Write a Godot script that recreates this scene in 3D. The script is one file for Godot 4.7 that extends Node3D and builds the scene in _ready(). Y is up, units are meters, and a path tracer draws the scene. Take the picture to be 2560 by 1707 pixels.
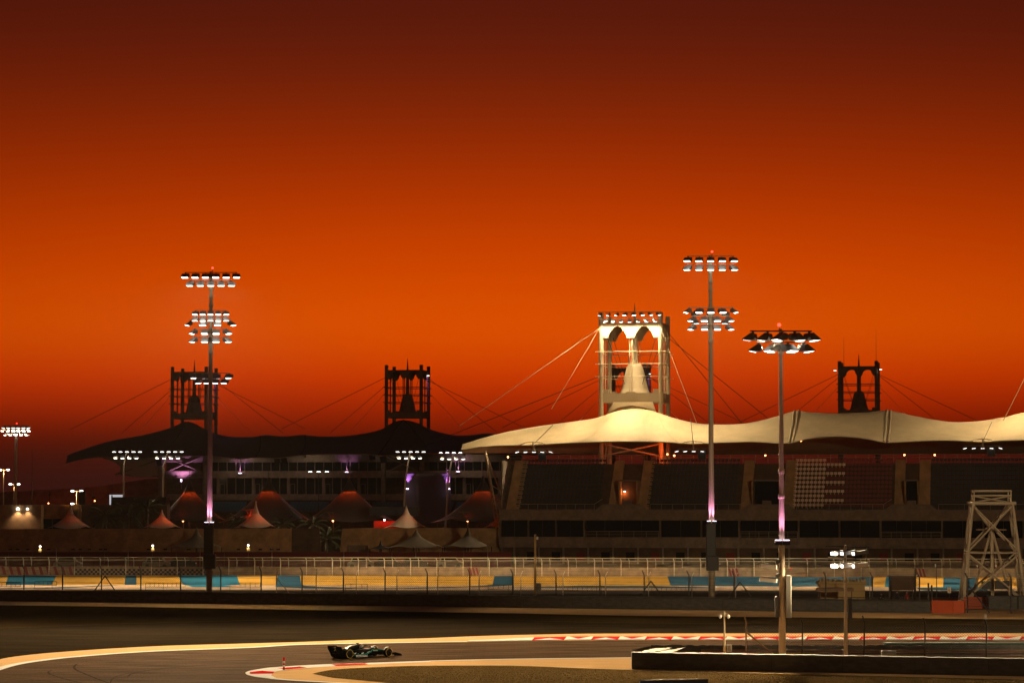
extends Node3D
# A floodlit desert race circuit at dusk. Units are metres, y is up, the camera stands at the origin and looks along -z.
const LENS := 6800.0      # focal length in pixels of the 2560 wide photograph
const HORIZON := 1240.0
const EYE := 11.8
var tilt := atan((HORIZON - 853.5) / LENS)
var M := {}
var taken := {}
var rng := RandomNumberGenerator.new()

# ---------- survey: photograph position -> place in the world ----------
func ray(px: float, py: float) -> Vector3:
	var v := (853.5 - py) / LENS
	return Vector3((px - 1280.0) / LENS, v * cos(tilt) + sin(tilt), -(cos(tilt) - v * sin(tilt)))
func gp(px: float, py: float, h := 0.0) -> Vector3:      # where that sight line meets the level h
	var d := ray(px, py)
	return Vector3(0, EYE, 0) + d * ((EYE - h) / -d.y)
func pd(px: float, py: float, dist: float) -> Vector3:   # the point at that distance ahead
	var d := ray(px, py)
	return Vector3(0, EYE, 0) + d * (dist / -d.z)
func gd(px: float, dist: float, h := 0.0) -> Vector3:    # ground point in that column at that distance
	var p := pd(px, HORIZON + EYE * LENS / dist, dist)
	return Vector3(p.x, h, -dist)
func loc(t: Transform3D, px: float, py: float, lz: float) -> Vector3:   # sight line against the plane z = lz of a frame
	var inv := t.affine_inverse()
	var o := inv * Vector3(0, EYE, 0)
	var d := inv.basis * ray(px, py)
	return o + d * ((lz - o.z) / d.z)

# ---------- geometry ----------
class Shape:
	var v := PackedVector3Array()
	var n := PackedVector3Array()
	var idx := PackedInt32Array()
	func tri(a: Vector3, b: Vector3, c: Vector3) -> void:
		var nn := (c - a).cross(b - a).normalized()
		var k := v.size()
		v.append_array(PackedVector3Array([a, b, c]))
		n.append_array(PackedVector3Array([nn, nn, nn]))
		idx.append_array(PackedInt32Array([k, k + 1, k + 2]))
	func quad(a: Vector3, b: Vector3, c: Vector3, d: Vector3) -> void:
		var nn := (c - a).cross(b - a)
		if nn.length_squared() < 1e-14:
			nn = (d - a).cross(c - a)
		nn = nn.normalized()
		var k := v.size()
		v.append_array(PackedVector3Array([a, b, c, d]))
		n.append_array(PackedVector3Array([nn, nn, nn, nn]))
		idx.append_array(PackedInt32Array([k, k + 1, k + 2, k, k + 2, k + 3]))
	func eight(p: Array) -> Shape:     # p: bottom 0-3, top 4-7, both running x- z-, x+ z-, x+ z+, x- z+
		quad(p[7], p[6], p[2], p[3])
		quad(p[5], p[4], p[0], p[1])
		quad(p[4], p[7], p[3], p[0])
		quad(p[6], p[5], p[1], p[2])
		quad(p[4], p[5], p[6], p[7])
		quad(p[3], p[2], p[1], p[0])
		return self
	func box(c: Vector3, s: Vector3, b := Basis()) -> Shape:
		var p := []
		for y in [-0.5, 0.5]:
			for q in [[-0.5, -0.5], [0.5, -0.5], [0.5, 0.5], [-0.5, 0.5]]:
				p.append(c + b * (Vector3(q[0], y, q[1]) * s))
		return eight(p)
	func chamfer(c: Vector3, s: Vector3, r: float, b := Basis()) -> Shape:   # a box with its upright edges and its top rim cut off
		var h := s * 0.5
		var out := PackedVector2Array([Vector2(-h.x + r, -h.z), Vector2(h.x - r, -h.z), Vector2(h.x, -h.z + r), Vector2(h.x, h.z - r), Vector2(h.x - r, h.z), Vector2(-h.x + r, h.z), Vector2(-h.x, h.z - r), Vector2(-h.x, -h.z + r)])
		var rings := [[-h.y, 1.0], [h.y - r, 1.0], [h.y, 0.0]]
		var loops := []
		for g in rings:
			var l := []
			for q in out:
				var k := q
				if g[1] == 0.0:
					k = Vector2(q.x * (h.x - r * 0.9) / h.x, q.y * (h.z - r * 0.9) / h.z)
				l.append(c + b * Vector3(k.x, g[0], k.y))
			loops.append(l)
		for i in 2:
			for j in 8:
				quad(loops[i + 1][j], loops[i][j], loops[i][(j + 1) % 8], loops[i + 1][(j + 1) % 8])
		for j in range(1, 7):
			tri(loops[2][0], loops[2][j], loops[2][j + 1])
			tri(loops[0][0], loops[0][j + 1], loops[0][j])
		return self
	func bar(p: Vector3, q: Vector3, r0: float, r1 := -1.0, k := 6, caps := true) -> Shape:
		if r1 < 0:
			r1 = r0
		var ax := (q - p).normalized()
		var u := ax.cross(Vector3.UP if absf(ax.y) < 0.9 else Vector3.RIGHT).normalized()
		var w := ax.cross(u)
		var s := v.size()
		for i in k:
			var a := TAU * i / k
			var d := u * cos(a) + w * sin(a)
			v.append(p + d * r0)
			v.append(q + d * r1)
			n.append(d)
			n.append(d)
		for i in k:
			var j := (i + 1) % k
			idx.append_array(PackedInt32Array([s + 2 * i, s + 2 * i + 1, s + 2 * j + 1, s + 2 * i, s + 2 * j + 1, s + 2 * j]))
		if caps:
			for e in 2:
				var t := v.size()
				var nn := -ax if e == 0 else ax
				for i in k:
					v.append(v[s + 2 * i + e])
					n.append(nn)
				for i in range(1, k - 1):
					idx.append_array(PackedInt32Array([t, t + i, t + i + 1] if e == 0 else [t, t + i + 1, t + i]))
		return self
	func path(pts: Array, r: float, k := 6) -> Shape:
		for i in pts.size() - 1:
			bar(pts[i], pts[i + 1], r, r, k)
		return self
	func lathe(prof: Array, o := Vector3.ZERO, k := 16, b := Basis(), squash := 1.0) -> Shape:   # prof: Vector2(radius, height) upwards
		var rows := []
		for q in prof:
			var row := []
			for i in k + 1:
				var a := TAU * i / k
				row.append(o + b * Vector3(cos(a) * q.x, q.y, sin(a) * q.x * squash))
			rows.append(row)
		return grid(rows)
	func grid(rows: Array) -> Shape:      # rows of points, smooth; the front is on the side where going up a row and then along it runs clockwise
		var s := v.size()
		var h := rows.size()
		var w: int = rows[0].size()
		for i in h:
			for j in w:
				var du: Vector3 = rows[i][mini(j + 1, w - 1)] - rows[i][maxi(j - 1, 0)]
				if rows[i][0].distance_to(rows[i][w - 1]) < 1e-5 and (j == 0 or j == w - 1):
					du = rows[i][1] - rows[i][w - 2]
				var dv: Vector3 = rows[mini(i + 1, h - 1)][j] - rows[maxi(i - 1, 0)][j]
				var nn := du.cross(dv)
				if nn.length_squared() < 1e-16:
					var o: Vector3 = rows[i][j]
					var ii := i + 1 if i == 0 else i - 1
					var du2: Vector3 = rows[ii][mini(j + 1, w - 1)] - rows[ii][maxi(j - 1, 0)]
					nn = du2.cross(dv)
				v.append(rows[i][j])
				n.append(-nn.normalized() if nn.length_squared() > 1e-16 else Vector3.UP)
		for i in h - 1:
			for j in w - 1:
				var a := s + i * w + j
				idx.append_array(PackedInt32Array([a, a + 1, a + w + 1, a, a + w + 1, a + w]))
		return self
	func sheet(poly: PackedVector2Array, y: float) -> Shape:     # level polygon of (x, z)
		var t := Geometry2D.triangulate_polygon(poly)
		var s := v.size()
		for q in poly:
			v.append(Vector3(q.x, y, q.y))
			n.append(Vector3.UP)
		for i in range(0, t.size(), 3):
			var a := poly[t[i]]
			var b := poly[t[i + 1]]
			var c := poly[t[i + 2]]
			if (b - a).cross(c - a) > 0:
				idx.append_array(PackedInt32Array([s + t[i], s + t[i + 1], s + t[i + 2]]))
			else:
				idx.append_array(PackedInt32Array([s + t[i], s + t[i + 2], s + t[i + 1]]))
		return self
	func prism(poly: PackedVector2Array, z0: float, z1: float, b := Basis(), o := Vector3.ZERO) -> Shape:   # outline in x y, from z0 (back) to z1 (front)
		if not Geometry2D.is_polygon_clockwise(poly):
			poly = poly.duplicate()
			poly.reverse()
		var t := Geometry2D.triangulate_polygon(poly)
		for e in 2:
			var z := z1 if e == 0 else z0
			var s := v.size()
			for q in poly:
				v.append(o + b * Vector3(q.x, q.y, z))
				n.append(b * Vector3(0, 0, 1 if e == 0 else -1))
			for i in range(0, t.size(), 3):
				var a := poly[t[i]]
				var c1 := poly[t[i + 1]]
				var c2 := poly[t[i + 2]]
				var turn := (c1 - a).cross(c2 - a) < 0
				if e == 1:
					turn = not turn
				idx.append_array(PackedInt32Array([s + t[i], s + t[i + 1], s + t[i + 2]] if turn else [s + t[i], s + t[i + 2], s + t[i + 1]]))
		for i in poly.size():
			var p := poly[i]
			var q := poly[(i + 1) % poly.size()]
			var pa := o + b * Vector3(p.x, p.y, z1)
			var pb := o + b * Vector3(q.x, q.y, z1)
			var pc := o + b * Vector3(q.x, q.y, z0)
			var pe := o + b * Vector3(p.x, p.y, z0)
			var want := b * Vector3(-(q.y - p.y), q.x - p.x, 0)
			if (pc - pa).cross(pb - pa).dot(want) > 0:
				quad(pa, pb, pc, pe)
			else:
				quad(pe, pc, pb, pa)
		return self
	func ball(c: Vector3, r: Vector3, k := 12, b := Basis()) -> Shape:
		var prof := []
		var rows := []
		for i in k / 2 + 1:
			var t := PI * i / (k / 2) - PI / 2
			var row := []
			for j in k + 1:
				var a := TAU * j / k
				row.append(c + b * (Vector3(cos(a) * cos(t), sin(t), sin(a) * cos(t)) * r))
			rows.append(row)
		return grid(rows)
	func quad_list(q: Array, side: float) -> Shape:
		if side > 0:
			quad(q[0], q[1], q[2], q[3])
		else:
			quad(q[3], q[2], q[1], q[0])
		return self
	func quad_strip(pts: Array, h: float) -> Shape:      # an upright band over those points
		for i in pts.size() - 1:
			quad(pts[i] + Vector3(0, h, 0), pts[i + 1] + Vector3(0, h, 0), pts[i + 1], pts[i])
		return self
	func loft(sections: Array, k := 14) -> Shape:      # each: x, half width, low, high, squareness, middle z
		var rows := []
		for q in sections:
			var row := []
			for j in k + 1:
				var a := TAU * j / k
				var e: float = q[4]
				var cy := signf(sin(a)) * pow(absf(sin(a)), e)
				var cz := signf(cos(a)) * pow(absf(cos(a)), e)
				row.append(Vector3(q[0], (q[2] + q[3]) / 2 + cy * (q[3] - q[2]) / 2, (q[5] if q.size() > 5 else 0.0) + cz * q[1]))
			rows.append(row)
		grid(rows)
		for e in [0, rows.size() - 1]:
			var c := Vector3.ZERO
			for j in k:
				c += rows[e][j] / k
			for j in k:
				if e == 0:
					tri(c, rows[e][j + 1], rows[e][j])
				else:
					tri(c, rows[e][j], rows[e][j + 1])
		return self
	func mesh() -> ArrayMesh:
		var a := []
		a.resize(Mesh.ARRAY_MAX)
		a[Mesh.ARRAY_VERTEX] = v
		a[Mesh.ARRAY_NORMAL] = n
		a[Mesh.ARRAY_INDEX] = idx
		var m := ArrayMesh.new()
		m.add_surface_from_arrays(Mesh.PRIMITIVE_TRIANGLES, a)
		return m

func shape() -> Shape:
	return Shape.new()

# ---------- scene tree ----------
func numbered(called: String) -> String:
	taken[called] = taken.get(called, -1) + 1
	return called if taken[called] == 0 else "%s_%03d" % [called, taken[called]]
func put(called: String, what, mat: Material, parent: Node = self, xf := Transform3D()) -> MeshInstance3D:
	var o := MeshInstance3D.new()
	o.mesh = what.mesh() if what is Shape else what
	o.material_override = mat
	o.transform = xf
	o.name = numbered(called) if parent == self else called
	parent.add_child(o, true)
	return o
func tag(o: Node, label: String, category: String, group := "") -> Node:
	o.set_meta("label", label)
	o.set_meta("category", category)
	if group:
		o.set_meta("group", group)
	return o
func thing(called: String, label: String, category: String, xf := Transform3D(), group := "") -> Node3D:
	var o := Node3D.new()
	o.name = numbered(called)
	o.transform = xf
	add_child(o)
	tag(o, label, category, group)
	return o
func structure(called: String, what, mat: Material, xf := Transform3D()) -> MeshInstance3D:
	var o := put(called, what, mat, self, xf)
	o.set_meta("kind", "structure")
	return o
func at(p: Vector3, turn := 0.0) -> Transform3D:
	return Transform3D(Basis(Vector3.UP, deg_to_rad(turn)), p)

# ---------- light ----------
func spot(parent: Node, p: Vector3, towards: Vector3, energy: float, angle: float, color: Color, size := 0.3, blend := 0.6) -> SpotLight3D:
	var l := SpotLight3D.new()
	l.name = "lamp_beam"
	l.light_energy = energy
	l.light_color = color
	l.spot_angle = angle
	l.spot_range = 400.0
	l.spot_attenuation = 2.0
	l.spot_angle_attenuation = blend
	l.light_size = size
	l.shadow_enabled = true
	var d := towards.normalized()
	l.transform = Transform3D(Basis.looking_at(d, Vector3.UP if absf(d.y) < 0.95 else Vector3.RIGHT), p)
	parent.add_child(l, true)
	return l
func omni(parent: Node, p: Vector3, energy: float, color: Color, size := 0.1) -> OmniLight3D:
	var l := OmniLight3D.new()
	l.name = "lamp_glow"
	l.light_energy = energy
	l.light_color = color
	l.omni_range = 120.0
	l.omni_attenuation = 2.0
	l.light_size = size
	l.shadow_enabled = true
	l.position = p
	parent.add_child(l, true)
	return l

# ---------- materials ----------
func lin(r: float, g: float, b: float) -> Color:
	return Color(r, g, b).linear_to_srgb()
func mat(called: String, r: float, g: float, b: float, rough := 0.7, metal := 0.0) -> StandardMaterial3D:
	var m := StandardMaterial3D.new()
	m.albedo_color = lin(r, g, b)
	m.roughness = rough
	m.metallic = metal
	M[called] = m
	return m
func grain(seed_: int, freq: float, lo: float, hi: float, octaves := 5, type := FastNoiseLite.TYPE_SIMPLEX_SMOOTH, warm := 0.0, size := 512) -> NoiseTexture2D:
	var f := FastNoiseLite.new()
	f.seed = seed_
	f.noise_type = type
	f.frequency = freq
	f.fractal_octaves = octaves
	f.fractal_gain = 0.6
	var t := NoiseTexture2D.new()
	t.width = size
	t.height = size
	t.seamless = true
	t.noise = f
	var g := Gradient.new()
	g.set_color(0, lin(lo, lo, lo * (1.0 - warm)))
	g.set_color(1, lin(hi, hi, hi))
	g.set_offset(0, 0.2)
	g.set_offset(1, 0.8)
	t.color_ramp = g
	return t
func weather(m: StandardMaterial3D, t: Texture2D, scale: Vector3, in_world := true) -> StandardMaterial3D:
	m.albedo_texture = t
	m.uv1_triplanar = true
	m.uv1_world_triplanar = in_world
	m.uv1_scale = scale
	return m
func overlay(m: StandardMaterial3D, t: Texture2D, scale: Vector3) -> StandardMaterial3D:
	m.detail_enabled = true
	m.detail_albedo = t
	m.detail_blend_mode = BaseMaterial3D.BLEND_MODE_MUL
	m.detail_uv_layer = BaseMaterial3D.DETAIL_UV_2
	m.uv2_triplanar = true
	m.uv2_world_triplanar = true
	m.uv2_scale = scale
	return m
func glow(called: String, r: float, g: float, b: float, strength: float) -> StandardMaterial3D:
	var m := mat(called, 0.8 * r, 0.8 * g, 0.8 * b, 0.4)
	m.emission_enabled = true
	m.emission = lin(r, g, b)
	m.emission_energy_multiplier = strength
	return m

func make_materials() -> void:
	var fine := grain(3, 0.11, 0.72, 1.0, 4)
	var coarse := grain(5, 0.012, 0.62, 1.0, 6)
	var streak := grain(9, 0.02, 0.42, 1.0, 5)
	var cloth := grain(14, 0.03, 0.88, 1.0, 4)
	var grit := grain(21, 0.22, 0.35, 1.0, 3)
	var rough := grain(61, 0.06, 0.42, 1.0, 6)
	overlay(weather(mat("asphalt", 0.185, 0.112, 0.064, 0.62), rough, Vector3(0.13, 0.13, 0.5)), streak, Vector3(0.012, 0.1, 0.13))
	overlay(weather(mat("asphalt_old", 0.05, 0.035, 0.021, 0.72), rough, Vector3(0.1, 0.1, 0.4)), streak, Vector3(0.008, 0.1, 0.11))
	overlay(weather(mat("asphalt_far", 0.13, 0.11, 0.09, 0.7), fine, Vector3(0.4, 0.4, 0.4)), streak, Vector3(0.01, 0.1, 0.1))
	overlay(weather(mat("dirt", 0.075, 0.047, 0.021, 0.95), grit, Vector3(0.35, 0.35, 0.6)), streak, Vector3(0.02, 0.1, 0.3))
	overlay(weather(mat("scrub", 0.24, 0.155, 0.06, 0.95), grit, Vector3(0.3, 0.3, 0.6)), streak, Vector3(0.03, 0.1, 0.5))
	overlay(weather(mat("sand_paint", 0.74, 0.46, 0.215, 0.75), cloth, Vector3(0.3, 0.3, 0.3)), streak, Vector3(0.02, 0.1, 0.3))
	M.sand_paint.detail_albedo = grain(31, 0.02, 0.86, 1.0, 5)
	weather(mat("desert", 0.28, 0.2, 0.11, 0.95), coarse, Vector3(0.02, 0.02, 0.02))
	var worn := grain(33, 0.05, 0.8, 1.0, 5)
	weather(mat("line_white", 0.82, 0.8, 0.76, 0.6), worn, Vector3(0.4, 0.4, 0.4))
	weather(mat("kerb_red", 0.62, 0.018, 0.02, 0.55), worn, Vector3(0.3, 0.3, 0.3))
	weather(mat("paint_yellow", 0.74, 0.42, 0.085, 0.75), worn, Vector3(0.05, 0.05, 0.1))
	weather(mat("paint_blue", 0.045, 0.13, 0.21, 0.7), worn, Vector3(0.05, 0.05, 0.1))
	weather(mat("paint_cyan", 0.04, 0.20, 0.33, 0.7), worn, Vector3(0.05, 0.05, 0.1))
	weather(mat("paint_pale", 0.72, 0.52, 0.36, 0.75), worn, Vector3(0.05, 0.05, 0.1))
	mat("rubber_mark", 0.045, 0.032, 0.022, 0.55)
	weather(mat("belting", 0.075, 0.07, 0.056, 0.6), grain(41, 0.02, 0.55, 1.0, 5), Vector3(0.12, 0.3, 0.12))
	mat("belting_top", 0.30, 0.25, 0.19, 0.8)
	weather(mat("steel_dark", 0.05, 0.042, 0.034, 0.6, 0.3), cloth, Vector3.ONE)
	mat("wire", 0.06, 0.05, 0.04, 0.6, 0.4)
	weather(mat("galvanised", 0.42, 0.35, 0.25, 0.6, 0.1), cloth, Vector3.ONE)
	weather(mat("rail_rust", 0.22, 0.13, 0.07, 0.6, 0.3), cloth, Vector3.ONE)
	weather(mat("mast_white", 0.50, 0.40, 0.26, 0.55), cloth, Vector3.ONE * 0.5)
	mat("housing", 0.16, 0.15, 0.135, 0.5, 0.2)
	mat("cabinet", 0.035, 0.03, 0.025, 0.6)
	mat("lamp_case", 0.6, 0.55, 0.45, 0.5)
	mat("cabinet_pale", 0.2, 0.19, 0.16, 0.6)
	weather(mat("tower_white", 0.68, 0.55, 0.34, 0.7), cloth, Vector3.ONE * 0.2)
	weather(mat("concrete", 0.27, 0.205, 0.14, 0.85), coarse, Vector3.ONE * 0.08)
	weather(mat("wall_pale", 0.23, 0.175, 0.115, 0.8), coarse, Vector3.ONE * 0.1)
	weather(mat("pit_concrete", 0.235, 0.165, 0.098, 0.8), coarse, Vector3.ONE * 0.1)
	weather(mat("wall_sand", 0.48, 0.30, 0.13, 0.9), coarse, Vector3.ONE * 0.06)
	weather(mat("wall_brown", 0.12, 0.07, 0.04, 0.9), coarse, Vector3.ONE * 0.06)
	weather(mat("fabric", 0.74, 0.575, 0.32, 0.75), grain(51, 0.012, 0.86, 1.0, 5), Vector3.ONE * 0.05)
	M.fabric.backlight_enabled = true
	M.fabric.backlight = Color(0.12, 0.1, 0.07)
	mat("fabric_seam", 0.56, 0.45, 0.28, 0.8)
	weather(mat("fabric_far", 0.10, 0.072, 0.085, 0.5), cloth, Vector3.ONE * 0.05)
	weather(mat("fabric_grey", 0.10, 0.082, 0.068, 0.42), cloth, Vector3.ONE * 0.2)
	M.fabric_grey.backlight_enabled = true
	M.fabric_grey.backlight = Color(0.4, 0.33, 0.25)
	weather(mat("fabric_cream", 0.45, 0.36, 0.26, 0.7), cloth, Vector3.ONE * 0.2)
	M.fabric_cream.backlight_enabled = true
	M.fabric_cream.backlight = Color(0.4, 0.33, 0.25)
	weather(mat("fabric_tan", 0.15, 0.115, 0.07, 0.8), cloth, Vector3.ONE * 0.2)
	mat("glass_dark", 0.012, 0.013, 0.014, 0.08)
	M.glass_dark.metallic_specular = 0.15
	mat("void", 0.012, 0.010, 0.008, 0.9)
	mat("seat_teal", 0.022, 0.036, 0.038, 0.6)
	mat("seat_white", 0.80, 0.62, 0.42, 0.5)
	mat("seat_red", 0.20, 0.03, 0.02, 0.5)
	mat("seat_blue", 0.03, 0.13, 0.22, 0.5)
	mat("red_band", 0.16, 0.018, 0.016, 0.8)
	weather(mat("barrier_red", 0.5, 0.07, 0.008, 0.6), cloth, Vector3.ONE)
	weather(mat("hut_cream", 0.50, 0.34, 0.13, 0.8), cloth, Vector3.ONE * 0.5)
	mat("black", 0.008, 0.008, 0.008, 0.6)
	mat("tarpaulin", 0.62, 0.5, 0.34, 0.85)
	mat("grass_strip", 0.012, 0.05, 0.02, 0.8)
	mat("navy", 0.006, 0.007, 0.02, 0.5)
	mat("white", 0.8, 0.8, 0.8, 0.5)
	mat("red", 0.6, 0.02, 0.02, 0.5)
	for k in ["asphalt", "asphalt_old", "asphalt_far", "dirt", "scrub", "sand_paint", "desert", "line_white", "kerb_red", "paint_yellow", "paint_blue", "paint_cyan", "paint_pale", "rubber_mark"]:
		M[k].metallic_specular = 0.0
		M[k].roughness = 0.95
	M.asphalt.metallic_specular = 0.006
	M.asphalt.roughness = 0.75
	glow("lamp_white", 1.0, 0.95, 0.86, 6.0)
	glow("lamp_soft", 1.0, 0.95, 0.9, 5.0)
	glow("lamp_red", 1.0, 0.03, 0.02, 8.0)
	glow("lamp_orange", 1.0, 0.32, 0.10, 14.0)
	glow("lamp_purple", 0.95, 0.7, 1.0, 6.0)

# ---------- start ----------
func _ready() -> void:
	rng.seed = 11
	var cam := Camera3D.new()
	cam.name = "camera"
	cam.position = Vector3(0, EYE, 0)
	cam.rotation.x = tilt
	cam.fov = rad_to_deg(2.0 * atan(853.5 / LENS))
	cam.near = 1.0
	cam.far = 9000.0
	add_child(cam)
	cam.current = true
	var env := Environment.new()
	env.background_mode = Environment.BG_SKY
	env.sky = Sky.new()
	env.sky.sky_material = dusk_sky()
	env.tonemap_mode = Environment.TONE_MAPPER_LINEAR
	env.tonemap_exposure = 1.0
	env.sdfgi_enabled = true
	env.ssao_enabled = true
	env.ssil_enabled = true
	env.fog_enabled = true
	env.fog_density = 0.000018
	env.fog_light_color = Color(0.92, 0.86, 0.8)
	var we := WorldEnvironment.new()
	we.name = "dusk"
	we.environment = env
	add_child(we)
	var sun := DirectionalLight3D.new()      # the last of the afterglow, low behind the stands
	sun.name = "afterglow"
	sun.light_energy = 0.02
	sun.light_color = Color(1.0, 0.45, 0.2)
	sun.light_angular_distance = 20.0
	sun.shadow_enabled = true
	sun.transform = Transform3D(Basis.looking_at(Vector3(0.05, -0.07, 1.0).normalized()), Vector3.ZERO)
	add_child(sun)
	make_materials()
	build_ground()
	build_grandstand()
	build_far_complex()
	build_paddock()
	build_far_wall()
	build_fences()
	build_masts()
	build_right_side()
	build_enclosure()
	build_car()
	build_details()

func dusk_sky() -> PanoramaSkyMaterial:
	var w := 360
	var h := 2048
	# elevation in degrees, colour as the eye sees it (sRGB 0-255)
	var stops := [[-90.0, 30, 12, 10], [-0.2, 52, 15, 14], [0.0, 54, 16, 14], [0.35, 56, 15, 12], [0.8, 70, 15, 7], [1.2, 98, 19, 2], [1.6, 136, 29, 0], [2.0, 168, 41, 0], [2.5, 197, 56, 0], [3.0, 210, 70, 0], [3.5, 217, 78, 0], [4.2, 213, 75, 0], [5.0, 202, 67, 0], [6.0, 182, 57, 1], [7.0, 158, 47, 3], [8.0, 133, 39, 6], [9.0, 110, 32, 9], [10.0, 92, 27, 11], [11.0, 80, 24, 12], [14.0, 62, 20, 14], [20.0, 46, 16, 15], [35.0, 33, 14, 17], [60.0, 25, 13, 18], [90.0, 22, 12, 18]]
	var rows := []
	for s in stops:
		rows.append([s[0], Color(s[1] / 255.0, s[2] / 255.0, s[3] / 255.0)])
	var data := PackedFloat32Array()
	data.resize(w * h * 3)
	var k := 0
	for y in h:
		var e := 90.0 - (y + 0.5) * 180.0 / h
		var i := 0
		while i < rows.size() - 2 and rows[i + 1][0] < e:
			i += 1
		# smooth through the stops
		var t := clampf((e - rows[i][0]) / (rows[i + 1][0] - rows[i][0]), 0.0, 1.0)
		var c0: Color = rows[maxi(i - 1, 0)][1]
		var c1: Color = rows[i][1]
		var c2: Color = rows[i + 1][1]
		var c3: Color = rows[mini(i + 2, rows.size() - 1)][1]
		var m1 := (c2 - c0) * 0.5
		var m2 := (c3 - c1) * 0.5
		if absf(e) > 12.0:
			m1 = (c2 - c1)
			m2 = (c2 - c1)
		var c := c1 * (2 * t * t * t - 3 * t * t + 1) + m1 * (t * t * t - 2 * t * t + t) + c2 * (-2 * t * t * t + 3 * t * t) + m2 * (t * t * t - t * t)
		c = Color(clampf(c.r, 0, 1), clampf(c.g, 0, 1), clampf(c.b, 0, 1)).srgb_to_linear()
		for x in w:
			var az := fposmod((x + 0.5) / w * 360.0 + 180.0, 360.0) - 180.0      # the first column lies straight ahead
			var f := 0.42 + 0.58 * exp(-pow(az / 19.0, 2.0))
			data[k] = c.r * f
			data[k + 1] = c.g * f
			data[k + 2] = c.b * f
			k += 3
	var im := Image.create_from_data(w, h, false, Image.FORMAT_RGBF, data.to_byte_array())
	var p := PanoramaSkyMaterial.new()
	p.panorama = ImageTexture.create_from_image(im)
	return p

# ---------- ground ----------
func outline(pts: Array) -> PackedVector2Array:
	var o := PackedVector2Array()
	for q in pts:
		var g := gp(q[0], q[1])
		o.append(Vector2(g.x, g.z))
	return o
func area(called: String, pts: Array, h: float, m: Material) -> MeshInstance3D:
	return structure(called, shape().sheet(outline(pts), h), m)
func ribbon(s: Shape, pts: Array, width: float, h: float, smooth := 4) -> void:    # a painted line of even width through surveyed points
	var p := []
	for q in pts:
		var g := gp(q[0], q[1])
		p.append(Vector2(g.x, g.z))
	var fine := []
	for i in p.size() - 1:
		for k in smooth:
			fine.append(p[i].cubic_interpolate(p[i + 1], p[maxi(i - 1, 0)], p[mini(i + 2, p.size() - 1)], float(k) / smooth))
	fine.append(p[-1])
	for i in fine.size() - 1:
		var d0: Vector2 = (fine[mini(i + 1, fine.size() - 1)] - fine[maxi(i - 1, 0)]).normalized().orthogonal() * width * 0.5
		var d1: Vector2 = (fine[mini(i + 2, fine.size() - 1)] - fine[i]).normalized().orthogonal() * width * 0.5
		var a: Vector2 = fine[i] + d0
		var b: Vector2 = fine[i] - d0
		var c: Vector2 = fine[i + 1] - d1
		var e: Vector2 = fine[i + 1] + d1
		s.sheet(PackedVector2Array([a, b, c, e]), h)
func soften(pts: Array, steps := 4) -> Array:
	var out := []
	for i in pts.size() - 1:
		for k in steps:
			var v := Vector2(pts[i][0], pts[i][1]).cubic_interpolate(Vector2(pts[i + 1][0], pts[i + 1][1]), Vector2(pts[maxi(i - 1, 0)][0], pts[maxi(i - 1, 0)][1]), Vector2(pts[mini(i + 2, pts.size() - 1)][0], pts[mini(i + 2, pts.size() - 1)][1]), float(k) / steps)
			out.append([v.x, v.y])
	out.append(pts[-1])
	return out

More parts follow.
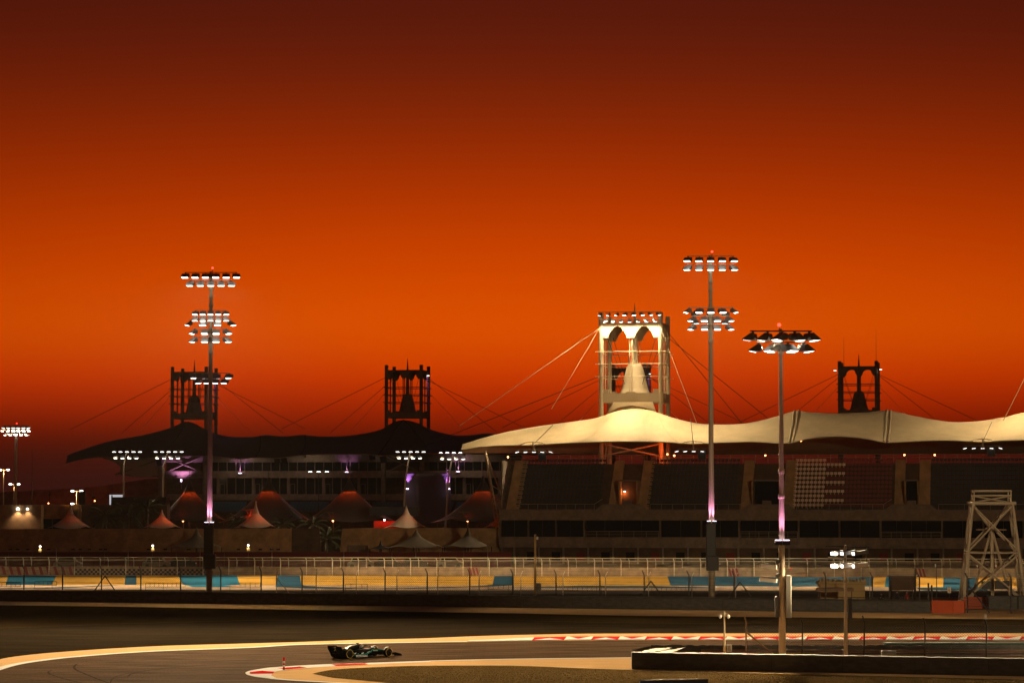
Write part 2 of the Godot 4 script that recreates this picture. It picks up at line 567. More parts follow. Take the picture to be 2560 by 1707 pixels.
func build_ground() -> void:
	structure("ground", shape().sheet(PackedVector2Array([Vector2(-4000, 300), Vector2(4000, 300), Vector2(4000, -7000), Vector2(-4000, -7000)]), -0.02), M.desert)
	var outer := soften([[-260, 1850], [-130, 1738], [-50, 1691], [0, 1671], [54, 1658], [136, 1647], [191, 1641.7], [300, 1633], [408, 1627], [545, 1622], [640, 1618], [749, 1611.5], [940, 1608], [1048, 1606], [1168, 1604.6], [1340, 1601.5], [1560, 1600.2], [2000, 1599.8], [2960, 1599.5]])
	area("track", outer + [[2960, 1850]], 0.0, M.asphalt)
	var band_top := soften([[-260, 1790], [-130, 1697], [-60, 1667], [0, 1647.6], [82, 1636], [191, 1627], [300, 1620], [436, 1613.6], [640, 1608], [776, 1604], [912, 1599], [1048, 1596], [1185, 1590.5], [1280, 1587.7], [1420, 1585], [1560, 1583.8], [2000, 1583.4], [2960, 1583]])
	var back := outer.duplicate()
	back.reverse()
	area("track_edge_band", band_top + back, 0.014, M.sand_paint)
	# run-off behind the band: dark asphalt, then dirt, then the sand strip under the barrier
	var dirt_low := [[-260, 1585], [0, 1570], [272, 1560], [640, 1550], [1000, 1549], [1280, 1551], [1560, 1557], [2000, 1560], [2560, 1563], [2960, 1565]]
	var top_back := band_top.duplicate()
	top_back.reverse()
	area("runoff_asphalt", dirt_low + top_back, 0.0, M.asphalt_old)
	var sand_low := [[-260, 1510], [0, 1512.8], [272, 1516], [640, 1522.5], [960, 1528], [1280, 1533], [1560, 1539], [2160, 1545], [2560, 1548], [2960, 1551]]
	var dl := dirt_low.duplicate()
	dl.reverse()
	area("runoff_dirt", sand_low + dl, 0.004, M.dirt)
	var sl := sand_low.duplicate()
	sl.reverse()
	area("barrier_sand_strip", [[-260, 1498], [0, 1502], [640, 1508], [1280, 1518], [1560, 1523], [2160, 1530], [2400, 1526], [2560, 1521], [2960, 1521]] + sl, 0.014, M.sand_paint)
	# hairpin: white line, apron, scrubby infield
	var up := soften([[612.6, 1682.6], [616, 1680], [625, 1677], [645, 1673.5], [668, 1670], [703, 1667.3], [740, 1664.7], [820, 1661], [912, 1658], [1076, 1652.5], [1280, 1648], [1560, 1644.6], [2000, 1644], [2960, 1644]])
	var low := soften([[612.6, 1682.6], [614, 1685], [618.7, 1687.6], [637, 1692], [665, 1695.5], [693.5, 1698], [740, 1701.6], [820, 1706.3], [1000, 1717], [1400, 1745], [2000, 1800], [2400, 1850]])
	var lr := low.duplicate()
	lr.reverse()
	area("hairpin_apron", up + [[2960, 1850]] + lr.slice(0, -1), 0.014, M.sand_paint)
	area("infield_scrub", soften([[780, 1685], [796, 1681], [831, 1675], [912, 1669.5], [1048, 1665], [1280, 1664.8], [1450, 1671], [1580, 1675.2], [1760, 1680], [2160, 1690], [2560, 1700], [2960, 1711]]) + [[2960, 1850], [2100, 1850], [1500, 1765], [1250, 1736], [1100, 1719], [940, 1705], [831, 1695]], 0.028, M.scrub)
	var r := RandomNumberGenerator.new()
	r.seed = 77
	var tuft := shape()
	for k in 5:
		var a := k * 1.3
		var o := Vector3(cos(a), 0, sin(a)) * 0.05
		tuft.tri(o + Vector3(-0.02, 0, 0.0), o + Vector3(cos(a * 2.0) * 0.05, 0.11 + 0.02 * k, sin(a * 2.0) * 0.05), o + Vector3(0.02, 0, 0.01))
	var inside := outline([[790, 1685], [831, 1676], [912, 1670.5], [1048, 1666], [1280, 1665.8], [1450, 1672], [1580, 1676.4], [1760, 1681], [2160, 1691], [2560, 1701], [2560, 1720], [1300, 1720], [1110, 1718], [940, 1704], [831, 1694]])
	var spots := []
	while spots.size() < 26000:
		var g := gp(r.randf_range(780, 2570), r.randf_range(1664, 1722))
		if Geometry2D.is_point_in_polygon(Vector2(g.x, g.z), inside):
			spots.append(Transform3D(Basis(Vector3.UP, r.randf() * TAU).scaled(Vector3.ONE * r.randf_range(0.12, 0.34)), g + Vector3(0, 0.028, 0)))
	var mm := MultiMesh.new()
	mm.transform_format = MultiMesh.TRANSFORM_3D
	mm.mesh = tuft.mesh()
	mm.instance_count = spots.size()
	for i in spots.size():
		mm.set_instance_transform(i, spots[i])
	var mi := MultiMeshInstance3D.new()
	mi.name = "dry_grass"
	mi.multimesh = mm
	mi.material_override = mat("straw", 0.30, 0.195, 0.075, 0.9)
	tag(mi, "short dry brown grass covering the infield of the hairpin", "grass")
	mi.set_meta("kind", "stuff")
	add_child(mi)
	# white edge lines
	var s := shape()
	ribbon(s, outer_points(), 0.75, 0.028)
	structure("edge_line", s, M.line_white)
	s = shape()
	ribbon(s, [[1076, 1652.5], [1280, 1648], [1560, 1644.6], [1600, 1644.3]], 0.6, 0.028)
	ribbon(s, [[680, 1696.8], [693.5, 1698], [740, 1701.6], [820, 1706.3], [1000, 1717], [1400, 1745]], 0.55, 0.03)
	structure("edge_line", s, M.line_white)
	area("kerb_apron", soften([[612.6, 1682.6], [616, 1680], [625, 1677], [645, 1673.5], [668, 1670], [703, 1667.3], [740, 1664.7], [820, 1661], [912, 1658], [1076, 1652.3]]) + [[1076, 1655], [990, 1658.5], [912, 1662], [842, 1665.2], [775, 1669.5], [716, 1674.3], [700, 1677], [687, 1680], [681, 1684], [677, 1689.5], [690, 1695], [680, 1697], [665, 1695.6], [637, 1692.1], [618.7, 1687.7], [614, 1685]], 0.03, M.line_white)
	var red := shape()
	for p in [[[623, 1684.6], [624, 1681], [637, 1679.6], [655, 1677.2], [670, 1679], [686, 1680], [682, 1684], [681, 1685], [627, 1685.6]], [[691, 1670.8], [735, 1668.2], [748, 1666.6], [767, 1669.6], [740, 1672], [716, 1674]], [[827.5, 1661.8], [911.5, 1658.9], [920, 1661.6], [839.7, 1665.2]]]:
		red.sheet(outline(p), 0.036)
	structure("kerb_paint", red, M.kerb_red)
	build_kerb()
	# rubber laid on the track
	var marks := [[[0, 1692], [60, 1697], [110, 1702], [160, 1709]], [[128, 1676], [119, 1680], [128, 1687], [160, 1697], [205, 1708]], [[190, 1660], [184, 1667], [190, 1675], [215, 1686], [250, 1700], [275, 1709]], [[275, 1707], [280, 1697], [300, 1688], [350, 1678], [420, 1669], [520, 1662]], [[318, 1691], [330, 1684], [372, 1676], [440, 1668], [560, 1660], [700, 1653]], [[250, 1658], [420, 1646], [640, 1637], [820, 1632]], [[640, 1650], [800, 1643], [1000, 1640], [1300, 1634]], [[1000, 1625], [1200, 1620], [1500, 1616], [1800, 1614]], [[330, 1668], [480, 1657], [640, 1648]], [[60, 1668], [190, 1655], [360, 1643], [560, 1633], [800, 1625]]]
	var mk := shape()
	for q in marks.size():
		ribbon(mk, marks[q], 0.09 + 0.04 * (q % 3), 0.006)
	structure("skid_marks", mk, M.rubber_mark)
	# second track beyond the fences and its painted run-off
	area("far_track", [[-400, 1474], [1280, 1474], [2960, 1477], [2960, 1494], [1280, 1488], [-400, 1486]], 0.0, M.asphalt_far)
	area("far_runoff_pale", [[-400, 1460], [2960, 1467], [2960, 1478], [1280, 1475], [-400, 1474]], 0.004, M.paint_pale)
	area("far_runoff_yellow", [[-400, 1438], [1280, 1439.5], [2960, 1445], [2960, 1471], [1677, 1464], [1280, 1463.5], [900, 1463], [600, 1462], [-400, 1462]], 0.014, M.paint_yellow)
	for b in [["paint_cyan", [[20, 1439], [140, 1439], [127, 1462], [12, 1462]]], ["paint_blue", [[313, 1439], [340, 1439], [340, 1462], [310, 1462]]], ["paint_cyan", [[444, 1439], [591, 1439], [599, 1462], [560, 1464], [600, 1468], [480, 1468], [470, 1464], [457, 1462]]], ["paint_blue", [[694, 1439.3], [749, 1439.3], [752, 1460], [760, 1464], [800, 1467], [880, 1470], [880, 1472], [760, 1471], [687, 1467], [690, 1461]]], ["paint_blue", [[1236, 1439.6], [1284, 1439.6], [1284, 1463], [1240, 1466], [1100, 1470], [960, 1472], [960, 1470.5], [1150, 1467], [1231, 1463]]], ["paint_blue", [[1668.6, 1441], [2186, 1443], [2180, 1466], [1990, 1466], [1677, 1464]]], ["paint_blue", [[1344, 1467], [1450, 1464.2], [1600, 1464.2], [1760, 1467.6], [1820, 1471], [1600, 1470], [1344, 1469]]], ["paint_cyan", [[2216, 1443.5], [2288, 1443.8], [2288, 1469.8], [2228, 1468], [2213, 1467]]], ["paint_blue", [[2360, 1444], [2447, 1444.3], [2447, 1469], [2470, 1472], [2470, 1477], [2300, 1474], [2290, 1469], [2359, 1468]]], ["paint_blue", [[-20, 1471], [120, 1469], [272, 1463], [300, 1463.6], [160, 1470.4], [-20, 1473]]]]:
		area("runoff_paint", b[1], 0.024, M[b[0]])
	var fl := shape()
	ribbon(fl, [[-400, 1472.5], [640, 1472.6], [1280, 1473.4], [1760, 1474.2], [2960, 1477]], 0.5, 0.028, 1)
	ribbon(fl, [[-400, 1438.2], [1280, 1439.2], [2960, 1444.6]], 1.0, 0.03, 1)
	structure("far_edge_line", fl, M.line_white)

func outer_points() -> Array:
	return [[-130, 1738], [-50, 1691], [0, 1671], [54, 1658], [136, 1647], [191, 1641.7], [300, 1633], [408, 1627], [545, 1622], [640, 1618], [749, 1611.5], [940, 1608], [1048, 1606], [1168, 1604.6]]

func build_kerb() -> void:      # a raised kerb of painted concrete blocks along the far side of the track
	var k := thing("track_kerb", "raised red and white zigzag kerb along the far edge of the track", "kerb")
	var n := 0
	var x := 1168.0
	while x < 2700:
		var wide := 67.0 if x > 1330 else 81.0
		var grow := clampf((x - 1168.0) / 180.0, 0.15, 1.0)
		var grow2 := clampf((x + wide - 1168.0) / 180.0, 0.15, 1.0)
		var y1 := lerpf(1604.0, 1599.6, clampf((x - 1168) / 260.0, 0, 1))
		var y2 := lerpf(1604.0, 1599.6, clampf((x + wide - 1168) / 260.0, 0, 1))
		var fa := gp(x, y1)
		var fb := gp(x + wide - 0.6, y2)
		var ba := gp(x + 6, y1 - 6.4 * grow)
		var bb := gp(x + wide + 5.4, y2 - 6.4 * grow2)
		var s := shape()
		var lift := Vector3(0, 0.05, 0)
		var top := Vector3(0, 0.09, 0)
		s.eight([ba, bb, fb, fa, ba + top, bb + top, fb + lift, fa + lift])
		var red_block := n % 2 == 0 and x >= 1329
		var o := put("kerb_block", s, M.kerb_red if red_block else M.line_white, k)
		if x >= 1329:
			var g := shape()
			var e := Vector3(0, 0.004, 0)
			if red_block:
				g.tri(fa.lerp(fb, 0.06) + lift + e, fa.lerp(fb, 0.5).lerp(ba.lerp(bb, 0.5), 0.62) + lift.lerp(top, 0.62) + e, fa.lerp(fb, 0.96) + lift + e)
			else:
				g.tri(ba.lerp(bb, 0.1) + top + e, ba.lerp(bb, 0.92) + top + e, fa.lerp(fb, 0.5).lerp(ba.lerp(bb, 0.5), 0.25) + lift.lerp(top, 0.25) + e)
			put("painted_triangle", g, M.line_white if red_block else M.kerb_red, o)
		x += wide
		n += 1

# ---------- towers ----------
var stand := Transform3D()      # frame of the near grandstand: origin under the front of its tower, -z leads away from the track
const WHITE_LAMP := Color(1.0, 0.885, 0.70)

func arch_outline(half: float, top: float, low: float, apex: float, pointed: bool) -> PackedVector2Array:
	# panel with two arches cut out of its lower edge
	var p := PackedVector2Array([Vector2(-half, top), Vector2(half, top), Vector2(half, low)])
	var centres := [half * 0.47, -half * 0.47]
	var open := half * 0.335
	for c in centres:
		if pointed:
			for k in 9:
				var t := k / 8.0
				p.append(Vector2(c + open * cos(t * PI / 2) * (1.0 - 0.12 * sin(t * PI)), low + (apex - low) * (1.0 - pow(1.0 - t, 1.55))))
			for k in 8:
				var t := 1.0 - (k + 1) / 8.0
				p.append(Vector2(c - open * cos(t * PI / 2) * (1.0 - 0.12 * sin(t * PI)), low + (apex - low) * (1.0 - pow(1.0 - t, 1.55))))
		else:
			p.append_array(PackedVector2Array([Vector2(c + open * 1.15, low), Vector2(c + open * 1.15, low + 0.35), Vector2(c + open * 0.98, low + 0.5)]))
			for k in 11:
				var a := PI * k / 10.0
				p.append(Vector2(c + open * 0.92 * cos(a), low + 0.7 + (apex - low - 0.7) * sin(a)))
			p.append_array(PackedVector2Array([Vector2(c - open * 0.98, low + 0.5), Vector2(c - open * 1.15, low + 0.35), Vector2(c - open * 1.15, low)]))
	p.append(Vector2(-half, low))
	return p

func tower(called_label: String, xf: Transform3D, lift: float, pointed: bool, m: Material, horns: float) -> Node3D:
	var t := thing("roof_tower", called_label, "tower", xf, "square roof towers with open frames")
	var w := 11.75
	var pr := 0.44 if horns <= 0 else 0.55
	var hw := w / 2 - pr
	var deep := w - 2 * pr
	var top := 43.1 + lift
	for q in [[-1, 0], [1, 0], [-1, -1], [1, -1]]:
		var s := shape().bar(Vector3(q[0] * hw, 0, q[1] * deep - pr), Vector3(q[0] * hw, (44.9 + lift) if horns <= 0 else top + horns, q[1] * deep - pr), pr, pr, 12)
		put("pillar", s, m, t)
	var outline_ := arch_outline(hw - pr * 0.6, top, 40.4 + lift, 42.55 + lift, pointed)
	var thick := 0.7
	for k in 4:
		var turn := Basis(Vector3.UP, k * PI / 2)
		var c := Vector3(0, 0, -pr - deep / 2)
		put("arch_panel", shape().prism(outline_, deep / 2 - thick / 2, deep / 2 + thick / 2, turn, c), m, t)
		put("base_beam", shape().box(c + turn * Vector3(0, 29.6 + lift, deep / 2), Vector3(2 * hw - pr, 1.6, 0.6), turn).box(c + turn * Vector3(-hw + 0.9, 30.75 + lift, deep / 2), Vector3(0.9, 0.66, 0.62), turn).box(c + turn * Vector3(hw - 0.9, 30.75 + lift, deep / 2), Vector3(0.9, 0.66, 0.62), turn).box(c + turn * Vector3(0, 30.0 + lift, deep / 2 + 0.06), Vector3(1.8, 1.2, 0.62), turn), m, t)
		for y in [37.9, 35.65, 33.4]:
			put("cross_rail", shape().bar(c + turn * Vector3(-hw - 1.0, y + lift, deep / 2 + pr), c + turn * Vector3(hw + 1.0, y + lift, deep / 2 + pr), 0.08 if horns <= 0 else 0.13), m, t)
		for x in [-0.22, 0.22]:
			put("middle_tube", shape().bar(c + turn * Vector3(x, 30.4 + lift, deep / 2), c + turn * Vector3(x, 40.6 + lift, deep / 2), 0.1 if horns <= 0 else 0.15), m, t)
	var mid := Vector3(0, lift, -pr - deep / 2)
	put("cone", shape().lathe([Vector2(3.0, 30.2), Vector2(2.5, 31.2), Vector2(2.45, 31.4), Vector2(2.25, 32.3), Vector2(1.85, 34.0), Vector2(1.5, 35.3), Vector2(1.2, 35.8), Vector2(0.62, 36.1), Vector2(0.55, 37.0), Vector2(0.46, 41.5), Vector2(0.3, 43.5), Vector2(0.22, 44.6), Vector2(0.04, 47.0), Vector2(0, 47.0)], mid, 18), m, t)
	for k in 4:
		var a := PI / 4 + k * PI / 2
		put("inner_cable", shape().bar(mid + Vector3(cos(a) * hw * 1.2, 41, sin(a) * hw * 1.2), mid + Vector3(cos(a) * 2.2, 32.0, sin(a) * 2.2), 0.05, 0.05, 4), M.steel_dark, t)
	return t

func cable(t: Node3D, a: Vector3, b: Vector3, r := 0.06) -> void:
	put("stay_cable", shape().bar(a, b, r, r, 4), M.tower_white if r in [0.05, 0.055] else M.steel_dark, t)

# ---------- floodlight head ----------
var head_mesh: ArrayMesh
var lens_mesh: ArrayMesh
func make_head() -> void:      # 0.86 m wide, lens looking along -z and down
	var s := shape()
	var side := PackedVector2Array([Vector2(-0.30, 0.0), Vector2(-0.26, 0.24), Vector2(-0.06, 0.30), Vector2(0.55, -0.10), Vector2(0.53, -0.14), Vector2(0.10, -0.20), Vector2(-0.22, -0.16)])
	s.prism(side, -0.43, 0.43, Basis(Vector3.UP, PI / 2))
	s.box(Vector3(0, 0.34, 0.1), Vector3(0.12, 0.16, 0.12))
	head_mesh = s.mesh()
	var l := shape()
	l.quad(Vector3(-0.36, -0.15, -0.52), Vector3(-0.36, -0.26, -0.10), Vector3(0.36, -0.26, -0.10), Vector3(0.36, -0.15, -0.52))
	lens_mesh = l.mesh()
func head(parent: Node, p: Vector3, yaw: float, pitch: float, scale: float, energy: float, down := 32.0, cone := 42.0, lens_mat: Material = null, swing := 999.0) -> void:
	# yaw 0 looks along +z (towards the camera); pitch tips the fitting, down is the angle of its beam under the horizon
	var b := Basis(Vector3.UP, deg_to_rad(yaw + 180.0)) * Basis(Vector3.RIGHT, deg_to_rad(-pitch))
	var o := put("floodlight", head_mesh, M.housing, parent, Transform3D(b.scaled_local(Vector3.ONE * scale), p))
	put("lens", lens_mesh, lens_mat if lens_mat else M.lamp_white, o)
	if energy > 0:
		var dir := Basis(Vector3.UP, deg_to_rad((yaw if swing > 900 else swing) + 180.0)) * Vector3(0, -sin(deg_to_rad(down)), -cos(deg_to_rad(down)))
		spot(parent, p + b * Vector3(0, -0.34, -0.25) * scale, dir, energy, cone, WHITE_LAMP, 0.4)

# a fitting turned towards a place on the ground; level is the light it brings there
func aimed(parent: Node3D, p: Vector3, target: Vector3, level: float, cone: float, size: float, pitch := 0.0, lens_mat: Material = null) -> void:
	var d := target - (parent.position + p)
	var flat := Vector2(d.x, d.z).length()
	var yaw := rad_to_deg(atan2(d.x, d.z))
	var down := rad_to_deg(atan2(-d.y, flat))
	head(parent, p, yaw, pitch, size, level * d.length_squared() / maxf(sin(deg_to_rad(down)), 0.12), down, cone, lens_mat)

func roof_head(t: Node3D, p: Vector3, x: float, level: float) -> void:      # a fitting that washes the roof membrane below
	var d := Vector3(x, 24.5, 8.0) - p
	head(t, p, rad_to_deg(atan2(d.x, d.z)), 0.0, 0.95, level * d.length_squared(), rad_to_deg(atan2(-d.y, Vector2(d.x, d.z).length())), 27.0)

# ---------- the near grandstand ----------
func profile(pts: Array, lz: float) -> Array:
	var out := []
	for q in pts:
		var l := loc(stand, q[0], q[1], lz)
		out.append(Vector2(l.x, l.y))
	return out
func sample(pts: Array, x: float) -> float:
	if x <= pts[0].x:
		return pts[0].y
	for i in pts.size() - 1:
		if x <= pts[i + 1].x:
			var t: float = (x - pts[i].x) / (pts[i + 1].x - pts[i].x)
			var dx: float = pts[i + 1].x - pts[i].x
			var m0: float = (pts[i + 1].y - pts[maxi(i - 1, 0)].y) / maxf(pts[i + 1].x - pts[maxi(i - 1, 0)].x, 0.01) * dx
			var m1: float = (pts[mini(i + 2, pts.size() - 1)].y - pts[i].y) / maxf(pts[mini(i + 2, pts.size() - 1)].x - pts[i].x, 0.01) * dx
			return pts[i].y * (2 * t * t * t - 3 * t * t + 1) + m0 * (t * t * t - 2 * t * t + t) + pts[i + 1].y * (3 * t * t - 2 * t * t * t) + m1 * (t * t * t - t * t)
	return pts[-1].y

func membrane(crest: Array, edge: Array, x0: float, x1: float, n: int, front: Callable, rear: Callable, back_h: float, power: float) -> Array:
	var rows := []
	var m := 18
	for i in m + 1:
		rows.append([])
	for j in n + 1:
		var x := lerpf(x0, x1, j / float(n))
		var c := sample(crest, x)
		var e := minf(sample(edge, x), c - 0.05)
		var zf: float = front.call(x)
		var zb: float = rear.call(x)
		var zc: float = minf(1.0, zf - 0.1)
		zc = maxf(zc, zb + 0.1)
		for i in m + 1:
			var p := Vector3(x, 0, 0)
			if i <= 10:
				var t := i / 10.0
				p.z = lerpf(zf, zc, t)
				p.y = e + (c - e) * (0.45 * t + 0.55 * pow(t, power)) if t < 1.0 else c
				p.y = lerpf(p.y, c, smoothstep(0.75, 1.0, t) * 0.35)
			else:
				var t := (i - 10) / float(m - 10)
				p.z = lerpf(zc, zb, t)
				var low := minf(back_h, c - 0.3)
				p.y = lerpf(c, low, 1.0 - pow(1.0 - t, 1.5))
			rows[i].append(p)
	return rows

func build_grandstand() -> void:
	make_head()
	stand = Transform3D(Basis(Vector3.UP, deg_to_rad(-10)), gd(1578, 491))
	var t := tower("brightly floodlit cream tower with two pointed arches above the near grandstand roof", stand, 0.0, true, M.tower_white, 0.0)
	# lamp gantry at the head of the tower
	put("lamp_gantry", shape().bar(Vector3(-5.9, 44.95, 1.2), Vector3(5.9, 44.95, 1.2), 0.09).bar(Vector3(-5.6, 43.75, 1.0), Vector3(5.6, 43.75, 1.0), 0.09).bar(Vector3(-5.6, 43.3, 0.9), Vector3(5.6, 43.3, 0.9), 0.07).bar(Vector3(-5.3, 43.7, -0.1), Vector3(-5.3, 45, 1.2), 0.07).bar(Vector3(5.3, 43.7, -0.1), Vector3(5.3, 45, 1.2), 0.07).bar(Vector3(-4.2, 43.2, 1.0), Vector3(-4.2, 44.95, 1.2), 0.06).bar(Vector3(0, 43.2, 1.0), Vector3(0, 44.95, 1.2), 0.06).bar(Vector3(4.2, 43.2, 1.0), Vector3(4.2, 44.95, 1.2), 0.06), M.tower_white, t)
	for k in 8:
		var x := -5.2 + k * 10.4 / 7
		roof_head(t, Vector3(x, 44.5, 1.5), [-36.0, -27.0, -16.0, -5.0, 4.0, 13.0, 22.0, 31.0][k], [0.62, 0.78, 1.0, 1.1, 1.1, 1.0, 0.62, 0.06][k])
		if k < 7:
			head(t, Vector3(x + 0.75, 43.3, 1.2), (k - 3.0) * 16.0, 8.0, 0.8, 46.0, 88.0, 82.0)
	for q in [[-5.6, -14.0, 27.5], [-5.6, -31.0, 24.5]]:
		cable(t, Vector3(q[0], 42.2, 0.2), Vector3(q[1], q[2], 3), 0.05)
	cable(t, Vector3(5.5, 42.2, 0.2), Vector3(12.5, 24.5, 4), 0.05)
	cable(t, Vector3(5.5, 42.0, -11), Vector3(19.0, 25.0, -14))
	cable(t, Vector3(5.5, 41.0, -11), Vector3(26.0, 24.0, -18))
	cable(t, Vector3(-5.5, 33.6, -1), Vector3(-40.0, 21.5, -12))
	for q in [[-1, -1], [1, -1]]:
		put("brace", shape().bar(Vector3(-5.3, 19.0 if q[0] < 0 else 21.2, -0.4), Vector3(5.3, 21.2 if q[0] < 0 else 19.0, -0.4), 0.16), M.tower_white, t)
	put("side_brace", shape().bar(Vector3(5.6, 21.4, -0.4), Vector3(5.6, 17.5, -5.5), 0.18).bar(Vector3(5.6, 17.5, -5.5), Vector3(5.6, 22.5, -9.5), 0.18), M.tower_white, t)
	put("side_brace", shape().bar(Vector3(-5.6, 21.4, -0.4), Vector3(-5.6, 17.5, -5.5), 0.18).bar(Vector3(-5.6, 17.5, -5.5), Vector3(-5.6, 22.5, -9.5), 0.18), M.tower_white, t)
	# its twin just outside the frame, whose lamps brighten the roof there
	var t2xf := stand * Transform3D(Basis(), Vector3(80.5, 0, 0))
	var t2 := tower("cream floodlit tower whose stay cables reach in at the edge of the picture", t2xf, 0.0, true, M.tower_white, 0.0)
	for k in 6:
		roof_head(t2, Vector3(-5 + k * 2, 44.5, 1.5), [-30.0, -22.0, -14.0, -6.0, 4.0, 14.0][k], [0.06, 0.7, 1.0, 1.0, 0.8, 0.8][k])
	cable(t2, Vector3(-5.6, 42.2, 0.2), Vector3(-14.5, 24.5, 3), 0.055)
	# roof membrane
	var crest := profile([[1122, 1121], [1180, 1103], [1240, 1085.6], [1300, 1073], [1368, 1062], [1430, 1054], [1485, 1046], [1512, 1037.5], [1545, 1027], [1583, 1021.6], [1620, 1024.5], [1645, 1031], [1680, 1043], [1730, 1055.6], [1770, 1060.5], [1830, 1060.5], [1880, 1055.5], [1938, 1042], [1987, 1027.7], [2030, 1030.5], [2082, 1033.0], [2169, 1030.6], [2221, 1026], [2285, 1039], [2371, 1053.7], [2429, 1054], [2501, 1045], [2560, 1031], [2620, 1022], [2700, 1018], [2760, 1026], [2820, 1042], [2900, 1058]], 1.0)
	var edge := profile([[1118, 1122], [1180, 1114], [1260, 1111.5], [1335, 1111.5], [1400, 1108], [1490, 1105], [1583, 1103.5], [1670, 1105.5], [1735, 1110], [1800, 1107], [1880, 1104.5], [1975, 1108], [2010, 1099], [2050, 1093.5], [2095, 1091], [2140, 1093.5], [2180, 1099], [2215, 1106], [2290, 1103], [2371, 1101], [2458, 1105], [2510, 1101.5], [2560, 1100], [2640, 1099], [2760, 1104], [2900, 1108]], 15.0)
	var xl: float = edge[0].x
	var xr: float = edge[-1].x
	var front := func(x: float) -> float: return 15.0 * smoothstep(xl - 6.0, xl + 26.0, x) + 1.2
	var rear := func(x: float) -> float: return -27.0 * smoothstep(xl - 1.0, xl + 34.0, x) + 0.8
	var roof := thing("grandstand_roof", "wide cream tensile roof glowing under floodlights above the near grandstand", "roof", stand)
	var fold := {}
	for q in [1987, 2221]:
		fold[q] = loc(stand, q, 1050, 6.0).x
	var cuts := [xl, fold[1987], fold[2221], xr]
	for k in 3:
		var rows := membrane(crest, edge, cuts[k], cuts[k + 1], [150, 40, 60][k], front, rear, 19.6, 1.7)
		for r in rows:
			r.reverse()
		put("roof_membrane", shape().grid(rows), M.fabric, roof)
	# ridge tubes at the two joints, hems and seams
	for q in [1987, 2221]:
		for o in [-0.35, 0.35]:
			var pts := []
			for i in 15:
				var z := lerpf(15.6, -14.0, i / 14.0)
				var x: float = fold[q] + o
				var c := sample(crest, x)
				var e := sample(edge, x)
				var tt := clampf((15.6 - z) / 14.6, 0, 1)
				var y := e + (c - e) * (0.45 * tt + 0.55 * pow(tt, 1.7))
				y = lerpf(y, c, smoothstep(0.75, 1.0, tt) * 0.35) if z > 1.0 else lerpf(c, 19.6, 1.0 - pow(1.0 - (1.0 - z) / 27.2, 1.5))
				pts.append(Vector3(x, y + 0.12, z))
			put("ridge_tube", shape().path(pts, 0.2), M.fabric_seam, roof)
	var hem := []
	for j in 121:
		var x := lerpf(xl, xr, j / 120.0)
		hem.append(Vector3(x, minf(sample(edge, x), sample(crest, x) - 0.05) - 0.05, front.call(x)))
	put("front_hem", shape().path(hem, 0.1, 5), M.fabric_seam, roof)
	for px in [1452, 1548, 1620, 1700]:
		var x0: float = loc(stand, px, 1100, 15.0).x
		var pts := []
		for i in 9:
			var tt := i / 8.0
			var x := x0 + (1.0 if px < 1760 else 0.25) * (0 - x0 if absf(x0) < 18 else 0.0) * tt * 0.55
			var c := sample(crest, x)
			var e := sample(edge, x)
			var y := e + (c - e) * (0.45 * tt + 0.55 * pow(tt, 1.7))
			y = lerpf(y, c, smoothstep(0.75, 1.0, tt) * 0.35)
			pts.append(Vector3(x, y + 0.02, lerpf(front.call(x), 1.0, tt)))
		put("seam", shape().path(pts, 0.02, 4), M.fabric_seam, roof)
	# collar that climbs to the tower
	var col := []
	for i in 7:
		var tt := i / 6.0
		var row := []
		for j in 17:
			var a := PI * j / 16.0
			row.append(Vector3(cos(a) * lerpf(5.0, 3.6, tt), lerpf(25.6, 28.9, tt) + sin(a) * lerpf(2.1, 0.3, tt), lerpf(-0.6, -3.5, tt)))
		col.append(row)
	put("collar", shape().grid(col), M.fabric, roof)
	put("collar_rim", shape().path([Vector3(-5, 25.6, -0.6), Vector3(-4, 26.7, -0.6), Vector3(-2.4, 27.7, -0.6), Vector3(0, 28.1, -0.6), Vector3(2.4, 27.7, -0.6), Vector3(4, 26.7, -0.6), Vector3(5, 25.6, -0.6)], 0.16), M.fabric, roof)
	# cable ties and clamps on the front hem
	for px in [1335, 1735, 2458]:
		var x: float = loc(stand, px, 1110, 15).x
		var y := sample(edge, x)
		put("hem_clamp", shape().path([Vector3(x - 2.6, y - 0.15, 15.7), Vector3(x - 1.4, y + 0.35, 15.9), Vector3(x, y + 0.5, 15.9), Vector3(x + 1.4, y + 0.35, 15.9), Vector3(x + 2.6, y - 0.15, 15.7)], 0.07).bar(Vector3(x, y + 0.4, 15.8), Vector3(x, y - 1.1, 15.8), 0.14), M.fabric_seam, roof)
		put("tie_cable", shape().bar(Vector3(x, y, 15.8), Vector3(x + (2.4 if px < 2000 and px < 1700 else -1.2 if px < 2000 else 1.6), y + (3.6 if px != 1735 else 4.6), 9), 0.05), M.steel_dark, roof)
	build_stand_body()

func wall_x(px: float, lz := 18.0) -> float:
	return loc(stand, px, 1300, lz).x

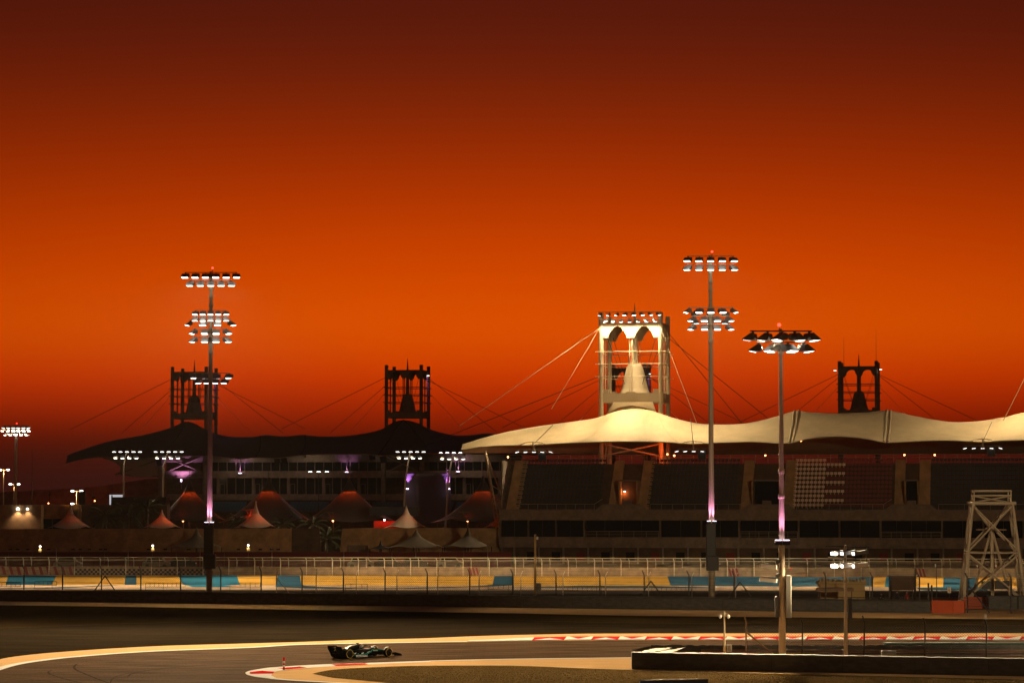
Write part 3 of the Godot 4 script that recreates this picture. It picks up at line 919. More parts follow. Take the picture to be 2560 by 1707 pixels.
func build_stand_body() -> void:
	var g := thing("grandstand", "near grandstand with dark teal seats above two storeys of dark glass", "grandstand", stand)
	var x0 := wall_x(1248)
	var x1 := wall_x(2880)
	var bulges := [[1490, 1508, 1600, 1616], [1856, 1874, 1972, 1987], [2213, 2231, 2328, 2344]]
	var H := func(py: float) -> float: return loc(stand, 1900, py, 18.0).y
	var top := PackedVector2Array([Vector2(x0, 7.9), Vector2(x0, 9.36)])
	var ledge := [Vector3(x0, 9.40, 18.1)]
	for b in bulges:
		for k in 4:
			var p := Vector2(wall_x(b[k]), 9.36 if k == 0 or k == 3 else 10.27)
			top.append(p)
			ledge.append(Vector3(p.x, p.y + 0.04, 18.1))
	top.append_array(PackedVector2Array([Vector2(x1, 9.36), Vector2(x1, 7.9)]))
	ledge.append(Vector3(x1, 9.4, 18.1))
	put("parapet", shape().prism(top, 17.7, 18.0), M.concrete, g)
	var lg := shape()
	for i in ledge.size() - 1:
		var a: Vector3 = ledge[i]
		var b: Vector3 = ledge[i + 1]
		lg.eight([a + Vector3(0, -0.1, -0.45), b + Vector3(0, -0.1, -0.45), b + Vector3(0, -0.1, 0.05), a + Vector3(0, -0.1, 0.05), a + Vector3(0, 0.1, -0.45), b + Vector3(0, 0.1, -0.45), b + Vector3(0, 0.1, 0.05), a + Vector3(0, 0.1, 0.05)])
	put("parapet_ledge", lg, M.wall_pale, g)
	# storey slabs
	var mid := (x0 + x1) / 2
	var wide := x1 - x0
	put("floor_slab", shape().box(Vector3(mid, 7.75, 17.0), Vector3(wide, 0.3, 2.0)), M.concrete, g)
	put("lower_slab", shape().box(Vector3(mid, 3.78, 17.4), Vector3(wide, 1.85, 1.2)), M.concrete, g)
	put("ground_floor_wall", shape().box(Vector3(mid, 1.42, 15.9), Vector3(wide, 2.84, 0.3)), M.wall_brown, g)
	put("end_wall", shape().box(Vector3(x0 + 0.15, 9.0, 10.5), Vector3(0.3, 18.0, 12.0)), M.concrete, g)
	put("back_wall", shape().box(Vector3(mid, 8.5, 3.2), Vector3(wide, 17.0, 0.4)), M.concrete, g)
	# glazing in panes between mullions, with three recessed balconies
	var bal := [[1460, 1650], [1848, 1997], [2202, 2356]]
	var mull := [1250, 1320, 1389, 1460, 1650, 1753, 1848, 1997, 2099, 2202, 2356, 2460, 2560, 2660, 2770, 2880]
	for i in mull.size():
		var px: float = mull[i]
		var strong: bool = px in [1250.0, 1460.0, 1650.0, 1848.0, 1997.0, 2202.0, 2356.0]
		put("mullion", shape().box(Vector3(wall_x(px), 6.15, 17.85), Vector3(0.26 if strong else 0.13, 3.0, 0.25)), M.wall_pale, g)
		if i < mull.size() - 1:
			var a := wall_x(px) + 0.16
			var b := wall_x(mull[i + 1]) - 0.16
			var deep := 16.0 if [int(px), int(mull[i + 1])] in bal else 17.4
			var cuts := 4 if deep < 17 else 2
			for k in cuts:
				var pa := lerpf(a, b, k / float(cuts)) + 0.02
				var pb := lerpf(a, b, (k + 1) / float(cuts)) - 0.02
				put("window_pane", shape().box(Vector3((pa + pb) / 2, 6.15, deep), Vector3(pb - pa, 3.0, 0.05)), M.glass_dark, g)
	for b in bal:
		var a := wall_x(b[0]) + 0.15
		var c := wall_x(b[1]) - 0.15
		put("balcony", shape().box(Vector3((a + c) / 2, 4.05, 18.3), Vector3(c - a, 1.25, 0.6)).box(Vector3((a + c) / 2, 4.6, 17.3), Vector3(c - a, 0.12, 2.4)), M.wall_pale if b[0] > 1700 else M.concrete, g)
		var r := shape()
		for y in [4.95, 5.2, 5.45, 5.7]:
			r.bar(Vector3(a, y, 18.45), Vector3(c, y, 18.45), 0.025 if y < 5.6 else 0.045, -1, 4)
		for k in 7:
			r.bar(Vector3(lerpf(a, c, k / 6.0), 4.6, 18.45), Vector3(lerpf(a, c, k / 6.0), 5.7, 18.45), 0.03, -1, 4)
		put("balcony_railing", r, M.galvanised, g)
	for k in 26:
		var x := lerpf(x0 + 1, x1 - 1, k / 25.0)
		put("doorway", shape().box(Vector3(x, 1.3, 16.08), Vector3(1.5, 1.5, 0.06)), M.glass_dark if k % 3 else M.red_band, g)
		put("ground_floor_pier", shape().box(Vector3(x + 1.4, 1.42, 16.5), Vector3(0.3, 2.84, 0.5)), M.concrete, g)
	# stepped terrace
	var rows := 12
	var rise := 0.78
	var tread := 0.84
	for r in rows:
		for q in ([[1248, 1545], [1590, 1880], [1954, 2264], [2296, 2880]] if r < 7 else [[1248, 1900], [1900, 2880]]):
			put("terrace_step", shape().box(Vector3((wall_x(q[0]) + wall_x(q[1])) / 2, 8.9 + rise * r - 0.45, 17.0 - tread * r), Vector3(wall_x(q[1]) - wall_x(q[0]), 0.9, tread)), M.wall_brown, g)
	put("entrance_floor", shape().box(Vector3(mid, 8.8, 14.0), Vector3(wide, 0.2, 7.0)), M.concrete, g)
	# aisles: paler flights beside the entrances
	for a in [[1262, 1296], [1518, 1543], [1592, 1620], [1850, 1876], [1956, 1984], [2236, 2262], [2298, 2326]]:
		var st := shape()
		for r in rows * 2:
			var hh := 8.9 + rise * r / 2.0
			st.box(Vector3((wall_x(a[0]) + wall_x(a[1])) / 2, hh + 0.05, 17.2 - tread * r / 2.0), Vector3(wall_x(a[1]) - wall_x(a[0]), 0.4, tread / 2 + 0.05))
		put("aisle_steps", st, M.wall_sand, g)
	# entrances cut into the terrace: dark mouths with side walls, rails and a lamp
	for v in [[1545, 1590, true], [1880, 1954, false], [2264, 2296, false]]:
		var a := wall_x(v[0])
		var b := wall_x(v[1])
		var c := (a + b) / 2
		put("entrance_wall", shape().box(Vector3(a, 12.1, 12.6), Vector3(0.25, 4.6, 8.2)), M.wall_sand, g)
		put("entrance_wall", shape().box(Vector3(b, 12.1, 12.6), Vector3(0.25, 4.6, 8.2)), M.wall_sand, g)
		put("entrance_mouth", shape().box(Vector3(c, 12.3, 13.4), Vector3(b - a - 0.3, 4.0, 0.1)), M.wall_brown if v[2] else M.glass_dark, g)
		put("entrance_roof", shape().box(Vector3(c, 14.5, 12.5), Vector3(b - a - 0.26, 0.25, 8.0)), M.concrete, g)
		put("entrance_sign", shape().box(Vector3(c, 10.6, 17.3), Vector3(minf(b - a, 2.0) * 0.8, 0.9, 0.08)), M.wall_pale, g)
		put("entrance_rail", shape().path([Vector3(a, 10.3, 17.3), Vector3(a, 12.0, 16.8), Vector3(a, 15.4, 9.0), Vector3(b, 15.4, 9.0), Vector3(b, 12.0, 16.8), Vector3(b, 10.3, 17.3)], 0.06), M.rail_rust, g)
		if v[2]:
			var lamp := put("entrance_lamp", shape().lathe([Vector2(0, -0.1), Vector2(0.14, -0.06), Vector2(0.16, 0.06), Vector2(0, 0.1)], Vector3(a + 0.6, 12.6, 13.6), 8), M.lamp_soft, g)
			omni(g, Vector3(a + 0.6, 12.3, 13.9), 2.2, Color(1.0, 0.55, 0.25), 0.15)
	# rail along the top and the front
	var rail := shape()
	for y in [18.6, 19.1]:
		rail.bar(Vector3(x0, y, 7.2), Vector3(x1, y, 7.2), 0.04, -1, 4)
	var xx := x0
	while xx < x1:
		rail.bar(Vector3(xx, 17.6, 7.2), Vector3(xx, 19.1, 7.2), 0.04, -1, 4)
		xx += 2.2
	put("top_railing", rail, M.galvanised, g)
	var fr := shape()
	for s in [[1296, 1485], [1625, 1850], [1992, 2210], [2348, 2870]]:
		var a := wall_x(s[0])
		var b := wall_x(s[1])
		fr.bar(Vector3(a, 10.4, 17.5), Vector3(b, 10.4, 17.5), 0.035, -1, 4)
		for k in 9:
			fr.bar(Vector3(lerpf(a, b, k / 8.0), 9.3, 17.5), Vector3(lerpf(a, b, k / 8.0), 10.4, 17.5), 0.03, -1, 4)
		fr.bar(Vector3(b, 10.4, 17.5), Vector3(b + 1.4, 11.3, 17.4), 0.045, -1, 4)
	put("front_railing", fr, M.galvanised, g)
	# seats: the front rows and the pale block one by one, the rest as a mass
	var seat := shape()
	seat.chamfer(Vector3(0, 0.42, 0.08), Vector3(0.56, 0.07, 0.42), 0.03)
	seat.chamfer(Vector3(0, 0.62, -0.14), Vector3(0.56, 0.46, 0.06), 0.02, Basis(Vector3.RIGHT, -0.18))
	seat.box(Vector3(0, 0.2, -0.05), Vector3(0.08, 0.4, 0.1))
	var sm := seat.mesh()
	var mass := {"seat_teal": [], "seat_red": [], "seat_white": []}
	var single := 0
	var spots := []
	for b in [[1299, 1514, 0], [1624, 1848, 0], [1986, 2234, 1], [2330, 2870, 0]]:
		var a := wall_x(b[0], 12.0)
		var e := wall_x(b[1], 12.0)
		var n := int((e - a) / 0.68)
		for r in rows:
			for c in n:
				if r == 0 and (c < 1 or c > n - 4):
					continue
				var kind := "seat_teal"
				if b[2] == 1 and r > 0:
					kind = "seat_white" if c < 8 or (c < 13 and r % 2 == 0) else "seat_red"
				var p := Vector3(a + 0.34 + c * 0.68, 8.9 + rise * r, 17.05 - tread * r)
				spots.append([r if kind != "seat_white" else 0, kind, p])
	spots.sort_custom(func(p, q): return p[0] < q[0] or (p[0] == q[0] and p[2].x < q[2].x))
	for s in spots:
		if single < 300:
			put("seat", sm, M[s[1]], g, Transform3D(Basis(), s[2]))
			single += 1
		else:
			mass[s[1]].append(s[2])
	for kind in mass:
		if mass[kind].is_empty():
			continue
		var mm := MultiMesh.new()
		mm.transform_format = MultiMesh.TRANSFORM_3D
		mm.mesh = sm
		mm.instance_count = mass[kind].size()
		for i in mass[kind].size():
			mm.set_instance_transform(i, Transform3D(Basis(), mass[kind][i]))
		var mi := MultiMeshInstance3D.new()
		mi.name = "seat_block"
		mi.multimesh = mm
		mi.material_override = M[kind]
		mi.set_meta("kind", "stuff")
		g.add_child(mi, true)
	# lattice prop under the roof wing at the end of the stand
	var pr := thing("roof_prop", "cream lattice prop holding up the wing of the near roof", "support", stand)
	var feet := [loc(stand, 1244, 1346, 8.0), loc(stand, 1254, 1344, 12.0)]
	var tops := loc(stand, 1213, 1128, 9.0)
	for k in 3:
		var f: Vector3 = [feet[0], feet[1], loc(stand, 1262, 1262, 5.0)][k]
		put("prop_leg", shape().bar(f, tops, 0.14), M.tower_white, pr)
	var lat := shape()
	for k in 9:
		var a0: Vector3 = feet[0].lerp(tops, k / 9.5)
		var b0: Vector3 = feet[1].lerp(tops, (k + 0.5) / 9.5)
		lat.bar(a0, b0, 0.05, -1, 4)
		lat.bar(b0, feet[0].lerp(tops, (k + 1) / 9.5), 0.05, -1, 4)
	put("lacing", lat, M.tower_white, pr)
	put("strut", shape().bar(feet[1].lerp(tops, 0.45), loc(stand, 1262, 1255, 12.0), 0.1), M.tower_white, pr)
	put("strut", shape().bar(feet[1].lerp(tops, 0.6), loc(stand, 1262, 1232, 12.0), 0.1), M.tower_white, pr)
	put("foot_post", shape().bar(Vector3(feet[0].x, 0, feet[0].z), feet[0], 0.16).bar(Vector3(feet[1].x, 0, feet[1].z), feet[1], 0.16), M.tower_white, pr)
	# orange lamps and light bars under the roof
	var spots2 := [[1270, 1142.5, 4.0, 0.25, false], [1669, 1136, 3.0, 0.8, true], [1686, 1139, 5.0, 1.0, true], [1914, 1138, 3, 0.3, false], [2003, 1101.5, 6.0, 0.3, false], [2262, 1137, 3, 0.6, true], [2338, 1137, 3, 0.6, true]]
	for q in spots2:
		var p := loc(stand, q[0], q[1], q[2])
		var l := thing("roof_lamp", "small orange lamp under the near roof %s" % {1270: "at the end of the top row", 1669: "beside the orange braces, smaller of two", 1686: "beside the orange braces, brightest", 1914: "behind the top railing near the shorter mast", 2003: "high against the dark fold", 2262: "first in the gap above the entrance", 2338: "second in the gap beyond the entrance"}[int(q[0])], "lamp", stand * Transform3D(Basis(), p), "orange lamps under the roof")
		put("lamp_glass", shape().ball(Vector3.ZERO, Vector3.ONE * 0.16, 8), M.lamp_orange, l)
		put("bracket", shape().bar(Vector3(0, -0.15, 0), Vector3(0, -1.0, -0.2), 0.05), M.steel_dark, l)
		if q[4]:
			omni(l, Vector3(0, 0.3, 0.3), (15.0 if q[0] < 1700 else 6.0) * q[3], Color(1.0, 0.34, 0.05), 0.2)
	for q in [[1335, 1116, "above the first block of seats"], [1735, 1114, "beside the tallest mast"], [2458, 1106, "above the lattice tower"]]:
		var p := loc(stand, q[0], q[1], 15.4)
		var l := thing("light_bar", "hanging bar of five flat lamps under the roof hem %s" % q[2], "light", stand * Transform3D(Basis(), p), "light bars hung from the roof hem")
		put("bar", shape().bar(Vector3(-3.1, -0.55, 0), Vector3(3.1, -0.55, 0), 0.07).bar(Vector3(0, -0.55, 0), Vector3(0.3, 0.4, 0.2), 0.06), M.galvanised, l)
		put("loudspeaker", shape().chamfer(Vector3(1.4, -1.6, -0.4), Vector3(1.3, 1.5, 0.8), 0.1), M.black, l)
		for k in 5:
			var fx := -3.0 + k * 1.5
			var o := put("flat_lamp", shape().box(Vector3(fx, -0.95, 0), Vector3(0.75, 0.1, 0.4), Basis(Vector3.FORWARD, (k - 2) * 0.12)), M.housing, l)
			put("lens", shape().box(Vector3(fx, -1.02, 0.06), Vector3(0.6, 0.04, 0.36), Basis(Vector3.FORWARD, (k - 2) * 0.12)), M.lamp_soft, o)

# ---------- the far stand: dark towers, dark roof, glazed building ----------
var far := Transform3D()
func far_profile(pts: Array, lz: float) -> Array:
	var out := []
	for q in pts:
		var l := loc(far, q[0], q[1], lz)
		out.append(Vector2(l.x, l.y))
	return out

func build_far_complex() -> void:
	far = Transform3D(Basis(Vector3.UP, deg_to_rad(-10)), gd(1008, 813))
	var names := {470: "dark tower with round arches behind the tall mast, nearest the roof wing", 1008: "dark round-arched tower with violet light on one corner, over the far roof", 1567: "small dark tower seen through the arches of the floodlit tower", 2147: "dark round-arched tower with two whip aerials above the roof fold"}
	for px in names:
		var lx := loc(far, px, 1100, 0.0).x
		var xf := far * Transform3D(Basis(), Vector3(lx, 0, 0))
		var t := tower(names[px], xf, 6.4, false, M.wall_brown if px == -1 else M.concrete, 1.5)
		for s in [-1, 1]:
			cable(t, Vector3(s * 5.6, 47.2, 0), Vector3(s * 37, 32.0, 2), 0.07)
			cable(t, Vector3(s * 5.6, 47.2, -11), Vector3(s * 26, 31.0, -14), 0.07)
			cable(t, Vector3(s * 5.6, 44.0, -5), Vector3(s * 17, 32.0, -6), 0.05)
		if px == 2147:
			put("aerial", shape().bar(Vector3(-4.6, 50, -11), Vector3(-4.6, 58.5, -11), 0.08, 0.03), M.steel_dark, t)
			put("aerial", shape().bar(Vector3(5.3, 50, 0), Vector3(5.3, 60, 0), 0.08, 0.03), M.steel_dark, t)
		for q in ([[6.6, 48.6, 0.2], [-6.6, 48.4, 0.2]] if px == 2147 else [[5.6, 48.3, -9.5]]):
			var o := put("corner_floodlight", shape().chamfer(Vector3(q[0], q[1], q[2]), Vector3(1.0, 0.25, 0.6), 0.05), M.housing, t)
			put("lens", shape().box(Vector3(q[0], q[1] - 0.17, q[2] + 0.1), Vector3(0.8, 0.08, 0.5)), M.lamp_soft, o)
		if px != 2147:
			spot(t, Vector3(4.6, 48.1, -9.0), Vector3(0.25, -1, -0.2), 9.0, 50.0, Color(0.85, 0.5, 1.0), 0.3)
			put("corner_bracket", shape().bar(Vector3(5.4, 48.6, -9.6), Vector3(4.6, 48.3, -9.0), 0.06), M.steel_dark, t)
	# dark roof
	var crest := far_profile([[130, 1156], [160, 1141], [190, 1129], [272, 1103], [354, 1088], [408, 1074.6], [435, 1065], [455, 1056], [468, 1054], [485, 1058], [503, 1068], [531, 1081], [571, 1091], [620, 1092.5], [640, 1091], [662, 1087], [694, 1090], [725, 1090], [752, 1087], [803, 1091], [863, 1089.5], [912, 1083], [953, 1073], [980, 1057], [1007, 1050], [1043, 1057], [1075, 1073], [1130, 1087], [1171, 1088], [1220, 1083], [1280, 1089], [1400, 1092], [1500, 1070]], 1.0)
	var edge := far_profile([[128, 1157], [160, 1150], [218, 1143], [272, 1142], [367, 1146], [408, 1141.5], [480, 1139], [544, 1141], [599, 1146], [640, 1143], [694, 1145], [754, 1137.5], [850, 1135], [934, 1136], [947, 1138.5], [1021, 1134], [1116, 1133], [1280, 1137], [1500, 1137]], 15.0)
	var xl: float = edge[0].x
	var xr: float = edge[-1].x
	var front := func(x: float) -> float: return 15.0 * smoothstep(xl - 6.0, xl + 26.0, x) + 1.2
	var rear := func(x: float) -> float: return -27.0 * smoothstep(xl - 1.0, xl + 34.0, x) + 0.8
	var roof := thing("far_roof", "long dark plum tensile roof with pointed wing above the far stand", "roof", far)
	var rows := membrane(crest, edge, xl, xr, 170, front, rear, 26.0, 1.7)
	for r in rows:
		r.reverse()
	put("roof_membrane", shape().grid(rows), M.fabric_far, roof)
	var hem := []
	for j in 81:
		var x := lerpf(xl, xr, j / 80.0)
		hem.append(Vector3(x, minf(sample(edge, x), sample(crest, x) - 0.05) - 0.05, front.call(x)))
	put("front_hem", shape().path(hem, 0.12, 5), M.fabric_cream, roof)
	for q in [[408, 470], [640, 600], [752, 694], [947, 1008], [1070, 1008]]:
		var pts := []
		for i in 9:
			var tt := i / 8.0
			var x: float = loc(far, q[0], 1140, 15).x
			var x2: float = loc(far, q[1] if q[1] < 600 or q[1] > 700 else q[0] + 10, 1060, 1).x
			x = lerpf(x, x2, tt * tt)
			var c := sample(crest, x)
			var e := sample(edge, x)
			var y := e + (c - e) * (0.45 * tt + 0.55 * pow(tt, 1.7))
			y = lerpf(y, c, smoothstep(0.75, 1.0, tt) * 0.35)
			pts.append(Vector3(x, y + 0.05, lerpf(front.call(x), 1.0, tt)))
		put("ridge_cable", shape().path(pts, 0.16, 5), M.black, roof)
	for q in [[397, 1157], [692, 1151], [710, 1152], [957, 1149], [930, 1141]]:
		var p := loc(far, q[0], q[1], 14.0)
		put("loudspeaker", shape().chamfer(p, Vector3(1.6, 2.0, 1.0), 0.15, Basis(Vector3.BACK, 0.2)), M.black, roof)
	# pale underside web of the wing with its truss
	var web := shape()
	var w0 := loc(far, 250, 1143, 6)
	var w1 := loc(far, 410, 1143, 6)
	var w2 := loc(far, 410, 1190, 3)
	var w3 := loc(far, 292, 1185, 3)
	var wr := []
	for i in 7:
		var t := i / 6.0
		var row := []
		for j in 9:
			var u := j / 8.0
			var lo := w3.lerp(w2, u) - Vector3(0, sin(u * PI) * 0.8, 0)
			var hi := w0.lerp(w1, u)
			var p := hi.lerp(lo, t)
			p.x += sin(t * PI) * (1.0 - u) * 3.2
			row.append(p)
		wr.append(row)
	put("wing_web", web.grid(wr), M.fabric_cream, roof)
	put("wing_truss", shape().bar(w3, w2, 0.3).bar(w3, w1, 0.28).bar(w3.lerp(w2, 0.3), w3.lerp(w1, 0.4), 0.15).bar(w3.lerp(w2, 0.6), w3.lerp(w1, 0.6), 0.15).bar(w3.lerp(w2, 0.8), w3.lerp(w1, 0.85), 0.15).box(w3, Vector3(1.4, 0.5, 0.6), Basis(Vector3.BACK, 0.4)).box(w3 + Vector3(1.6, 0.6, 0), Vector3(0.5, 1.6, 0.5), Basis(Vector3.BACK, 0.3)), M.concrete, roof)
	# glazed building under the roof
	var b := thing("glazed_building", "long pale building of dark glass storeys under the far dark roof", "building", far)
	var fz := 6.0
	var bx := func(px: float) -> float: return loc(far, px, 1200, fz).x
	var xa: float = bx.call(405)
	var xb: float = bx.call(1300)
	var mid := (xa + xb) / 2
	var wide := xb - xa
	for s in [[21.9, 24.2, 0.0], [17.2, 19.3, 0.8], [10.6, 12.4, 0.6]]:
		put("storey_band", shape().box(Vector3(mid, (s[0] + s[1]) / 2, fz - 0.5 + s[2] / 2), Vector3(wide, s[1] - s[0], 1.0 + s[2])), M.concrete, b)
	put("rear_wall", shape().box(Vector3(mid, 12.0, fz - 4.2), Vector3(wide, 24.0, 0.4)), M.wall_brown, b)
	put("lower_wall", shape().box(Vector3(mid, 3.6, fz - 0.5), Vector3(wide, 7.2, 0.6)), M.wall_brown, b)
	var px := 522.0
	var n := 0
	while px < 1260:
		var pa: float = bx.call(px)
		var pb: float = bx.call(px + 22)
		var skip: bool = px > 955 and px < 1062
		if not skip:
			put("window_pane", shape().box(Vector3((pa + pb) / 2, 20.6, fz - 0.6), Vector3(pb - pa - 0.25, 2.6, 0.06)), M.glass_dark, b)
			put("window_pane", shape().box(Vector3((pa + pb) / 2, 14.8, fz - 0.6), Vector3(pb - pa - 0.3, 4.8, 0.06)), M.glass_dark, b)
			put("mullion", shape().box(Vector3(pb, 20.6, fz - 0.35), Vector3(0.16, 2.6, 0.3)), M.concrete, b)
			put("mullion", shape().box(Vector3(pb, 14.8, fz - 0.35), Vector3(0.2 if n % 4 else 0.9, 4.8, 0.35)), M.concrete, b)
			if n % 4 == 1:
				put("door_frame", shape().box(Vector3(pa + 0.6, 13.9, fz - 0.45), Vector3(0.12, 3.0, 0.1)).box(Vector3(pa + 1.9, 13.9, fz - 0.45), Vector3(0.12, 3.0, 0.1)).box(Vector3(pa + 1.25, 15.4, fz - 0.45), Vector3(1.4, 0.12, 0.1)), M.wall_pale, b)
		px += 22
		n += 1
	for q in [404.0, 514.0, 960.0, 1056.0]:
		put("corner_pillar", shape().bar(Vector3(bx.call(q), 0, fz + 1.0), Vector3(bx.call(q), 24.5, fz + 1.0), 0.75, 0.75, 10), M.wall_pale, b)
	for q in [[408, 512], [962, 1054]]:
		var a: float = bx.call(q[0])
		var c: float = bx.call(q[1])
		put("cross_brace", shape().bar(Vector3(a, 18.6, fz + 0.6), Vector3(c, 24.0, fz + 0.6), 0.26).bar(Vector3(a, 24.0, fz + 0.9), Vector3(c, 18.6, fz + 0.9), 0.26), M.wall_pale, b)
		put("stair_slab", shape().box(Vector3((a + c) / 2, 17.8, fz), Vector3(c - a, 0.8, 1.6)), M.wall_pale, b)
	# blue seats below the glass
	var seat := shape()
	seat.box(Vector3(0, 0.3, 0), Vector3(1.0, 0.7, 0.5))
	var mm := MultiMesh.new()
	mm.transform_format = MultiMesh.TRANSFORM_3D
	mm.mesh = seat.mesh()
	var places := []
	for r in 4:
		for c in 84:
			if c % 12 != 0:
				places.append(Vector3(bx.call(522.0) + c * 1.05, 7.2 + r * 0.75, fz + 5.0 - r * 1.1))
	mm.instance_count = places.size()
	for i in places.size():
		mm.set_instance_transform(i, Transform3D(Basis(), places[i]))
	var mi := MultiMeshInstance3D.new()
	mi.name = "seat_block"
	mi.multimesh = mm
	mi.material_override = M.seat_blue
	mi.set_meta("kind", "stuff")
	b.add_child(mi, true)
	put("terrace", shape().box(Vector3(mid, 3.5, fz + 3.0), Vector3(wide, 7.0, 6.0)), M.wall_brown, b)
	# violet wash lamps
	for q in [[599, 1184, "under the first glazed bays"], [866, 1181, "in the middle of the glass front"], [1145, 1180, "near the violet board"]]:
		var p := loc(far, q[0], q[1], fz + 1.4)
		var l := thing("wash_lamp", "violet wash lamp on the far building %s" % q[2], "lamp", far * Transform3D(Basis(), p), "violet wash lamps")
		put("lamp_housing", shape().lathe([Vector2(0.15, -0.4), Vector2(0.6, 0.0), Vector2(0.55, 0.05), Vector2(0, 0.05)], Vector3.ZERO, 10), M.housing, l)
		put("lens", shape().lathe([Vector2(0.5, 0.07), Vector2(0.45, 0.2), Vector2(0, 0.22)], Vector3.ZERO, 10), M.lamp_purple, l)
		put("stem", shape().bar(Vector3(0, 0.3, -0.4), Vector3(0, 4.4, -0.5), 0.12), M.wall_pale, l)
		spot(l, Vector3(0, 0.6, 0.2), Vector3(0, 1, -0.25), 16.0, 50.0, Color(0.9, 0.6, 1.0), 0.3)
	var q0 := far * Vector3(bx.call(460), 16.5, fz + 3.2)
	var st := thing("stair_lamp", "violet lamp lighting the crossed braces at the stair bay", "lamp", Transform3D(Basis(), q0))
	put("lens", shape().chamfer(Vector3.ZERO, Vector3(0.35, 0.8, 0.3), 0.08), M.lamp_purple, st)
	put("bracket", shape().bar(Vector3(0, -0.8, -0.2), Vector3(0, -2.6, -0.4), 0.12), M.concrete, st)
	spot(st, Vector3(0, 0.9, 0.4), Vector3(0.0, 0.75, -0.6), 60.0, 60.0, Color(0.9, 0.6, 0.95), 0.3)
	# lamps clamped under the roof hem that wash the glass front
	for q in [[600, 1146, "over the first glazed bays"], [760, 1141, "between the two stair bays"], [935, 1139, "beside the second stair bay"], [1160, 1137, "past the violet board"]]:
		var p := loc(far, q[0], q[1], 14.5)
		var l := thing("hem_lamp", "small lamp clamped under the far roof hem %s" % q[2], "lamp", far * Transform3D(Basis(), p), "lamps under the far roof hem")
		put("lamp_housing", shape().chamfer(Vector3.ZERO, Vector3(0.9, 0.5, 0.6), 0.1), M.housing, l)
		put("lens", shape().box(Vector3(0, -0.1, -0.32), Vector3(0.7, 0.3, 0.04)), M.lamp_soft, l)
		spot(l, Vector3(0, -0.2, -0.6), Vector3(0, -0.9, -0.8), 16.0, 75.0, Color(1.0, 0.88, 0.78), 0.3)
	# a low ridge and sheds on the horizon
	var ridge := shape()
	ridge.prism(PackedVector2Array([Vector2(-330, 0), Vector2(-330, 13.0), Vector2(-268, 13.5), Vector2(-215, 16.5), Vector2(-188, 20.5), Vector2(-168, 22.0), Vector2(-120, 22.5), Vector2(-60, 18.0), Vector2(60, 15.0), Vector2(400, 15.0), Vector2(400, 0)]), -1560, -1400)
	structure("hills", ridge, M.desert)

# ---------- paddock: walls, tents, palms, lamps ----------
func tent(called: String, label: String, group: String, px: float, base_py: float, peak_py: float, cap_py: float, half_px: float, dist: float, m: Material, floor_h := 0.0, mast_py := 0.0, lamp := 0.0, lamp_color := Color(1, 0.33, 0.08), sag := 1.0) -> Node3D:
	var c := gd(px, dist, 0.0)
	var k := LENS / dist
	var hb := EYE + (HORIZON - base_py) / k
	var hp := EYE + (HORIZON - peak_py) / k
	var hc := EYE + (HORIZON - cap_py) / k
	var r := half_px / k
	var rc := r * 0.16
	var t := thing(called, label, "tent", at(c, 8.0), group)
	var rows := []
	for i in 13:
		var u := i / 12.0
		var row := []
		for j in 33:
			var a := TAU * j / 32.0
			var sq := pow(pow(absf(cos(a)), 4.0) + pow(absf(sin(a)), 4.0), -0.25)
			var rr := lerpf(rc, r * lerpf(1.0, sq, 0.55), 1.0 - u)
			var lift := (1.0 - absf(sin(2.0 * a))) * (1.0 - u) * (hc - hb) * 0.16 * sag
			row.append(Vector3(cos(a + PI / 4) * rr * 0.92, lerpf(hb, hc, pow(u, 1.45)) + lift, sin(a + PI / 4) * rr * 0.92))
		rows.append(row)
	put("tent_fabric", shape().grid(rows), m, t)
	var cap := []
	for i in 7:
		var u := i / 6.0
		cap.append(Vector2(lerpf(rc * 1.02, rc * 0.12, 1.0 - pow(1.0 - u, 1.5)), lerpf(hc, hp, u)))
	put("tent_cap", shape().lathe(cap, Vector3.ZERO, 14), M.steel_dark if m == M.fabric_grey else m, t)
	var hm := EYE + (HORIZON - mast_py) / k if mast_py > 0 else hp
	put("mast", shape().bar(Vector3(0, floor_h, 0), Vector3(0, hm, 0), 0.12, 0.06), M.steel_dark, t)
	for j in 4:
		var a := PI / 4 + j * PI / 2 + PI / 4
		put("edge_post", shape().bar(Vector3(cos(a) * r * 0.86, floor_h, sin(a) * r * 0.86), Vector3(cos(a) * r * 0.9, hb + (hc - hb) * 0.03, sin(a) * r * 0.9), 0.09), M.steel_dark, t)
	if lamp > 0:
		put("tent_lamp", shape().ball(Vector3(0.6, lerpf(hb, hc, 0.15), 0.5), Vector3.ONE * 0.14, 8), M.lamp_orange, t)
		omni(t, Vector3(0.6, lerpf(hb, hc, 0.3), 0.5), lamp, lamp_color, 0.2)
	return t

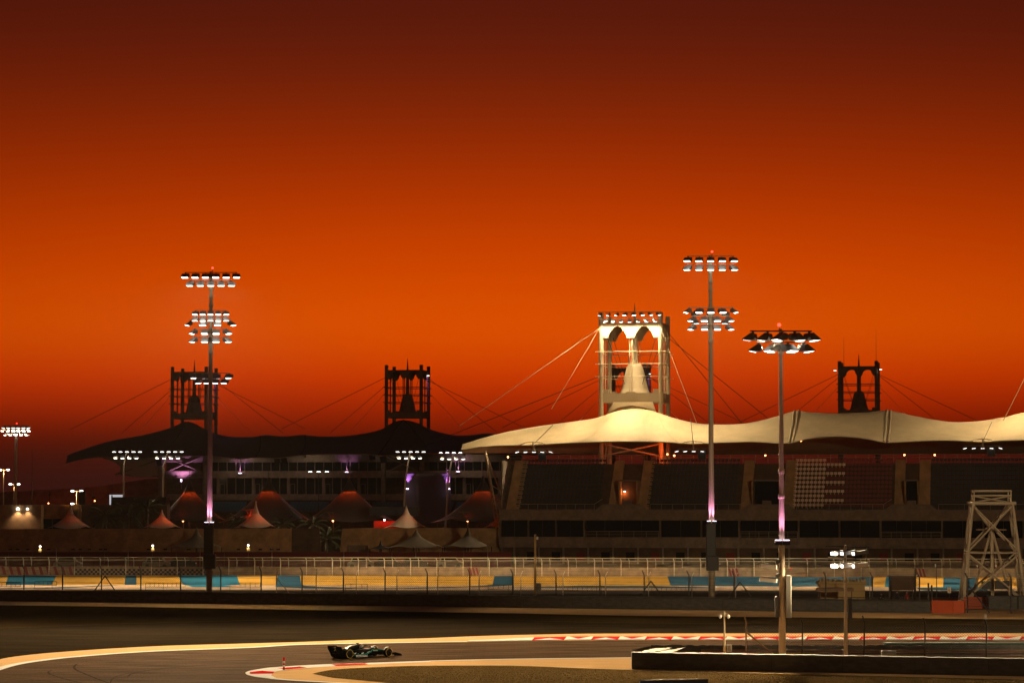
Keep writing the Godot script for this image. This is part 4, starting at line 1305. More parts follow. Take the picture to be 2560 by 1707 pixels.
func palm(label: String, base: Vector3, trunk_h: float, reach: float, count: int, seed_: int, leaf: Material) -> void:
	var r := RandomNumberGenerator.new()
	r.seed = seed_
	var t := thing("palm_tree", label, "palm", at(base), "palm trees behind the paddock wall")
	put("trunk", shape().lathe([Vector2(0.32, 0), Vector2(0.26, trunk_h * 0.3), Vector2(0.28, trunk_h * 0.6), Vector2(0.24, trunk_h * 0.9), Vector2(0.34, trunk_h), Vector2(0, trunk_h + 0.3)], Vector3.ZERO, 9), M.palm_bark, t)
	for k in count:
		var a := k * 2.399 + r.randf_range(-0.2, 0.2)
		var lift := lerpf(1.15, -0.55, k / float(count)) + r.randf_range(-0.12, 0.12)
		var s := shape()
		var p := Vector3(0, trunk_h, 0)
		var dir := Vector3(cos(a) * cos(lift), sin(lift), sin(a) * cos(lift))
		var seg := reach / 9.0
		for i in 9:
			var q := p + dir * seg
			s.bar(p, q, 0.035 * (1.0 - i / 10.0), 0.035 * (1.0 - (i + 1) / 10.0), 4, false)
			var side := dir.cross(Vector3.UP).normalized()
			var over := side.cross(dir).normalized()
			if i > 0:
				for h in 3:
					for sgn in [-1.0, 1.0]:
						var b := p.lerp(q, h / 3.0)
						var ll := reach * 0.24 * sin(PI * clampf((i + h / 3.0) / 9.5, 0.08, 1.0)) + 0.12
						var tip: Vector3 = b + (side * sgn * 0.8 + dir * 0.75 - Vector3.UP * (0.35 + r.randf() * 0.25)) * ll
						var wv := dir * 0.05 + over * 0.02
						s.tri(b - wv, tip, b + wv)
			p = q
			dir = (dir + Vector3.DOWN * (0.11 + 0.03 * i * 0.3)).normalized()
		put("frond", s, leaf, t)

func build_paddock() -> void:
	weather(mat("palm_leaf", 0.10, 0.11, 0.035, 0.6), M.dirt.albedo_texture, Vector3.ONE)
	M.palm_leaf.backlight_enabled = true
	M.palm_leaf.backlight = Color(0.25, 0.3, 0.12)
	mat("palm_bark", 0.12, 0.08, 0.05, 0.9)
	var D := 480.0
	var k := LENS / D
	var h := func(py: float) -> float: return EYE + (HORIZON - py) / k
	# long sand coloured wall in two lengths with the slanting ends
	var w1 := thing("paddock_wall", "long sand coloured wall with a slanting dark end beside the palm", "wall", at(gd(0, D)))
	var x := func(px: float) -> float: return gd(px, D).x - gd(0, D).x
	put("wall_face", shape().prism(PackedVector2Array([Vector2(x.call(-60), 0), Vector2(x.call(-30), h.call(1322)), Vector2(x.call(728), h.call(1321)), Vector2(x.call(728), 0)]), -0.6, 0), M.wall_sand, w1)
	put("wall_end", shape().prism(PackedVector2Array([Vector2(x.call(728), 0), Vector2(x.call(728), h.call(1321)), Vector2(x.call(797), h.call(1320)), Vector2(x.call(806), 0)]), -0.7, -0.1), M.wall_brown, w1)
	for q in [24, 42, 68, 97, 120, 181, 199, 222, 250, 262, 370, 412, 470, 595, 620, 650, 678, 695]:
		put("wall_vent", shape().box(Vector3(x.call(q), h.call(1372.5), 0.0), Vector3(0.62, 0.28, 0.08)), M.black, w1)
	var w2 := thing("paddock_wall", "second sand coloured wall running from the palm gap to the grandstand", "wall", at(gd(860, D)))
	var x2 := func(px: float) -> float: return gd(px, D).x - gd(860, D).x
	put("wall_face", shape().prism(PackedVector2Array([Vector2(x2.call(846), 0), Vector2(x2.call(855), h.call(1321)), Vector2(x2.call(930), h.call(1319)), Vector2(x2.call(1262), h.call(1320)), Vector2(x2.call(1262), 0)]), -0.6, 0), M.wall_sand, w2)
	put("wall_kiosk", shape().box(Vector3(x2.call(895), 1.6, 0.5), Vector3(3.6, 3.2, 1.0)), M.wall_pale, w2)
	# building behind with two bright wall lamps
	var b := thing("corner_building", "low brown building with two bright wall lamps beyond the paddock wall", "building", at(gd(40, 500)))
	var x3 := func(px: float) -> float: return gd(px, 500.0).x - gd(40, 500.0).x
	var k5 := LENS / 500.0
	var h5 := func(py: float) -> float: return EYE + (HORIZON - py) / k5
	put("wall", shape().box(Vector3(x3.call(48), h5.call(1262) / 2, -3), Vector3(7.6, h5.call(1262), 6)), M.wall_sand, b)
	put("wall", shape().box(Vector3(x3.call(146), h5.call(1262) / 2, -5), Vector3(6.8, h5.call(1262), 4)), M.wall_sand, b)
	put("wall", shape().prism(PackedVector2Array([Vector2(x3.call(170), 0), Vector2(x3.call(172), h5.call(1261)), Vector2(x3.call(191), h5.call(1261)), Vector2(x3.call(185.5), h5.call(1294)), Vector2(x3.call(186), 0)]), -3.0, -2.4), M.wall_pale, b)
	put("wall", shape().box(Vector3(x3.call(300), h5.call(1262) / 2, -6), Vector3(16.0, h5.call(1262), 4)), M.wall_brown, b)
	put("shop_window", shape().box(Vector3(x3.call(122), h5.call(1310), -2.9), Vector3(4.4, 1.9, 0.1)), M.glass_dark, b)
	put("window_mullion", shape().box(Vector3(x3.call(122), h5.call(1310), -2.8), Vector3(0.08, 1.9, 0.1)), M.concrete, b)
	for q in [[43, "larger of the two"], [67, "smaller of the two"]]:
		var l := thing("wall_lamp", "bright white lamp shining down the brown building wall, %s" % q[1], "lamp", at(Vector3(gd(q[0], 500.0).x, h5.call(1272), -499.6)), "wall lamps of the brown building")
		put("lamp_glass", shape().ball(Vector3.ZERO, Vector3(0.32, 0.26, 0.2) * (1.0 if q[0] == 43 else 0.75), 10), M.lamp_white, l)
		put("bracket", shape().bar(Vector3(0, 0.1, 0), Vector3(0, 0.2, -0.5), 0.05), M.steel_dark, l)
		spot(l, Vector3(0, -0.35, 0.25), Vector3(0, -1, -0.35), 7.0 if q[0] == 43 else 4.0, 55.0, Color(1, 0.85, 0.72), 0.2)
	var wl := thing("wall_light", "hidden warm lamp washing the pale gable beside the small tent", "lamp", at(Vector3(gd(179, 500.0).x, h5.call(1300), -496.8)))
	put("lens", shape().chamfer(Vector3.ZERO, Vector3(0.4, 0.12, 0.2), 0.03), M.lamp_soft, wl)
	spot(wl, Vector3(0, 0.2, 0.1), Vector3(0, 0.8, -0.6), 26.0, 40.0, Color(1, 0.7, 0.35), 0.2)
	# big dark tents with glowing throats
	var g := "big dark peaked tents"
	tent("peaked_tent", "big dark peaked tent with orange throat, just left of the tall mast's violet foot", g, 472, 1302, 1196, 1231, 96, 525, M.fabric_grey, 0.0, 1170, 0.0)
	tent("peaked_tent", "big dark peaked tent with orange throat, between the mast and the three lamp pole", g, 670, 1306, 1194, 1229, 125, 525, M.fabric_grey, 0.0, 1176, 0.0)
	tent("peaked_tent", "big dark peaked tent with orange throat and one pale lit edge", g, 872, 1304, 1194, 1229, 122, 520, M.fabric_grey, 0.0, 1172, 0.0)
	tent("peaked_tent", "big dark peaked tent with orange throat beside the grandstand end", g, 1208, 1306, 1190, 1229, 130, 515, M.fabric_grey, 0.0, 1175, 0.0)
	var throats := [[472, 525, 26], [670, 525, 28], [872, 520, 28], [1208, 515, 28]]
	for q in throats:
		var c := gd(q[0], q[1])
		var kk: float = LENS / q[1]
		var hc: float = EYE + (HORIZON - 1236.0) / kk
		var l := thing("throat_lamp", "orange ring lamp in the throat of the dark tent %s" % {472: "behind the tall mast", 670: "next to the three lamp pole", 872: "with the pale edge", 1208: "at the grandstand end"}[q[0]], "lamp", at(Vector3(c.x, hc, c.z)), "orange throat lamps")
		var ring := shape()
		for i in 16:
			var a := TAU * i / 16.0
			var a2 := TAU * (i + 1) / 16.0
			ring.bar(Vector3(cos(a) * q[2] / kk * 0.45, 0.2, sin(a) * q[2] / kk * 0.45), Vector3(cos(a2) * q[2] / kk * 0.45, 0.2, sin(a2) * q[2] / kk * 0.45), 0.05, -1, 4)
		put("lamp_ring", ring, M.throat_lamp if M.has("throat_lamp") else glow("throat_lamp", 1.0, 0.20, 0.01, 0.7), l)
		omni(l, Vector3(0, 0.1, 0.35), 90.0, Color(1.0, 0.36, 0.04), 0.3)
	# lamps on the tent posts
	for q in [[457, 1302, 521, "under the first"], [626, 1296, 518, "under the second, on its slanting strut"], [832, 1302, 514, "under the third, on its slanting strut"], [1169, 1302, 509, "under the fourth, on its slanting strut"]]:
		var p := pd(q[0], q[1], q[2])
		var l := thing("strut_lamp", "orange lamp %s dark tent" % q[3], "lamp", at(p), "orange lamps under the tents")
		put("lamp_glass", shape().ball(Vector3(0, 0, 0.15), Vector3.ONE * 0.17, 8), M.lamp_orange, l)
		put("strut", shape().bar(Vector3(0, 0.3, 0), Vector3(-0.9, 1.5, -0.3), 0.09).bar(Vector3(0, -3.5, -0.3), Vector3(0, 1.6, -0.3), 0.1).bar(Vector3(-3.4, 0.4, -0.4), Vector3(3.6, 0.4, -0.4), 0.08).bar(Vector3(-1.9, 1.6, -0.6), Vector3(0.5, 1.7, -0.6), 0.09), M.rail_rust, l)
		omni(l, Vector3(0.1, 0.55, 0.5), 3.2, Color(1.0, 0.22, 0.04), 0.15)
	# small cream tents standing on the wall terrace
	var g2 := "small cream peaked tents"
	tent("small_tent", "small cream tent against the lit gable of the brown building", g2, 174, 1321, 1261, 1288, 62, 492, M.fabric_cream, 4.0, 0.0, 5.0)
	tent("small_tent", "small cream tent glowing orange beneath the first slanted lamp pole", g2, 403, 1320, 1274, 1292, 52, 492, M.fabric_cream, 4.0, 0.0, 14.0)
	tent("small_tent", "small cream tent glowing orange in front of the second dark tent", g2, 638, 1319, 1252, 1284, 56, 492, M.fabric_cream, 4.0, 0.0, 14.0)
	tent("small_tent", "small cream tent in front of the red lit kiosk", g2, 1015, 1319, 1262, 1285, 56, 492, M.fabric_cream, 4.0, 0.0, 7.0)
	tent("small_tent", "small cream tent glowing orange, half hidden by the grandstand end", g2, 1245, 1318, 1280, 1296, 36, 492, M.fabric_cream, 4.0, 0.0, 9.0)
	var g3 := "pale tents before the paddock wall"
	tent("low_tent", "pale tent with a dark shaded front, by the cabinets of the tall mast", g3, 490, 1368, 1318, 1340, 70, 470, M.fabric_tan)
	tent("low_tent", "pale tent before the wall, further from the grandstand", g3, 1040, 1368, 1322, 1340, 74, 470, M.fabric_tan)
	tent("low_tent", "pale tent before the wall, next to the grandstand", g3, 1170, 1367, 1318, 1340, 66, 470, M.fabric_tan)
	tent("low_tent", "plain black pyramid tent between the palm and the pale tents", g3, 951, 1372, 1350, 1362, 30, 466, M.black)
	# red lit kiosk
	var kio := thing("kiosk", "kiosk glowing red behind the wall with a dark flat roof", "kiosk", at(gd(975, 505)))
	var kx := func(px: float) -> float: return gd(px, 505).x - gd(975, 505).x
	put("kiosk_wall", shape().box(Vector3(kx.call(972), 3.6, -2), Vector3(5.8, 7.2, 0.3)), M.barrier_red, kio)
	put("kiosk_roof", shape().box(Vector3(kx.call(985), 9.0, -1), Vector3(9.0, 1.6, 6)), M.black, kio)
	var kl := put("kiosk_lamp", shape().ball(Vector3(kx.call(960.5), EYE + (HORIZON - 1300) / (LENS / 503.0), 0.2), Vector3.ONE * 0.19, 8), M.lamp_soft, kio)
	omni(kio, Vector3(kx.call(960.5), EYE + (HORIZON - 1300) / (LENS / 503.0) + 0.4, 0.3), 5.0, Color(1.0, 0.16, 0.03), 0.15)
	# violet board between two slanted poles
	var vb := thing("violet_board", "large dark display board washed with violet light at its upper corners", "board", at(gd(1069, 580), 4.0))
	var kb := LENS / 580.0
	var hb := func(py: float) -> float: return EYE + (HORIZON - py) / kb
	put("board_face", shape().chamfer(Vector3(0, (hb.call(1183) + 6.0) / 2, 0), Vector3(9.8, hb.call(1183) - 6.0, 0.5), 0.1), M.board_violet if M.has("board_violet") else mat("board_violet", 0.12, 0.10, 0.13, 0.6), vb)
	put("board_leg", shape().bar(Vector3(-4.0, 0, -0.4), Vector3(-4.0, 8, -0.4), 0.2).bar(Vector3(4.0, 0, -0.4), Vector3(4.0, 8, -0.4), 0.2), M.steel_dark, vb)
	put("board_plate", shape().box(Vector3(-3.3, hb.call(1193), 0.28), Vector3(0.6, 0.35, 0.04)).box(Vector3(3.3, hb.call(1193), 0.28), Vector3(0.6, 0.35, 0.04)), M.steel_dark, vb)
	var lad := shape()
	for i in 6:
		lad.bar(Vector3(3.9, hb.call(1175) - i * 0.75, 0.7), Vector3(4.6, hb.call(1175) - i * 0.75, 0.7), 0.05, -1, 4)
	lad.bar(Vector3(3.9, hb.call(1170), 0.7), Vector3(3.9, hb.call(1225), 0.7), 0.05, -1, 4).bar(Vector3(4.6, hb.call(1170), 0.7), Vector3(4.6, hb.call(1225), 0.7), 0.05, -1, 4)
	put("ladder", lad, M.mast_white, vb)
	for q in [-1, 1]:
		put("board_lamp", shape().box(Vector3(q * 4.4, hb.call(1222), 1.6), Vector3(0.5, 0.2, 0.3)), M.lamp_purple, vb)
		spot(vb, Vector3(q * 4.4, hb.call(1219), 1.5), Vector3(q * -0.05, 1, -0.4), 75.0 if q < 0 else 48.0, 24.0, Color(0.85, 0.55, 1.0), 0.2)
	# palms
	palm("palm tree lit pale green in the gap of the sand wall", gd(815, 484), 4.2, 3.6, 26, 4, M.palm_leaf)
	palm("palm tree with upright pale fronds above the dark wall end", gd(781, 492), 6.6, 3.4, 18, 8, M.palm_leaf)
	palm("dark palm tree behind the wall, nearest the brown building", gd(262, 496), 8.0, 3.6, 20, 12, M.palm_leaf)
	palm("dark palm tree behind the wall beside the first slanted pole", gd(318, 498), 8.4, 4.0, 22, 15, M.palm_leaf)
	palm("dark palm tree tucked beside the first big tent", gd(366, 500), 9.4, 3.8, 20, 19, M.palm_leaf)
	palm("small pale palm between the tall mast and the second small tent", gd(594, 496), 7.2, 2.4, 18, 23, M.palm_leaf)
	palm("dim palm tree right of the second small tent", gd(705, 496), 6.6, 2.6, 18, 27, M.palm_leaf)
	# street lamps of the paddock road
	for q in [[99, 1366, "by the wall vents"], [381, 1364, "below the first glowing small tent"], [620, 1363, "below the second glowing small tent"]]:
		var p := pd(q[0], q[1], 468.0)
		var l := thing("globe_lamp", "white globe lamp on the paddock road %s" % q[2], "lamp", at(Vector3(p.x, 0, p.z)), "globe lamps of the paddock road")
		put("post", shape().bar(Vector3(0, 0, -0.1), Vector3(0, p.y - 0.1, -0.1), 0.06), M.galvanised, l)
		put("lamp_glass", shape().ball(Vector3(0, p.y, 0), Vector3(0.18, 0.15, 0.15), 10), M.lamp_white, l)
		put("sign_box", shape().chamfer(Vector3(0, p.y - 0.7, 0), Vector3(0.6, 0.5, 0.2), 0.04), M.hut_cream, l)
		omni(l, Vector3(0, p.y - 0.25, 0.25), 1.2, Color(1, 0.9, 0.75), 0.15)
	# red hoarding along the paddock road
	var hoard := thing("red_hoarding", "long dark red hoarding behind the debris fence", "hoarding", at(gd(600, 455)))
	var n := 0
	var xx := gd(-40, 455).x - gd(600, 455).x
	while xx < gd(1250, 455).x - gd(600, 455).x:
		put("hoarding_panel", shape().box(Vector3(xx + 2.0, 1.25, 0), Vector3(3.96, 2.5, 0.12)), M.red_band, hoard)
		if n % 3 == 0:
			put("thin_post", shape().path([Vector3(xx, 0, 0.4), Vector3(xx, 3.1, 0.4), Vector3(xx - 0.35, 3.5, 0.4)], 0.05), M.galvanised, hoard)
		xx += 4.0
		n += 1
	mat("car_pale", 0.20, 0.17, 0.13, 0.4)
	# parked cars behind the debris fence
	var cars := [[902, 447, "white parked van close to the black tent", true], [968, 447, "dark parked car next to the white van", false], [1035, 447, "dark parked car below the pale tent", false], [1124, 447, "pale parked car nearest the grandstand", true], [168, 447, "pale parked car behind the striped wall", true], [390, 447, "pale parked car behind the chequered wall", true], [455, 449, "dark parked car close to the tall mast", false]]
	for c in cars:
		parked_car(c[2], gd(c[0], c[1]), M.car_pale if c[3] else M.black)
	# small lamp standards
	for q in [[34, 1211, 700, 2, "with a star-like glare at the edge of the picture"], [8, 1175, 720, 2, "just inside the edge of the picture, higher up"], [190, 1228, 640, 4, "with stacked small lamps above the brown building"]]:
		var p := pd(q[0], q[1], q[2])
		var l := thing("street_lamp", "distant street lamp %s" % q[4], "street lamp", at(Vector3(p.x, 0, p.z)), "distant street lamps")
		put("post", shape().bar(Vector3.ZERO, Vector3(0, p.y, 0), 0.12, 0.07), M.galvanised, l)
		for i in q[3]:
			var o := put("lamp_arm", shape().bar(Vector3(0, p.y - (i / 2) * 3.0, 0), Vector3(-0.8 + 1.9 * (i % 2), p.y - (i / 2) * 3.0 + 0.1, 0.3), 0.06), M.galvanised, l)
			put("lens", shape().ball(Vector3(-0.9 + 2.1 * (i % 2), p.y - (i / 2) * 3.0 + 0.05, 0.4), Vector3(0.45, 0.22, 0.3), 8), M.lamp_white, o)
		omni(l, Vector3(0, p.y - 0.8, 1.0), 25.0, Color(1, 0.8, 0.55), 0.2)
	var p3 := pd(796, 1178, 540)
	var l3 := thing("triple_lamp_pole", "slim pole with three flat lamps in front of the far glass building", "street lamp", at(Vector3(p3.x, 0, p3.z)))
	put("post", shape().bar(Vector3.ZERO, Vector3(0, p3.y, 0), 0.1, 0.07), M.steel_dark, l3)
	put("arm", shape().bar(Vector3(-1.7, p3.y + 0.1, 0), Vector3(1.7, p3.y + 0.1, 0), 0.06), M.steel_dark, l3)
	for i in 3:
		var o := put("flat_lamp", shape().box(Vector3(-1.65 + i * 1.65, p3.y, 0.1), Vector3(0.8, 0.14, 0.4)), M.housing, l3)
		put("lens", shape().box(Vector3(-1.65 + i * 1.65, p3.y - 0.1, 0.16), Vector3(0.7, 0.1, 0.4)), M.lamp_white, o)
	# white lit gantry board and sheds beyond the brown building
	var gb := thing("striped_gantry", "bright white portal with red diagonal stripe behind the brown building", "gantry", at(gd(288, 620)))
	var kg := LENS / 620.0
	put("portal_panel", shape().prism(PackedVector2Array([Vector2(-1.4, 6.0), Vector2(-1.5, 12.1), Vector2(1.55, 12.1), Vector2(1.55, 11.4), Vector2(-0.5, 11.3), Vector2(-0.6, 6.0)]), -0.2, 0.2), M.lamp_panel if M.has("lamp_panel") else glow("lamp_panel", 0.8, 0.85, 0.9, 0.55), gb)
	put("red_stripe", shape().prism(PackedVector2Array([Vector2(-1.3, 6.2), Vector2(-1.0, 6.2), Vector2(-0.75, 12.0), Vector2(-1.05, 12.0)]), 0.2, 0.24), M.red, gb)
	put("portal_leg", shape().bar(Vector3(-1.0, 0, 0), Vector3(-1.0, 6.2, 0), 0.3), M.steel_dark, gb)
	var shed := thing("dark_shed", "dark flat shed between the two slanted poles", "shed", at(gd(350, 560)))
	put("shed_wall", shape().box(Vector3(0, 5.7, 0), Vector3(11.1, 11.4, 6)), M.black, shed)
	put("shed_roof", shape().box(Vector3(0, 11.5, 0.1), Vector3(11.3, 0.2, 6.3)), M.steel_dark, shed)
	# dark scaffold and screens on the sky line
	for q in [[204, 1228, 1262, 1.0, "dark upright screen frame beside the stacked small lamps", 560], [233, 1233, 1262, 0.45, "slim dark sign on a post left of the striped portal", 560], [123, 1226, 1262, 0.3, "thin dark mast with a crossarm left of the stacked lamps", 560]]:
		var p := pd(q[0], q[1], q[5])
		var o := thing("skyline_frame", q[4], "frame", at(Vector3(p.x, 0, p.z)))
		put("post", shape().bar(Vector3(0, 0, 0), Vector3(0, p.y, 0), 0.1), M.steel_dark, o)
		put("panel", shape().chamfer(Vector3(0, p.y - (2.0 if q[3] > 0.9 else 0.8), 0), Vector3(q[3] * 1.3, 4.0 if q[3] > 0.9 else 0.5, 0.3), 0.05), M.black, o)
	var aer := thing("aerial_mast", "thin dark lattice aerial right of the far floodlight mast", "aerial", at(gd(77, 640)))
	put("shaft", shape().bar(Vector3.ZERO, Vector3(0, EYE + (HORIZON - 1125) / (LENS / 640.0), 0), 0.16, 0.05), M.steel_dark, aer)
	# sodium lamps that make the low orange glow on the ridge
	for q in [[120, 1258, "left"], [236, 1252, "right"]]:
		var p := pd(q[0], q[1], 1385.0)
		var l := thing("sodium_lamp", "distant sodium street light behind the %s orange glow on the ridge" % q[2], "street lamp", at(Vector3(p.x, 0, p.z)), "sodium lamps on the ridge")
		put("post", shape().bar(Vector3.ZERO, Vector3(0, p.y, 0), 0.15), M.steel_dark, l)
		put("lens", shape().ball(Vector3(0, p.y, 0.3), Vector3.ONE * 0.3, 8), M.lamp_orange, l)
		omni(l, Vector3(0, p.y + 0.5, 1.0), 14.0, Color(1.0, 0.25, 0.02), 0.3)

func parked_car(label: String, p: Vector3, paint: Material) -> void:
	var c := thing("parked_car", label, "car", at(p, 0.0), "cars parked behind the debris fence")
	put("body", shape().prism(PackedVector2Array([Vector2(-2.2, 0.3), Vector2(-2.25, 0.75), Vector2(-2.1, 1.0), Vector2(-1.75, 1.05), Vector2(-1.45, 1.75), Vector2(1.0, 1.78), Vector2(1.55, 1.12), Vector2(2.2, 0.98), Vector2(2.25, 0.3)]), -0.9, 0.9), paint, c)
	put("window", shape().prism(PackedVector2Array([Vector2(-1.5, 1.1), Vector2(-1.28, 1.66), Vector2(0.92, 1.68), Vector2(1.36, 1.12)]), -0.915, 0.915), M.glass_dark, c)
	for s in [-1.4, 1.4]:
		for z in [-0.82, 0.82]:
			put("wheel", shape().bar(Vector3(s, 0.34, z - 0.1), Vector3(s, 0.34, z + 0.1), 0.34, -1, 12), M.black, c)
	put("headlight", shape().box(Vector3(2.22, 0.8, 0.65), Vector3(0.06, 0.16, 0.3)), M.white, c)
	put("headlight", shape().box(Vector3(2.22, 0.8, -0.65), Vector3(0.06, 0.16, 0.3)), M.white, c)

# ---------- pit wall with debris fence on the far side ----------
func frame_along(a: Vector3, b: Vector3) -> Transform3D:     # x runs from a to b, z faces the camera
	var x := (b - a).normalized()
	return Transform3D(Basis(x, Vector3.UP, x.cross(Vector3.UP)), a)
func along(t: Transform3D, px: float) -> float:       # where on that line the photograph column px falls
	return loc(t, px, 1430, 0.0).x

func build_far_wall() -> void:
	var t := frame_along(gp(-70, 1436.8), gp(2660, 1443.6))
	var w := thing("pit_wall", "pale concrete wall carrying a cream mesh fence beyond the painted run-off", "wall", t)
	var length := (gp(2660, 1443.6) - gp(-70, 1436.8)).length()
	var bay := 3.9
	var n := int(length / bay)
	var slab := shape().chamfer(Vector3(bay / 2, 0.65, -0.25), Vector3(bay - 0.03, 1.3, 0.5), 0.03).mesh()
	var post := shape().bar(Vector3(0, 0, 0.08), Vector3(0, 2.3, 0.08), 0.065, -1, 6).bar(Vector3(0, 2.3, 0.08), Vector3(-0.16, 2.66, 0.08), 0.065, -1, 6).mesh()
	var slim := shape().bar(Vector3(0, 1.25, 0.02), Vector3(0, 2.3, 0.02), 0.05, -1, 6).bar(Vector3(0, 2.3, 0.02), Vector3(-0.14, 2.66, 0.02), 0.05, -1, 6).mesh()
	var rail := shape().bar(Vector3(0, 2.66, 0.04), Vector3(bay, 2.66, 0.04), 0.06, -1, 6, false).bar(Vector3(0, 2.28, 0.04), Vector3(bay, 2.28, 0.04), 0.05, -1, 6, false).mesh()
	var ms := shape()
	var x := 0.06
	while x < bay:
		ms.bar(Vector3(x, 1.3, 0.0), Vector3(x, 2.26, 0.0), 0.006, -1, 3, false)
		x += 0.16
	for y in [1.42, 1.57, 1.72, 1.87, 2.02, 2.17]:
		ms.bar(Vector3(0, y, 0), Vector3(bay, y, 0), 0.006, -1, 3, false)
	var net := ms.mesh()
	for i in n:
		var o := Transform3D(Basis(), Vector3(i * bay, 0, 0))
		put("wall_block", slab, M.pit_concrete, w, o)
		put("fence_post", post, M.galvanised, w, o)
		put("fence_post", slim, M.galvanised, w, o * Transform3D(Basis(), Vector3(1.2, 0, 0)))
		put("top_rail", rail, M.galvanised, w, o)
		put("mesh_panel", net, M.galvanised, w, o)
	# painted marks
	var red := shape()
	var px := -30.0
	while px < 183:
		var a := along(t, px)
		var s := 0.46
		red.quad(Vector3(a - 0.35, 1.24, 0.012), Vector3(a - 0.35 + s, 1.24, 0.012), Vector3(a + s, 0.04, 0.012), Vector3(a, 0.04, 0.012))
		px += 18.6
	for q in [1176, 1826, 2293]:
		for k in 3:
			var a: float = along(t, q) + k * 0.52
			red.quad(Vector3(a - 0.3, 1.25, 0.012), Vector3(a - 0.02, 1.25, 0.012), Vector3(a + 0.3, 0.06, 0.012), Vector3(a + 0.02, 0.06, 0.012))
	put("painted_stripes", red, M.red_paint if M.has("red_paint") else mat("red_paint", 0.13, 0.01, 0.009, 0.7), w)
	var chq := shape()
	var a0 := along(t, 186)
	var a1 := along(t, 522)
	var c := 0
	while a0 + c * 0.34 < a1:
		for r in 3:
			if (c + r) % 2 == 0:
				var xx := a0 + c * 0.34
				chq.quad(Vector3(xx, 0.34 + r * 0.3, 0.012), Vector3(xx + 0.34, 0.34 + r * 0.3, 0.012), Vector3(xx + 0.34, 0.04 + r * 0.3, 0.012), Vector3(xx, 0.04 + r * 0.3, 0.012))
		c += 1
	put("painted_chequers", chq, M.black, w)
	put("red_notice", shape().box(Vector3(along(t, 1978), 1.15, 0.02), Vector3(0.28, 0.26, 0.03)), M.red, w)

# ---------- mid distance: barrier, dark fences, guard rails ----------
var mid := Transform3D()
func chain(width: float, height: float, pitch: float, r: float) -> ArrayMesh:     # woven diamond wire
	var s := shape()
	var k := -height
	while k < width:
		for dir in [1.0, -1.0]:
			var a := Vector2(k, 0.0)
			var b := Vector2(k + height, height)
			var ta := clampf((0.0 - k) / height, 0.0, 1.0)
			var tb := clampf((width - k) / height, 0.0, 1.0)
			if tb > ta:
				var p := a.lerp(b, ta)
				var q := a.lerp(b, tb)
				var f := func(u: Vector2) -> Vector3: return Vector3(u.x if dir > 0 else width - u.x, u.y, 0.004 * dir)
				s.bar(f.call(p), f.call(q), r, -1, 3, false)
		k += pitch
	return s.mesh()

